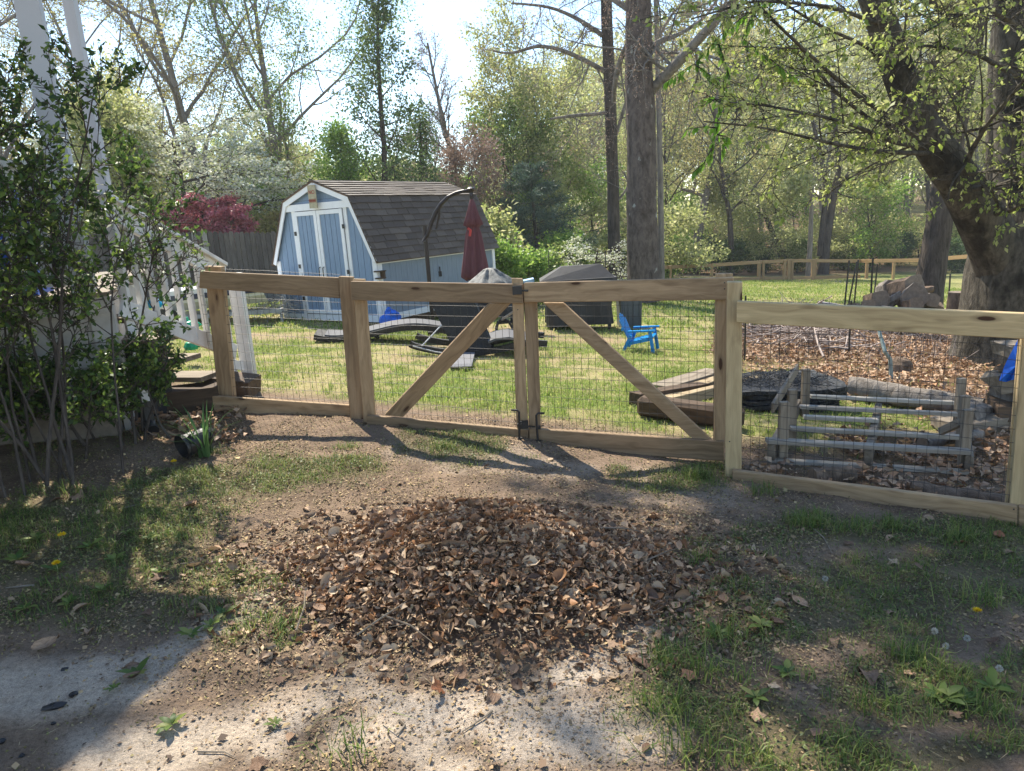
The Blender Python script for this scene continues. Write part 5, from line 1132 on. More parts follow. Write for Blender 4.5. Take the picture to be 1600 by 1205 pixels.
# brush pile (pale twigs)
lines = []
for i in range(330):
    px = 1245 + rs.normal(0, 48); py = 528 + rs.normal(0, 13) + (px - 1245) * .08; p = g(px, min(py, 556)); L = rs.uniform(.25, 1.1); d = unit(np.array([[rs.normal(0, 1), rs.normal(0, .7), rs.normal(0, .25)]]))[0]; h = rs.uniform(.02, .5) * math.exp(-((px - 1245) / 55) ** 2)
    lines.append((np.array([p - d * L / 2 + [0, 0, h], p - d * L * .15 + [0, 0, h + rs.normal(0, .04)], p + d * L * .2 + [0, 0, h + rs.normal(0, .05)], p + d * L / 2 + [0, 0, h + rs.normal(0, .05)]]), np.array([1, .9, .7, .35]) * rs.uniform(.005, .017)))
for i in range(260):
    px = rs.uniform(1345, 1600); py = rs.uniform(520, 570); p = g(px, py); L = rs.uniform(.1, .5); d = unit(np.array([[rs.normal(0, .5), rs.normal(0, .4), abs(rs.normal(0, 1))]]))[0]
    lines.append((np.array([p, p + d * L * .5 + rs.normal(0, .02, 3), p + d * L * .8, p + d * L]), np.array([1, .9, .7, .35]) * rs.uniform(.003, .006)))
for l in lines: l[0][:, 2] = np.maximum(l[0][:, 2], gz(l[0][:, 0], l[0][:, 1]) + .01)
tag(link('brush_pile', tubes_mesh('brush_pile', lines, 5), M_basic('pale_dead_twigs', (.36, .29, .25), .8, 10, .3)), 'heap of pale dead branches and twigs behind the right fence panel', 'brush pile', kind='stuff')
# log heap and stump near the trees
def rock(px, py, Y, w_, h_, lb, mat, seed, end=False):
    p = at(px, py, Y); r_ = np.random.RandomState(seed); hl = w_ / F * Y / 2 * .95; rd = min(h_, w_ * .7) / F * Y / 2 * .9
    d = np.array([math.cos(seed * 1.7) * .9, -.35 + .5 * math.sin(seed * 2.3), r_.uniform(-.35, .35)]); d /= np.linalg.norm(d); n = 9; pr = r_.uniform(.72, 1.15, n)
    if end: d = np.array([.35 * math.sin(seed), -.9, .25]); d /= np.linalg.norm(d); rd = min(w_, h_) / F * Y / 2 * 1.05; hl = rd
    a_ = np.cross(d, [0, 0, 1]); a_ /= np.linalg.norm(a_); b_ = np.cross(d, a_); hf = r_.rand() < .6 and not end
    m = MB(); L_ = max(hl, rd * .8)
    for t in (-1, -.3, .4, 1):
        for i in range(n):
            an = 2 * math.pi * i / n; ca, sa = math.cos(an), math.sin(an)
            if hf and sa < -.2: sa = -.2     # split face
            m.v.append(tuple(p + d * L_ * t * r_.uniform(.94, 1.03) + (a_ * ca + b_ * sa) * rd * pr[i] * r_.uniform(.93, 1.06)))
    for j in range(3):
        for i in range(n): m.f.append((j * n + i, j * n + (i + 1) % n, (j + 1) * n + (i + 1) % n, (j + 1) * n + i))
    o = thing('log', lb, 'log', p); m.build('bark', mat, o, local=False)
    for j, s_ in ((0, -1), (3, 1)):
        e = MB(); e.add([tuple(np.array(m.v[j * n + i]) + d * s_ * .004) for i in range(n)], [tuple(range(n))]); e.build('cut_end', CUT, o, local=False)
    return o
YL = 14.0
rock(1385, 456, YL + .3, 30, 30, 'small split log behind the left of the heap', BARK_G, 41, True); rock(1440, 452, YL + .2, 34, 26, 'slanting log behind the right of the heap', BARK_B, 42); rock(1356, 478, YL - .5, 36, 20, 'low split log at the front left of the heap', BARK_B, 43, True); rock(1425, 478, YL - .7, 34, 24, 'front log in the middle of the heap', BARK_B, 44, True); rock(1395, 470, YL - .3, 36, 26, 'log wedged below the largest one', BARK_G, 45); rock(1411, 456, YL, 50, 46, 'largest rounded log standing at the top of the log heap', BARK_B, 21, True)
rock(1370, 470, YL - .2, 50, 30, 'dark split log at the left of the log heap', BARK_B, 22, True); rock(1428, 465, YL - .4, 56, 40, 'pale brown cut log in the middle of the log heap', CUT if 0 else BARK_G, 23, True)
rock(1335, 476, YL - .1, 22, 22, 'small white barked log at the far left of the log heap', M_basic('white_birch_bark', (.55, .5, .45), .8, 8, .3), 24); rock(1450, 472, YL - .5, 50, 26, 'grey log at the right of the log heap', BARK_G, 25, True); rock(1400, 482, YL - .6, 44, 20, 'flat pale log low in front of the log heap', BARK_G, 26); rock(1462, 480, YL - .3, 44, 20, 'brown split log lowest at the right of the log heap', BARK_B, 27); rock(1295, 474, YL + .5, 34, 10, 'thin whitish branch log left of the log heap', M_basic('white_branch', (.5, .42, .38), .8, 8, .3), 28)
for px, py, w_ in ((1385, 500, 90), (1440, 500, 90)): rock(px, py, YL - .3, w_, 50, 'dark bottom log of the heap seen above the right rail' if px < 1400 else 'dark bottom log of the heap beside the stump', BARK_B, px)
p = at(1494, 500, 12.6); st_ = thing('tree_stump', 'upright cut stump standing between the log heap and the huge trunk', 'stump', p)
link('bark', tubes_mesh('bark', [(np.array([[p[0], p[1], p[2] - .3], [p[0], p[1], p[2]], [p[0], p[1], at(1494, 457, 12.6)[2]]]), np.array([.2, .18, .165]))], 18, .06), BARK_B, st_)
zt = at(1494, 457, 12.6)[2]; MB().tube([(p[0], p[1], zt - .02), (p[0], p[1], zt + .006)], .16, 18).build('cut_top', CUT, st_, local=False)
# metal T-posts with garden wire
TP_ = [(1318, 477, 1327, 407, 14.5), (1322, 472, 1339, 409, 15), (1334, 470, 1341, 406, 15.5), (1361, 457, 1364, 403, 15.5), (1365, 455, 1371, 412, 16), (1466, 466, 1473, 410, 15), (1483, 460, 1485, 428, 16), (857, 445, 857, 392, 17), (945, 440, 946, 392, 17.5)]
lbs = ['leftmost of the dark metal stakes above the right rail', 'leaning dark stake crossing its neighbour left of the log heap', 'dark stake third from the left near the log heap', 'tall straight dark stake just left of the log heap', 'slightly leaning dark stake right of the tall straight one', 'dark stake just right of the leaning oak trunk', 'short dark stake above the stump', 'dark stake left of the black grill cover', 'dark stake between the black grill cover and the trunks']
for (xb_, yb_, xt_, yt_, Y), lb in zip(TP_, lbs):
    a = at(xb_, yb_, Y); b = at(xt_, yt_, Y); a[2] = float(gz(a[0], Y)) - .05; tag(MB().beam(a, b, .035, .02).build('metal_stake', BLACK), lb, 'stake')
gw = thing('garden_wire_fence', 'low dark garden wire stretched between stakes behind the right panel', 'wire fence', g(1250, 490)); lines = []
A_ = np.array([at(1165, 468, 9.0), at(1330, 476, 9.5), at(1600, 505, 8.6)]); 
for i in range(26):
    t = i / 25 * 2; s_ = min(int(t), 1); q = A_[s_] + (A_[s_ + 1] - A_[s_]) * (t - s_); zb_ = float(gz(q[0], q[1])); lines.append((np.array([[q[0], q[1], zb_], [q[0], q[1], q[2]]]), np.full(2, .0022)))
for hgt in np.linspace(0, .62, 4): lines.append((A_ - [0, 0, hgt], np.full(3, .0025)))
o = link('wire_mesh', tubes_mesh('wire_mesh', lines, 4), BLACK, gw); o['kind'] = 'stuff'
for q in A_: MB().tube([(q[0], q[1], float(gz(q[0], q[1])) - .02), (q[0], q[1], q[2] + .05)], .012, 6).build('post', BLACK, gw, local=False)
# ------------------------------------------------------------------ far post and rail fence
ff = thing('far_fence', 'pale new post and rail fence along the far side of the lawn', 'fence', g(1250, 443)); WF = MW['fence_far']
YF = 33.5; tp = [(1035, 418), (1112, 414.5), (1189, 409.5), (1236, 407.5), (1274, 407.5), (1345, 408), (1436, 407), (1512, 401)]
YS = [31, 32, 33, 33, 33, 33.5, 30, 27]
def fz(px, py, Y): return np.array(at(px, py, Y))
pts_ = [fz(px, py, Y) for (px, py), Y in zip(tp, YS)]
for i in range(len(pts_) - 1):
    a, b = pts_[i].copy(), pts_[i + 1].copy(); stick('rail', a, b, .05, .15, WF, ff)
    if i < 5: 
        a2 = a - [0, 0, 1.0]; b2 = b - [0, 0, 1.0]; a2[2] = max(a2[2], float(gz(*a2[:2])) + .1); b2[2] = max(b2[2], float(gz(*b2[:2])) + .1); stick('rail', a2, b2, .05, .14, WF, ff)
    wire = [(np.array([a - [0, 0, h], b - [0, 0, h]]), np.full(2, .003)) for h in np.linspace(.1, 1.0, 6)]
    o = link('wire_mesh', tubes_mesh('wire_mesh', wire, 3, smooth=False), WIRE, ff); o['kind'] = 'stuff'
for (px, py), Y, w_ in [((1112, 414), 32, .12), ((1186, 409), 33, .14), ((1193, 409), 33, .1), ((1226, 408), 33, .12), ((1233, 408), 33, .16), ((1238, 408), 33, .1), ((1272, 407), 33, .22), ((1355, 409), 33.3, .12), ((1397, 409), 32, .1), ((1036, 417), 31, .08), ((1048, 416), 31, .08)]:
    t_ = fz(px, py - 1, Y); b_ = t_.copy(); b_[2] = float(gz(*t_[:2])) - .05; stick('post', b_, t_, w_, .1, WF, ff, up=(0, 1, 0))
# ------------------------------------------------------------------ plant pot and iris near the left shrub
P = G_(296, 716); pt = thing('plant_pot', 'black plastic plant pot lying on its side among leaves at the left', 'pot', P)
R_ = Matrix.Rotation(math.radians(78), 4, 'X') ; R_ = Matrix.Rotation(math.radians(-28), 4, 'Z') @ R_
m = MB(); m.lathe([(.075, .0), (.085, .0), (.088, .02), (.08, .03), (.062, .2), (.0, .2)], n=20); m.lathe([(.075, .0), (.055, .19), (.0, .19)], n=20)
m.build('pot', BLACK, None, T(P + [-.03, -.02, .085]) @ Matrix.Rotation(math.radians(-38), 4, 'Z') @ Matrix.Rotation(math.radians(-82), 4, 'X')); o = bpy.data.objects[-1] if 0 else None
pot = [o for o in COL.objects if o.name == 'pot'][0]; w0 = pot.matrix_basis.copy(); pot.parent = pt; pot.matrix_basis = wm(pt).inverted() @ w0
P = G_(322, 712); ir = thing('iris_clump', 'upright clump of long green sword leaves beside the black pot', 'plant', P); IRM = M_leaf('sword_leaves', [(.06, .13, .04), (.1, .19, .06)], .35, .4)
for i in range(26):
    a = rs.uniform(0, 6.28); r = rs.uniform(0, .05); ln = rs.uniform(.05, .35) * rs.choice([.4, 1, 1]); h = rs.uniform(.22, .42); w_ = rs.uniform(.007, .013); m = MB(); ca, sa = math.cos(a), math.sin(a)
    for t in np.linspace(0, 1, 6):
        x = r * ca + ln * ca * t * t; y = r * sa + ln * sa * t * t; z = h * (t - .25 * ln * 3 * t * t * t); ww = w_ * (1 - t ** 2.5); m.v += [(x - sa * ww, y + ca * ww, z), (x + ca * .003, y + sa * .003, z), (x + sa * ww, y - ca * ww, z)]
    for q in range(5): m.f += [(q * 3, q * 3 + 1, q * 3 + 4, q * 3 + 3), (q * 3 + 1, q * 3 + 2, q * 3 + 5, q * 3 + 4)]
    m.build('leaf', IRM, ir, smooth=True)
p = G_(1420, 832) 
# ------------------------------------------------------------------ trees
def grow(r_, base, d, L, rad, P):
    """recursive branching; returns polylines per level"""
    out = [[] for _ in range(P['levels'])]
    def br(p, d, L, rad, lv):
        ns = P['seg'][lv]; pts = [p.copy()]; st = L / ns; d = d / np.linalg.norm(d); gn = P['gnarl'][lv]; tr = P['trop'][lv]; dirs_ = [d]
        for i in range(ns):
            d = d + r_.normal(0, gn, 3) + np.array([0, 0, tr]); d = d / np.linalg.norm(d); p = p + d * st; pts.append(p.copy()); dirs_.append(d)
        tp = P.get('taper', .25) if lv == 0 else .3
        rr_ = rad * (1 - (1 - tp) * np.linspace(0, 1, ns + 1) ** (.9 if lv else 1.1))
        if lv == 0 and P.get('flare'): rr_[0] *= P['flare']
        out[lv].append((np.array(pts), rr_))
        if lv + 1 >= P['levels']: return
        nc = P['nch'][lv]; s0 = P['start'][lv]; az = r_.uniform(0, 6.28)
        for c in range(nc):
            t = s0 + (1 - s0) * (c + r_.uniform(.2, .8)) / nc; f = t * ns; i = min(int(f), ns - 1); q = pts[i] + (pts[i + 1] - pts[i]) * (f - i); dd = dirs_[i + 1]
            az += 2.4 + r_.normal(0, .4); ang = math.radians(P['ang'][lv] + r_.normal(0, 9)); ref = np.array([0, 0, 1.0]) if abs(dd[2]) < .9 else np.array([1.0, 0, 0])
            a_ = np.cross(dd, ref); a_ /= np.linalg.norm(a_); b_ = np.cross(dd, a_); nd = dd * math.cos(ang) + (a_ * math.cos(az) + b_ * math.sin(az)) * math.sin(ang)
            if P.get('flat') and lv >= 0: nd[2] *= P['flat']
            sh = P['shape'](t) if lv == 0 and 'shape' in P else (1 - .5 * (t - s0))
            br(q, nd, L * P['lr'][lv] * sh * r_.uniform(.75, 1.15), max(rr_[i] * P['rr'], .004), lv + 1)
    br(np.array(base, float), np.array(d, float), L, rad, 0)
    return out
def leaves_on(r_, lines, n, size, spread, P=None, droop=0.0, up=.5, wr=.6, cluster=0):
    A, B = [], []
    for pts, _ in lines: A.append(pts[:-1]); B.append(pts[1:])
    A = np.concatenate(A); B = np.concatenate(B)
    if cluster:
        k_ = r_.randint(0, len(A), max(1, n // cluster)); t = r_.rand(len(k_), 1); c = A[k_] + (B[k_] - A[k_]) * t; c = np.repeat(c, cluster, 0); n = len(c); p = c + r_.normal(0, spread, (n, 3))
        dr = unit(np.repeat(B[k_] - A[k_], cluster, 0))
    else:
        k_ = r_.randint(0, len(A), n); t = r_.rand(n, 1); p = A[k_] + (B[k_] - A[k_]) * t + r_.normal(0, 1, (n, 3)) * np.array(spread); dr = unit(B[k_] - A[k_])
    D = dr * .6 + r_.normal(0, .8, (n, 3)); D[:, 2] -= droop; N = r_.normal(0, .7, (n, 3)); N[:, 2] += up; L = size * r_.uniform(.6, 1.3, n)
    return leaf_quads(p, D, N, L, L * wr, .08)
def make_tree(name, lb, cat, loc, seed, P, bark, leafm, nleaf, lsize, spread, group=None, sides=(10, 6, 4, 3, 3), noise=.05, Lh=10, rad=.15, dirv=(0, 0, 1), leaf_lv=1, local=True, **kw):
    r_ = np.random.RandomState(seed); o = thing(name, lb, cat, loc, group=group); lv = grow(r_, (0, 0, -.1), dirv, Lh, rad, P)
    link('trunk', tubes_mesh('trunk', lv[0], sides[0], noise), bark, o, local=True)
    Vs = []; 
    for i in range(1, len(lv)):
        if lv[i]: link('twigs' if i > 1 else 'branches', tubes_mesh('branches', lv[i], sides[i]), bark, o, local=True)['kind'] = 'stuff'
    if nleaf:
        V, Q = leaves_on(r_, sum(lv[-leaf_lv:], []), nleaf, lsize, spread, **kw); link('crown', mesh_np('crown', V, Q), leafm, o, local=True)
    return o
BK_DARK = M_bark('dark_bark', (.11, .09, .075), (.035, .028, .024), .2, 12, bump=.8)
BK_GREY = M_bark('grey_bark', (.27, .235, .2), (.12, .1, .085), .2, 12)
BK_BIG = M_bark('sycamore_bark', (.17, .135, .115), (.055, .042, .036), .45, 9, bump=1.0, lich=(.36, .36, .32))
BK_PALE = M_bark('pale_sycamore_limb', (.26, .235, .205), (.11, .095, .085), .6, 6)
BK_BEECH = M_bark('beech_bark', (.15, .13, .1), (.035, .03, .024), .4, 14, bump=1.2, moss=(.018, .016, .012))
BK_OAK = M_bark('oak_bark', (.13, .105, .085), (.035, .028, .023), .14, 22, bump=1.2)
LF = dict(
 yg=M_leaf('spring_yellow_green', [(.24, .27, .09), (.34, .37, .12), (.45, .46, .19), (.52, .5, .27)], .6, .5),
 olive=M_leaf('olive_buds', [(.24, .23, .07), (.34, .32, .1), (.44, .4, .15), (.4, .32, .16)], .55, .6),
 mid=M_leaf('mid_green', [(.09, .15, .03), (.15, .23, .05), (.24, .32, .08), (.34, .38, .12)], .55, .45),
 dark=M_leaf('dark_glossy_green', [(.05, .09, .03), (.08, .13, .04), (.12, .18, .06), (.2, .26, .09)], .4, .5, spec=.3),
 bud=M_leaf('reddish_buds', [(.3, .2, .15), (.35, .25, .19), (.24, .15, .11)], .3, .6),
 white=M_leaf('white_bracts', [(.62, .63, .5), (.72, .72, .63), (.5, .53, .34), (.36, .42, .14)], .35, .6),
 red=M_leaf('crimson_leaves', [(.4, .09, .12), (.55, .16, .2), (.7, .3, .34), (.42, .1, .13)], .45, .5),
 pine=M_leaf('blue_green_needles', [(.05, .085, .06), (.08, .13, .085), (.12, .18, .12)], .25, .6),
 bright=M_leaf('bright_shrub_green', [(.1, .2, .03), (.17, .3, .05), (.27, .4, .07), (.36, .46, .12)], .55, .45))
def base(px, Y): 
    p = at(px, 400, Y); return (p[0], Y, float(gz(p[0], Y)))
shp_round = lambda t: math.sin(math.pi * min(1, max(.08, (t - .1) / .95))) ** .6
shp_cone = lambda t: 1.15 - t * .95
P_sp = dict(levels=4, seg=[10, 8, 6, 4], nch=[13, 8, 7], lr=[.48, .5, .5], rr=.5, ang=[52, 45, 42], gnarl=[.05, .13, .18, .2], trop=[.02, .07, .05, .02], start=[.25, .2, .15], shape=shp_round)
P_big = dict(levels=5, seg=[8, 9, 8, 5, 4], nch=[10, 9, 8, 5], lr=[.75, .5, .5, .5], rr=.48, ang=[46, 42, 42, 45], gnarl=[.05, .12, .16, .2, .22], trop=[.02, .06, .03, .02, 0], start=[.22, .2, .15, .1], shape=shp_round)
P_col = dict(levels=4, seg=[12, 6, 5, 4], nch=[26, 6, 5], lr=[.2, .5, .5], rr=.35, ang=[48, 42, 40], gnarl=[.03, .1, .15, .2], trop=[.01, .1, .05, .02], start=[.12, .2, .15], shape=shp_cone)
# --- upper left spreading oak with buds
B = base(330, 34); make_tree('oak_tree', 'tall spreading tree with olive buds behind the dogwood at upper left', 'tree', B, 11, P_big, BK_GREY, LF['olive'], 42000, .11, .18, Lh=15, rad=.27, leaf_lv=2)
B = base(245, 38); make_tree('oak_tree', 'wide budding tree at the far upper left behind the porch post', 'tree', B, 17, P_big, BK_GREY, LF['olive'], 36000, .11, .2, Lh=14, rad=.22, dirv=(-.25, 0, 1), leaf_lv=2)
B = base(445, 36); make_tree('ash_tree', 'rounded grey green tree left of the tall dark narrow tree', 'tree', B, 14, P_big, BK_GREY, LF['mid'], 22000, .13, .2, Lh=12.5, rad=.28, leaf_lv=2)
B = base(30, 24); make_tree('bare_tree', 'nearly bare twiggy tree at the left picture edge behind the porch post', 'tree', B, 15, P_sp, BK_GREY, LF['bud'], 5000, .06, .1, Lh=12, rad=.22)
# --- narrow dark green tree over the shed
B = base(603, 23); make_tree('holly_tree', 'tall narrow dark green tree rising directly behind the shed roof', 'tree', B, 23, dict(P_col, lr=[.25, .55, .5]), BK_DARK, LF['dark'], 9500, .1, .14, Lh=9.3, rad=.12, leaf_lv=2)
B = base(640, 24.5); make_tree('holly_tree', 'shorter green tree leaning right behind the shed roof', 'tree', B, 27, dict(P_col, lr=[.26, .5, .5]), BK_DARK, LF['dark'], 4500, .1, .16, Lh=5.6, rad=.1, leaf_lv=2, dirv=(.12, 0, 1))
B = base(560, 24); make_tree('young_tree', 'bushy light green tree low behind the left end of the shed roof', 'tree', B, 29, dict(P_col, lr=[.36, .5, .5]), BK_DARK, LF['bright'], 12000, .1, .2, Lh=5.0, rad=.1, leaf_lv=2)
# --- bare grey tree
B = base(735, 30); make_tree('bare_tree', 'slender bare grey tree against the sky right of the shed', 'tree', B, 31, dict(P_sp, nch=[20, 8, 7], lr=[.36, .5, .5], ang=[42, 38, 38], start=[.2, .2, .15], shape=shp_cone), BK_GREY, LF['bud'], 4500, .06, .08, Lh=9.5, rad=.15)
B = base(690, 33); make_tree('bare_tree', 'low bare pinkish tree just right of the dark narrow tree', 'tree', B, 33, P_sp, BK_GREY, LF['bud'], 9000, .09, .15, Lh=6.2, rad=.12)
B = base(760, 26); make_tree('brown_tree', 'small tree with brown retained leaves behind the umbrella', 'tree', B, 35, dict(P_sp, ang=[40, 40, 40]), BK_GREY, LF['bud'], 9000, .09, .12, Lh=4.4, rad=.08)
# --- yellow-green tree and pine between shed and sycamore
B = base(845, 30); make_tree('maple_tree', 'yellow green tree with brown tints left of the two tall trunks', 'tree', B, 37, P_big, BK_GREY, LF['yg'], 24000, .13, .2, Lh=7.0, rad=.17, leaf_lv=2)
B = base(795, 29); make_tree('maple_tree', 'narrow darker green tree right of the bare grey tree', 'tree', B, 38, P_sp, BK_DARK, LF['mid'], 9000, .13, .2, Lh=5.6, rad=.13, leaf_lv=2)
P_pine = dict(levels=3, seg=[10, 6, 4], nch=[34, 12], lr=[.5, .42], rr=.35, ang=[82, 45], gnarl=[.02, .05, .08], trop=[0, .02, .02], start=[.08, .1], shape=shp_cone, flat=.35)
B = base(842, 25); make_tree('pine_tree', 'dark blue green pine with level branches behind the small dogwood', 'tree', B, 41, P_pine, BK_DARK, LF['pine'], 22000, .16, .06, Lh=4.3, rad=.1, wr=.14, leaf_lv=2)
# --- dogwoods and red maple
P_dog = dict(levels=4, seg=[5, 8, 6, 4], nch=[12, 9, 7], lr=[1.2, .45, .45], rr=.6, ang=[62, 45, 42], gnarl=[.08, .1, .12, .15], trop=[.02, -.01, 0, 0], start=[.3, .2, .12], flat=.38)
B = base(300, 23.5); make_tree('dogwood_tree', 'large white flowering dogwood in level tiers above the red maple', 'tree', B, 43, dict(P_dog, start=[.5, .2, .12], lr=[.85, .45, .45]), BK_DARK, LF['white'], 13500, .085, (.1, .1, .025), Lh=4.9, rad=.13, leaf_lv=2, up=2.2, wr=.95)
B = base(220, 22); make_tree('dogwood_tree', 'fresh green undergrowth tree beneath the dogwood at the left', 'tree', B, 45, P_sp, BK_DARK, LF['yg'], 14000, .11, .2, Lh=5.0, rad=.12, leaf_lv=2)
B = base(375, 25); make_tree('dogwood_tree', 'white flowering dogwood branches reaching right towards the shed', 'tree', B, 47, dict(P_dog, start=[.5, .2, .12], lr=[.8, .45, .45]), BK_DARK, LF['white'], 7500, .085, (.1, .1, .025), Lh=4.3, rad=.1, leaf_lv=2, up=2.2, wr=.95)
B = base(925, 20.5); make_tree('dogwood_tree', 'small white dogwood at the foot of the two tall trunks', 'tree', (B[0], B[1], B[2]), 49, dict(P_dog, lr=[1.0, .45, .45]), BK_DARK, LF['white'], 3000, .06, (.07, .07, .02), Lh=1.5, rad=.06, leaf_lv=2, up=2.2, wr=.95)
B = base(333, 22); make_tree('red_maple', 'low crimson leaved maple behind the grey board fence', 'tree', (B[0], B[1], B[2] + .9), 51, dict(P_dog, lr=[.85, .5, .45], trop=[.02, .03, 0, 0]), BK_DARK, LF['red'], 15000, .09, (.1, .1, .04), Lh=1.75, rad=.09, leaf_lv=2, up=1.2, wr=.7)
# --- shrubs right of the shed
P_shr = dict(levels=3, seg=[5, 5, 4], nch=[10, 7], lr=[.75, .5], rr=.6, ang=[45, 42], gnarl=[.1, .15, .2], trop=[.02, .05, .03], start=[.1, .15])
shr = [(775, 17, 1.9, 'bright', 'bright green shrub at the right rear corner of the shed'), (815, 18, 1.5, 'bright', 'low bright green shrub second from the shed corner'), (850, 19, 1.6, 'mid', 'mid green shrub behind the left of the black grill'), (900, 22, 1.9, 'mid', 'mid green shrub behind the small white dogwood'), (790, 21, 2.8, 'yg', 'tall yellow green bush above the shed corner shrub'), (745, 21, 2.6, 'bright', 'bright bush behind the closed umbrella'), (860, 24, 2.2, 'bright', 'rounded green bush below the pine'), (1045, 36, 2.3, 'bright', 'leafy bush right behind the thick trunk'), (1090, 40, 2.4, 'dark', 'dark laurel bush left behind the far fence'), (1140, 39, 2.2, 'dark', 'dark laurel bush in the middle behind the far fence'), (1190, 40, 2.0, 'dark', 'dark laurel bush right of the middle behind the far fence'), (1245, 40, 2.2, 'mid', 'green bush behind the far fence gate posts'), (1320, 41, 2.0, 'mid', 'green bush right of the dark twin trunks'), (1395, 42, 2.4, 'dark', 'dark bush left of the leaning oak trunk'), (1500, 36, 2.0, 'dark', 'dark bush between the oak trunk and the huge beech'), (985, 30, 2.0, 'mid', 'bush between the two tall trunks'), (410, 24, 2.4, 'olive', 'olive brush at the left rear of the shed'), (470, 26, 3.0, 'olive', 'olive thicket above the left shed roof')]
SHR = {}
for i, (px, Y, h, lf, lb) in enumerate(shr):
    B = base(px, Y)
    if lf not in SHR: o = make_tree('shrub', lb, 'shrub', B, 60 + i, P_shr, BK_DARK, LF[lf], 9000, .095, .14, Lh=1.2, rad=.04, leaf_lv=2, sides=(5, 4, 3)); SHR[lf] = o
    else: o = copy_tree(SHR[lf]); o['label'] = lb
    o.location = B; s_ = h / 1.9; o.scale = (s_ * 1.15, s_ * 1.15, s_); o.rotation_euler = (0, 0, i * 1.3)
# --- the two tall trunks
def line_tree(name, lb, cat, trunk, bark, limbs, sides=16, noise=.06, Y=None, sub=None, leafm=None, nleaf=0, lsize=.1, spread=.2, seed=5, limb_bark=None, P=None, Ltw=2.5, every=.55, leaf_extra=None, dir_bias=(0, 0, 0), drp=0.0, gaps=None):
    r_ = np.random.RandomState(seed); Pt = np.array([at(a, b, c) for a, b, c, w_ in trunk]); rr_ = np.array([w_ / F * c * .5 for a, b, c, w_ in trunk])
    o = thing(name, lb, cat, (Pt[0][0], Pt[0][1], float(gz(Pt[0][0], Pt[0][1]))))
    def dens(P_, R_, k=5):
        t = np.linspace(0, 1, len(P_)); tt = np.linspace(0, 1, (len(P_) - 1) * k + 1); P2 = np.stack([np.interp(tt, t, P_[:, i]) for i in range(3)], 1); R2 = np.interp(tt, t, R_)
        for _ in range(3): P2[1:-1] = (P2[:-2] + 2 * P2[1:-1] + P2[2:]) / 4; R2[1:-1] = (R2[:-2] + 2 * R2[1:-1] + R2[2:]) / 4
        return P2, R2
    link('trunk', tubes_mesh('trunk', [dens(Pt, rr_)], sides, noise), bark, o)
    LL = []
    for lm in limbs:
        P_ = np.array([at(a, b, c) if len(q) == 4 else np.array(q[:3]) for q in lm for a, b, c in [q[:3]]]); R_ = np.array([q[3] / F * q[2] * .5 if len(q) == 4 else q[4] for q in lm]); l_ = dens(P_, R_, 4); LL.append(l_)
        link('limb', tubes_mesh('limb', [l_], max(8, sides // 2), noise * .7), limb_bark or bark, o)
    if P:
        lv_all = [[] for _ in range(P['levels'])]
        for P2, R2 in LL:
            L_ = np.linalg.norm(np.diff(P2, axis=0), axis=1).sum(); n = int(L_ / every)
            for j in range(n):
                t = .15 + .85 * (j + r_.rand()) / n; i = min(int(t * (len(P2) - 1)), len(P2) - 2); d = r_.normal(0, 1, 3) + np.array(dir_bias); lv = grow(r_, P2[i], d, Ltw * r_.uniform(.6, 1.2) * (1.1 - .4 * t), max(.012, R2[i] * .35), P)
                for q in range(P['levels']): lv_all[q] += lv[q]
        for q in range(P['levels']): link('branches', tubes_mesh('branches', lv_all[q], [6, 4, 3, 3][q]), limb_bark or bark, o)['kind'] = 'stuff'
        if nleaf:
            V, Q = leaves_on(r_, sum(lv_all[-2:], []), nleaf, lsize, spread, droop=drp); link('crown', mesh_np('crown', V, Q), leafm, o)
    return o
P_tw = dict(levels=3, seg=[8, 6, 4], nch=[8, 6], lr=[.5, .5], rr=.5, ang=[45, 42], gnarl=[.16, .2, .25], trop=[.03, .02, 0], start=[.15, .1])
YS_ = 19.0
line_tree('sycamore_tree', 'thickest straight trunk in the middle of the yard with a pale limb to the right', 'tree', [(1006, 470, YS_, 58), (1005, 430, YS_, 50), (1003, 330, YS_, 46), (1002, 200, YS_, 43), (998, 100, YS_, 40), (997, 0, YS_, 36), (993, -200, YS_, 32), (985, -500, YS_, 24)], BK_BIG,
 [[(1018, 142, YS_, 14), (1040, 118, YS_ - .3, 15), (1065, 92, YS_ - .6, 15), (1083, 70, YS_ - .9, 14), (1120, 32, YS_ - 1.2, 12), (1150, -5, YS_ - 1.5, 10), (1200, -60, YS_ - 2, 7)],
  [(1083, 76, YS_ - .9, 6), (1105, 88, YS_ - 1, 5), (1125, 92, YS_ - 1.2, 4), (1150, 110, YS_ - 1.5, 2)],
  [(1015, 75, YS_, 10), (1035, 62, YS_, 8), (1060, 55, YS_ + .3, 6), (1100, 30, YS_ + .5, 4), (1120, 0, YS_ + .6, 3)],
  [(985, 60, YS_, 8), (972, 85, YS_ + .3, 8), (962, 120, YS_ + .6, 8), (958, 160, YS_ + 1, 5)],
  [(990, 20, YS_, 9), (960, 0, YS_ + .5, 8), (900, -40, YS_ + 1, 7), (830, -50, YS_ + 1.5, 5), (780, -20, YS_ + 2, 3)],
  [(992, -60, YS_, 9), (940, -90, YS_ - .5, 8), (870, -90, YS_ - 1, 6), (810, -60, YS_ - 1, 4)],
  [(998, 20, YS_, 9), (1030, -40, YS_, 8), (1080, -80, YS_, 6), (1140, -90, YS_, 4)]], limb_bark=BK_PALE, P=P_tw, Ltw=2.2, every=.45, leafm=LF['bud'], nleaf=6000, lsize=.05, spread=.05, seed=8)
YT = 23.0
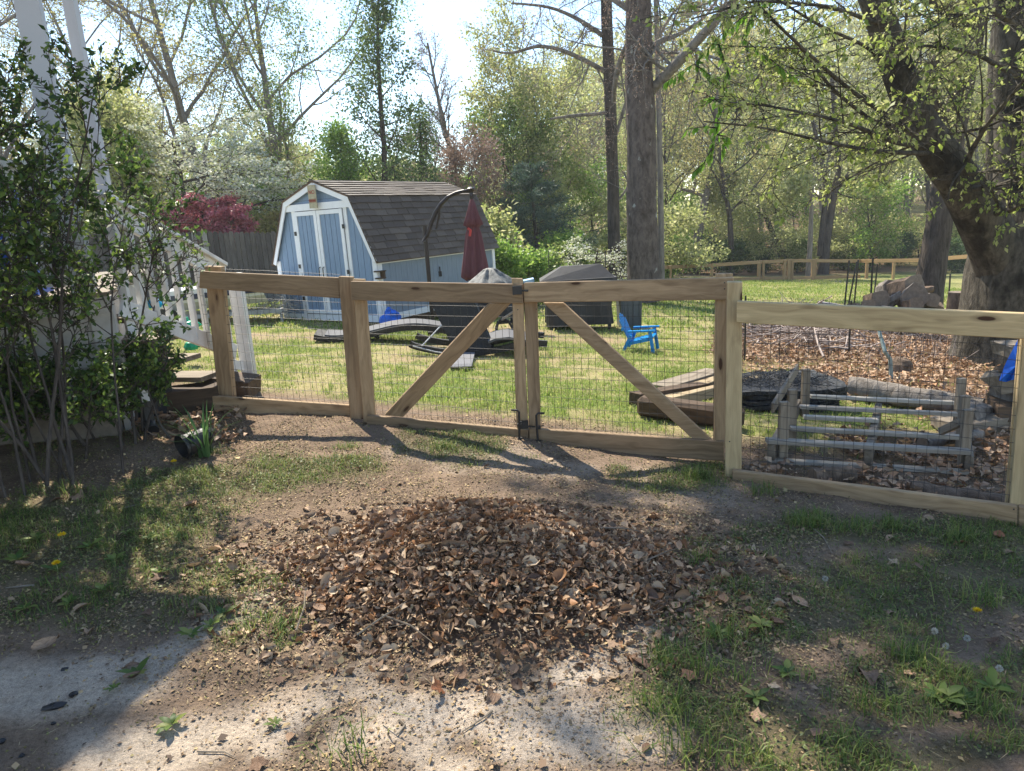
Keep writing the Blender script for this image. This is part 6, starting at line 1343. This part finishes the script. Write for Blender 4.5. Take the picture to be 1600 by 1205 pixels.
line_tree('tall_tree', 'slimmer straight dark trunk just left of the thickest trunk', 'tree', [(962, 450, YT, 22), (960, 400, YT, 19), (958, 300, YT, 18), (955, 200, YT, 17), (951, 100, YT, 17), (947, 0, YT, 16), (943, -150, YT, 13), (938, -350, YT, 9)], BK_DARK,
 [[(956, 175, YT, 6), (935, 178, YT, 5), (900, 180, YT - .5, 5), (860, 186, YT - .8, 3)], [(950, 115, YT, 8), (925, 100, YT, 7), (880, 78, YT - .5, 6), (840, 70, YT - 1, 5), (800, 85, YT - 1.2, 4), (770, 80, YT - 1.5, 2)],
  [(948, 60, YT, 7), (905, 30, YT, 6), (860, 10, YT, 4), (800, 5, YT, 3)], [(957, 230, YT, 5), (975, 170, YT, 5), (990, 120, YT, 4), (1020, 80, YT, 3)], [(945, 0, YT, 8), (900, -40, YT, 6), (840, -50, YT, 4), (790, -30, YT, 3)], [(960, 320, YT, 4), (985, 290, YT - .3, 3.5), (975, 270, YT - .4, 3)]], limb_bark=BK_PALE, P=P_tw, Ltw=1.9, every=.3, leafm=LF['bud'], nleaf=5000, lsize=.05, spread=.05, seed=9)
line_tree('slim_tree', 'thin pale trunk showing right behind the thickest trunk', 'tree', [(1034, 440, 27, 10), (1032, 300, 27, 9), (1029, 150, 27, 8), (1026, 50, 27, 7), (1022, -100, 27, 5)], BK_GREY, [[(1028, 60, 27, 4), (1050, 20, 27, 4), (1090, -20, 27, 3)]], P=P_tw, Ltw=2, every=.8, leafm=LF['yg'], nleaf=1500, lsize=.1, spread=.1, seed=10, sides=8)
# --- leaning oak trunk and its crooked limb
YO = 14.5
line_tree('oak_tree', 'rough barked leaning oak between the stakes and the huge beech, with a crooked limb', 'tree', [(1445, 490, YO, 50), (1452, 450, YO, 42), (1462, 380, YO, 38), (1474, 300, YO, 36), (1486, 230, YO, 34), (1500, 150, YO, 32), (1518, 60, YO, 30), (1530, 0, YO, 30), (1550, -120, YO, 26)], BK_OAK,
 [[(1478, 190, YO, 18), (1462, 158, YO - .1, 17), (1452, 130, YO - .2, 15), (1460, 95, YO - .2, 14), (1480, 68, YO - .1, 13), (1505, 60, YO, 10)],
  [(1520, 40, YO, 16), (1500, 22, YO - .2, 15), (1475, 15, YO - .3, 13), (1445, 0, YO - .5, 11), (1420, -20, YO - .6, 9)]], sides=18, noise=.05, P=P_tw, Ltw=1.6, every=.5, leafm=LF['yg'], nleaf=5000, lsize=.07, spread=.08, seed=12)
# --- dark twin trunks beyond the far fence
line_tree('dark_tree', 'dark twin stemmed tree just beyond the far fence', 'tree', [(1286, 432, 38, 17), (1290, 380, 38, 14), (1302, 310, 38, 10), (1312, 260, 38, 8), (1305, 200, 38, 7), (1300, 120, 38, 6)], BK_DARK, [[(1281, 400, 38, 10), (1288, 330, 38, 9), (1292, 290, 38, 8), (1282, 240, 38, 7), (1270, 190, 38, 5)], [(1305, 300, 38, 6), (1335, 260, 38, 6), (1350, 220, 38, 4)]], P=P_tw, Ltw=4, every=1.2, leafm=LF['yg'], nleaf=7000, lsize=.16, spread=.25, seed=13, sides=10)
line_tree('dark_tree', 'mossy leaning trunk beyond the far fence right of the thick trunk', 'tree', [(1085, 425, 40, 13), (1090, 370, 40, 14), (1100, 320, 40, 12), (1110, 280, 40, 8), (1118, 200, 40, 7), (1122, 120, 40, 6)], BK_GREY, [[(1105, 310, 40, 5), (1085, 300, 40, 5), (1065, 296, 40, 4)]], P=P_tw, Ltw=4, every=.8, leafm=LF['yg'], nleaf=4000, lsize=.16, spread=.25, seed=14, sides=10)
line_tree('slim_tree', 'slim grey trunk standing just behind the far fence gate posts', 'tree', [(1262, 440, 35, 9), (1266, 380, 35, 8), (1268, 320, 35, 6), (1272, 240, 35, 5)], BK_GREY, [[(1268, 300, 35, 4), (1260, 250, 35, 3)]], P=P_tw, Ltw=3, every=1, leafm=LF['yg'], nleaf=2500, lsize=.15, spread=.25, seed=15, sides=8)
line_tree('slim_tree', 'small forked dark sapling behind the far fence left of its gate posts', 'tree', [(1222, 410, 41, 6), (1208, 370, 41, 6), (1196, 340, 41, 5), (1190, 300, 41, 3)], BK_DARK, [[(1228, 410, 41, 6), (1214, 375, 41, 5), (1192, 325, 41, 4)], [(1196, 340, 41, 4), (1170, 320, 41, 3), (1150, 312, 41, 2)]], P=P_tw, Ltw=4, every=1, leafm=LF['yg'], nleaf=7000, lsize=.15, spread=.3, seed=16, sides=7)
# --- huge beech at the right with the leaning limb
YB_ = 9.0
be = line_tree('beech_tree', 'huge multi-stemmed beech at the right edge with a thick limb leaning up left', 'tree', [(1600, 600, YB_, 240), (1600, 560, YB_, 205), (1603, 500, YB_, 180), (1603, 430, YB_, 168), (1606, 380, YB_, 150), (1612, 330, YB_, 120)], BK_BEECH,
 [[(1590, 470, YB_, 110), (1572, 410, YB_ - .1, 84), (1540, 355, YB_ - .2, 70), (1507, 297, YB_ - .3, 60), (1462, 235, YB_ - .4, 54), (1432, 185, YB_ - .4, 48), (1410, 130, YB_ - .5, 44), (1388, 65, YB_ - .5, 42), (1372, 20, YB_ - .6, 38), (1355, -40, YB_ - .6, 42), (1320, -160, YB_ - .7, 36), (1230, -300, YB_ - .8, 30), (1050, -430, YB_ - .8, 22), (850, -500, YB_ - .6, 14)],
  [(1600, 400, YB_ + .1, 90), (1592, 300, YB_ + .2, 70), (1590, 200, YB_ + .3, 60), (1588, 100, YB_ + .3, 56), (1585, 0, YB_ + .3, 52), (1570, -150, YB_ + .2, 44), (1500, -330, YB_, 34), (1350, -480, YB_ - .4, 24)],
  [(1555, 360, YB_ + .5, 34), (1560, 300, YB_ + .6, 32), (1558, 200, YB_ + .7, 30), (1560, 100, YB_ + .8, 28), (1570, 0, YB_ + .9, 26), (1580, -120, YB_ + 1, 20)],
  [(1630, 400, YB_, 60), (1625, 250, YB_ - .1, 54), (1640, 100, YB_ - .2, 50), (1650, -60, YB_ - .3, 44), (1560, -330, YB_ - 1.2, 30), (1300, -600, YB_ - 2.4, 18)]],
 sides=36, noise=.06, seed=21)
# long thin drooping side branches, seen across the upper right
r_ = np.random.RandomState(77); P_dr = dict(levels=3, seg=[7, 6, 4], nch=[7, 5], lr=[.5, .5], rr=.5, ang=[40, 40], gnarl=[.06, .1, .15], trop=[-.02, -.03, -.04], start=[.1, .1], flat=.7)
side = [[(1438, 210, 8.6, 9), (1400, 190, 8.2, 7), (1340, 150, 7.8, 6), (1280, 100, 7.4, 5), (1200, 25, 7, 4), (1150, -30, 6.8, 2)], [(1430, 200, 8.6, 8), (1370, 195, 8.2, 6), (1300, 140, 7.8, 5), (1240, 60, 7.6, 3)], [(1445, 228, 8.5, 9), (1400, 225, 8.0, 7), (1360, 205, 7.5, 6), (1300, 185, 7, 5), (1200, 165, 6.6, 3), (1140, 160, 6.4, 2)],
 [(1450, 240, 8.4, 8), (1380, 238, 7.8, 6), (1300, 225, 7.3, 5), (1200, 200, 7, 3), (1100, 190, 6.8, 2)], [(1500, 290, 8.3, 12), (1515, 240, 8.1, 8), (1545, 190, 7.8, 6), (1580, 150, 7.5, 5), (1620, 100, 7.2, 4)], [(1520, 295, 8.4, 8), (1560, 290, 8.2, 6), (1600, 275, 8, 5), (1650, 260, 7.8, 4)], [(1555, 333, 8.2, 10), (1580, 328, 8, 8), (1620, 310, 7.8, 7)],
 [(1425, 170, 8.5, 4), (1418, 120, 8.4, 4), (1412, 60, 8.3, 3.5), (1420, 0, 8.2, 3)], [(1480, 210, 8.3, 5), (1540, 200, 8, 4), (1600, 170, 7.8, 3), (1660, 160, 7.6, 2)], [(1400, 110, 8.4, 6), (1350, 70, 8, 5), (1280, 40, 7.6, 4), (1200, -10, 7.2, 3)], [(1380, 40, 8.4, 6), (1300, 10, 7.8, 5), (1180, 0, 7.2, 4), (1080, 30, 6.8, 2)], [(1590, 120, 8.6, 8), (1520, 80, 8, 6), (1440, 70, 7.5, 4), (1380, 90, 7, 2)], [(1590, 40, 8.6, 8), (1540, 10, 8, 6), (1480, 30, 7.5, 4), (1430, 60, 7.2, 2)]]
lvA = [[], [], []]; tl = []
for lm in side:
    P_ = np.array([at(a, b, c) for a, b, c, w_ in lm]); R_ = np.array([w_ / F * c * .5 for a, b, c, w_ in lm]); t = np.linspace(0, 1, len(P_)); tt = np.linspace(0, 1, 25); P2 = np.stack([np.interp(tt, t, P_[:, i]) for i in range(3)], 1); R2 = np.interp(tt, t, R_)
    for _ in range(4): P2[1:-1] = (P2[:-2] + 2 * P2[1:-1] + P2[2:]) / 4
    tl.append((P2, R2)); fw = unit((P2[-1] - P2[0])[None])[0]
    for j in range(9):
        i = int((.1 + .9 * j / 9) * 23); lv = grow(r_, P2[i], fw + r_.normal(0, .7, 3), 1.1 * r_.uniform(.5, 1.2), max(.004, R2[i] * .5), P_dr)
        for q in range(3): lvA[q] += lv[q]
link('side_branches', tubes_mesh('side_branches', tl, 7), BK_BEECH, be); link('branches', tubes_mesh('branches', lvA[0], 5), BK_BEECH, be); link('twigs', tubes_mesh('twigs', lvA[1] + lvA[2], 3), BK_BEECH, be)['kind'] = 'stuff'
# young leaves hang in rows under the twigs
LYG = M_leaf('young_beech_leaves', [(.2, .27, .05), (.3, .37, .08), (.42, .46, .15), (.5, .5, .22)], .6, .45)
V, Q = leaves_on(r_, lvA[1] + lvA[2] , 7000, .058, .014, droop=.9, up=.3, wr=.55, cluster=3); link('crown', mesh_np('crown', V, Q), LYG, be)
# unseen upper canopy for the beech, clumps placed where the ground should be shaded
Sg = np.array([SUNV.x, SUNV.y, SUNV.z]); CP, CQ = [], []
r_ = np.random.RandomState(99)
def shade_want(X, Y_, x, y):
    s = 0.0
    s = blobs(X, Y_, [(1180, 760, 1650, 800, 120, 1), (1180, 900, 1650, 980, 170, 1), (1130, 1080, 1650, 1180, 130, .9), (900, 820, 1020, 900, 70, .7), (820, 755, 1000, 780, 30, .6), (800, 960, 900, 1150, 60, .4), (1060, 1000, 1120, 1200, 70, .8), (40, 1180, 200, 1120, 60, .7), (1400, 560, 1600, 540, 45, .8), (1200, 640, 1500, 720, 60, .3), (300, 1050, 620, 1150, 100, .1), (680, 930, 760, 880, 60, .25)], .5, 1.25)
    s = s * (1 - .85 * blobs(X, Y_, [(880, 1050, 960, 1060, 35), (1080, 1130, 1180, 1140, 30), (1440, 1120, 1600, 1150, 40), (780, 710, 820, 712, 25), (1000, 760, 1080, 780, 25, .8), (700, 900, 620, 950, 60, .7)], .4, 1.2))
    return s
hubs = []
tries = r_.uniform([-2.0, 1.2], [4.2, 10], (30000, 2)); z_ = gz(tries[:, 0], tries[:, 1]); X, Y_, d = proj(np.column_stack([tries, z_])); wv = shade_want(X, Y_, tries[:, 0], tries[:, 1]); keep = r_.rand(len(tries)) < wv * .5
tr_ = tries[keep]; zz = z_[keep]
hh = r_.uniform(7.5, 9.6, len(tr_)); G3 = np.column_stack([tr_, zz]); Pc = G3 + Sg * ((hh) / Sg[2])[:, None]
idx_ = r_.permutation(len(Pc))[:3600]; Pc = Pc[idx_]; print('canopy clumps', len(Pc))
n = len(Pc) * 9; c_ = np.repeat(Pc, 9, 0) + r_.normal(0, .07, (n, 3)); D = r_.normal(0, 1, (n, 3)); D[:, 2] -= .3; N = r_.normal(0, .6, (n, 3)); N[:, 2] += .6; L = r_.uniform(.05, .1, n)
V, Q = leaf_quads(c_, D, N, L, L * .6, .08); link('crown', mesh_np('shade_crown', V, Q), LYG, be)
# branches carrying that canopy
hub = Pc[r_.permutation(len(Pc))[:150]]; lines = []
srcs = np.array([at(1230, -300, 8.2), at(1050, -430, 8.2), at(850, -500, 8.4), at(1350, -480, 8.6), at(1300, -600, 6.6)])
for h_ in hub:
    s_ = srcs[np.argmin(np.linalg.norm(srcs - h_, axis=1))]; m_ = (s_ + h_) / 2 + r_.normal(0, .25, 3); lines.append((np.array([s_, (s_ + m_) / 2 + r_.normal(0, .1, 3), m_, (m_ + h_) / 2 + r_.normal(0, .12, 3), h_]), np.array([.03, .022, .018, .012, .006])))
link('upper_branches', tubes_mesh('upper_branches', lines, 5), BK_BEECH, be)
# hanging branch with paired bright leaflets in front of the wood (walnut-like)
hb = thing('hanging_branch', 'hanging branch tips with bright pointed leaves right of the thickest trunk', 'branch', at(1110, 100, 7.5)); LBR = M_leaf('bright_pointed_leaves', [(.1, .22, .02), (.18, .34, .04), (.3, .45, .08)], .6, .4)
lines = []; PP, DD_, NN = [], [], []
for pts in [[(1300, -40, 8.2), (1180, 10, 7.8), (1120, 60, 7.6), (1085, 100, 7.5), (1040, 128, 7.4)], [(1120, 60, 7.6), (1140, 120, 7.5), (1125, 160, 7.45), (1120, 200, 7.4), (1110, 245, 7.4)], [(1120, 200, 7.4), (1100, 198, 7.4), (1072, 202, 7.35)], [(1120, 210, 7.4), (1136, 214, 7.4), (1128, 238, 7.38)], [(1112, 232, 7.4), (1100, 255, 7.4), (1082, 270, 7.36)], [(1085, 100, 7.5), (1110, 118, 7.4), (1130, 128, 7.3)], [(1180, 10, 7.8), (1160, 60, 7.6), (1200, 90, 7.5), (1240, 120, 7.4)], [(1125, 160, 7.45), (1105, 150, 7.4)]]:
    P_ = np.array([at(*q) for q in pts]); lines.append((P_, np.linspace(.008, .003, len(P_))))
    for a, b in zip(P_[:-1], P_[1:]):
        if a[2] > 4.6: continue
        L_ = np.linalg.norm(b - a); k_ = max(1, int(L_ / .035))
        for i in range(k_):
            for s_ in (-1, 1):
                PP.append(a + (b - a) * (i + .5) / k_); dd = (b - a) / L_ * .4 + np.array([0, 0, -1.0]) * r_.uniform(.4, 1.1) + r_.normal(0, .35, 3); DD_.append(dd); NN.append(r_.normal(0, 1, 3))
link('twigs', tubes_mesh('twigs', lines, 5), BK_BEECH, hb); V, Q = leaf_quads(np.array(PP), np.array(DD_), np.array(NN), r_.uniform(.08, .13, len(PP)), np.full(len(PP), .042), .05); o = link('leaves', mesh_np('leaves', V, Q), LBR, hb); o['kind'] = 'stuff'
# --- the wood behind: a handful of kinds, copied
kinds = [('forest_tree', 'yg', dict(P_sp, start=[.28, .2, .15], nch=[16, 7, 6], lr=[.34, .5, .5]), 15, .19, 7000, .3), ('forest_tree', 'yg', dict(P_sp, start=[.15, .2, .15], nch=[14, 7, 6], lr=[.42, .5, .5]), 11, .13, 7000, .32), ('forest_tree', 'mid', dict(P_sp, start=[.3, .2, .15], nch=[15, 7, 6], lr=[.36, .5, .5]), 14, .17, 6000, .3), ('bare_forest_tree', 'olive', dict(P_sp, start=[.3, .2, .15], nch=[16, 8, 7], lr=[.36, .5, .5]), 15, .2, 4500, .1), ('understory_tree', 'yg', dict(P_dog, flat=.5), 2.6, .07, 6500, .12), ('understory_tree', 'bright', dict(P_sp, start=[.05, .2, .15], nch=[12, 7, 6], lr=[.55, .5, .5]), 4.2, .06, 7000, .2)]
protos = []
for i, (nm, lf, P_, Lh, rad, nl, spd) in enumerate(kinds):
    protos.append(make_tree(nm, 'tree', 'tree', (0, 0, 0), 300 + i, P_, [BK_GREY, BK_DARK, BK_GREY, BK_DARK, BK_DARK, BK_DARK][i], LF[lf], nl, .17 if i < 4 else .12, spd, Lh=Lh, rad=rad, leaf_lv=2, sides=(7, 5, 3, 3)))
r_ = np.random.RandomState(55); used = [False] * 6; k_ = 0
lbl = {('R', 0): 'tall yellow green woodland tree on the slope beyond the far fence', ('R', 1): 'airy pale green woodland tree beyond the far fence', ('R', 2): 'mid green woodland tree beyond the far fence', ('R', 3): 'sparse budding woodland tree beyond the far fence', ('R', 4): 'low layered understory tree beyond the far fence', ('R', 5): 'bushy bright understory tree beyond the far fence',
 ('L', 0): 'tall yellow green tree in the distance behind the yard', ('L', 1): 'airy pale green tree in the distance behind the yard', ('L', 2): 'mid green tree in the distance behind the yard', ('L', 3): 'sparse budding tree in the distance behind the yard', ('L', 4): 'low layered tree in the distance behind the yard', ('L', 5): 'bushy bright small tree in the distance behind the yard'}
def place(kd, px, Y, s_):
    global k_
    B = base(px, Y); side_ = 'R' if px > 1000 else 'L'
    o = protos[kd] if not used[kd] else copy_tree(protos[kd]); used[kd] = True
    if side_ == 'R':
        zn = 'behind the thickest trunk' if px < 1110 else 'left of the dark twin trunks' if px < 1250 else 'right of the dark twin trunks' if px < 1400 else 'behind the leaning oak' if px < 1500 else 'behind the huge beech'; rw = 'first row' if Y < 46 else 'middle depth' if Y < 70 else 'far back'
    else:
        zn = 'at the left edge' if px < 160 else 'behind the dogwood' if px < 420 else 'above the shed' if px < 660 else 'right of the shed' if px < 860 else 'left of the thickest trunk'; rw = 'nearer' if Y < 36 else 'farther'
    lb_ = ['tall yellow green', 'airy pale green', 'mid green', 'sparse budding', 'low layered pale green', 'bushy bright'][kd] + (' woodland tree, ' if side_ == 'R' else ' background tree, ') + rw + ', ' + zn
    o.location = (B[0], B[1], B[2] - .1); o.scale = (s_, s_, s_ * r_.uniform(.9, 1.12)); o.rotation_euler = (r_.normal(0, .03), r_.normal(0, .03), r_.uniform(0, 6.28)); o['label'] = lb_; o['group'] = lb_.replace(' tree,', ' trees,'); k_ += 1
# right-hand wood, rows going back
for Y, n, x0, x1, sc0 in ((41, 7, 1030, 1700, .8), (48, 9, 1010, 1720, .95), (57, 11, 990, 1740, 1.05), (68, 14, 960, 1750, 1.15), (82, 15, 940, 1760, 1.25), (100, 14, 900, 1760, 1.4)):
    for i in range(n):
        px = x0 + (x1 - x0) * (i + r_.uniform(.1, .9)) / n
        if Y < 45 and 1240 < px < 1330: continue
        kd = r_.choice([0, 1, 2, 3], p=[.33, .30, .10, .27]); place(kd, px, Y + r_.uniform(-2.5, 3), sc0 * r_.uniform(.75, 1.1))
for i in range(20): place(r_.choice([4, 5], p=[.75, .25]), 1030 + 640 * (i + r_.rand()) / 20, r_.uniform(39.5, 56), r_.uniform(.8, 1.3))
# left and centre: lower, so the sky stays open
for px, Y, kd, s_ in [(150, 42, 3, .75), (90, 36, 3, .7), (210, 46, 0, .62), (270, 44, 3, .6), (350, 46, 2, .5), (400, 40, 1, .5), (455, 44, 3, .62), (500, 42, 0, .45), (540, 48, 1, .42), (620, 46, 3, .4), (660, 44, 1, .36), (700, 50, 2, .38), (740, 48, 3, .33), (790, 44, 0, .34), (830, 46, 1, .5), (880, 42, 0, .52), (920, 46, 2, .6), (900, 38, 1, .45), (960, 44, 0, .7), (985, 40, 1, .6), (-20, 38, 3, .8), (20, 44, 3, .8), (930, 52, 0, .8), (860, 55, 3, .7), (1010, 50, 1, .8), (430, 34, 3, .42), (200, 32, 4, 1.4), (150, 30, 5, 1.1), (110, 34, 4, 1.3), (250, 34, 5, 1.0), (390, 32, 4, 1.2), (450, 30, 5, .9), (520, 30, 4, 1.3), (560, 32, 5, 1.0), (650, 31, 4, 1.3), (700, 30, 5, .85), (760, 31, 4, 1.2), (800, 28, 5, .8), (880, 29, 4, 1.2), (930, 31, 5, 1.0), (985, 33, 4, 1.3), (60, 30, 4, 1.4)]:
    place(kd, px, Y, s_)
# mass of distant woodland: one continuous hedge of foliage far behind, ring of leaf clumps
n = 90000; th = r_.uniform(-.95, .95, n); rr_ = r_.uniform(105, 150, n); x_ = rr_ * np.sin(th); y_ = rr_ * np.cos(th); hmax = np.where(x_ > 12, 26, 10 + 3 * np.sin(x_ * .11) + 2 * np.sin(x_ * .31)); z_ = gz(x_, y_) + hmax * r_.rand(n) ** .8
V, Q = leaf_quads(np.stack([x_, y_, z_], 1), r_.normal(0, 1, (n, 3)), r_.normal(0, 1, (n, 3)), r_.uniform(.5, 1.1, n), r_.uniform(.4, .8, n), .1)
tag(link('distant_woodland', mesh_np('distant_woodland', V, Q), LF['yg']), 'hazy mass of spring woodland far behind the trees', 'woodland', kind='stuff')
# ------------------------------------------------------------------ privet shrubs at the left
PRV = M_leaf('privet_leaves', [(.03, .065, .018), (.055, .1, .025), (.1, .17, .035), (.24, .32, .06)], .4, .45, spec=.3); BKP = M_bark('shrub_stems', (.12, .1, .085), (.05, .04, .035), .3, 20)
P_prv = dict(levels=4, seg=[9, 7, 5, 4], nch=[9, 5, 4], lr=[.34, .5, .5], rr=.5, ang=[42, 45, 48], gnarl=[.07, .1, .14, .16], trop=[.04, .05, .04, .02], start=[.22, .15, .1])
def privet(px, py, stems, h, seed, nl, lb, lean=.3, xr=.25, sz=.043, start=None):
    B = g(px, py); r_ = np.random.RandomState(seed); o = thing('privet_bush', lb, 'shrub', B); LV = [[], [], [], []]; P_ = dict(P_prv)
    if start is not None: P_['start'] = [start, .15, .1]
    for i in range(stems):
        b_ = (r_.normal(0, xr), r_.normal(0, xr * .6), 0); lv = grow(r_, b_, (r_.normal(.0, lean), r_.normal(0, lean), 1), h * r_.uniform(.65, 1.05), r_.uniform(.007, .014), P_)
        for q in range(4): LV[q] += lv[q]
    for st_l in LV[0]: link('stem', tubes_mesh('stem', [st_l], 6), BKP, o, local=True)
    link('branches', tubes_mesh('branches', LV[1] + LV[2], 4), BKP, o, local=True); link('twigs', tubes_mesh('twigs', LV[3], 3), BKP, o, local=True)
    A = LV[3] + LV[2]; V, Q = leaves_on(r_, A, nl, sz, .012, up=.6, wr=.52); link('foliage', mesh_np('foliage', V, Q), PRV, o, local=True)
privet(70, 770, 8, 2.3, 401, 9000, 'tall privet bush in front of the white porch, nearest the post', .10, .2, start=.35)
privet(-30, 790, 8, 2.3, 402, 9000, 'dense privet bush at the left picture edge', .12, .28, start=.3)
privet(120, 745, 4, 2.1, 403, 2200, 'privet stems with open lower branches right of the tall bush', .12, .18, start=.4)
privet(30, 730, 7, 1.0, 404, 4500, 'low dark privet growth at the foot of the porch skirt', .22, .35)
privet(240, 690, 4, .8, 405, 2200, 'small sunlit privet reaching over the stairs towards the fence post', .3, .12, start=.3)
privet(120, 700, 5, .75, 407, 2200, 'low dark privet filling the ground in front of the porch corner', .3, .3, start=.15)
privet(205, 670, 2, 1.9, 406, 600, 'thin upright privet shoots beside the stair rail', .07, .12, start=.65)
# ------------------------------------------------------------------ thin haze added to lift the dark woodland tones
hz = NT('lift_haze'); hz.t.nodes.remove(hz.b); pv = hz.t.nodes.new('ShaderNodeVolumePrincipled'); pv.inputs['Density'].default_value = .0009; pv.inputs['Color'].default_value = (.95, .97, 1, 1); pv.inputs['Anisotropy'].default_value = .2
hz.l(pv.outputs[0], hz.o.inputs['Volume'])
tag(MB().box((0, 95, 16), (480, 290, 41)).build('haze', hz.m), kind='stuff')
sc.cycles.volume_max_steps = 64; sc.cycles.volume_bounces = 0
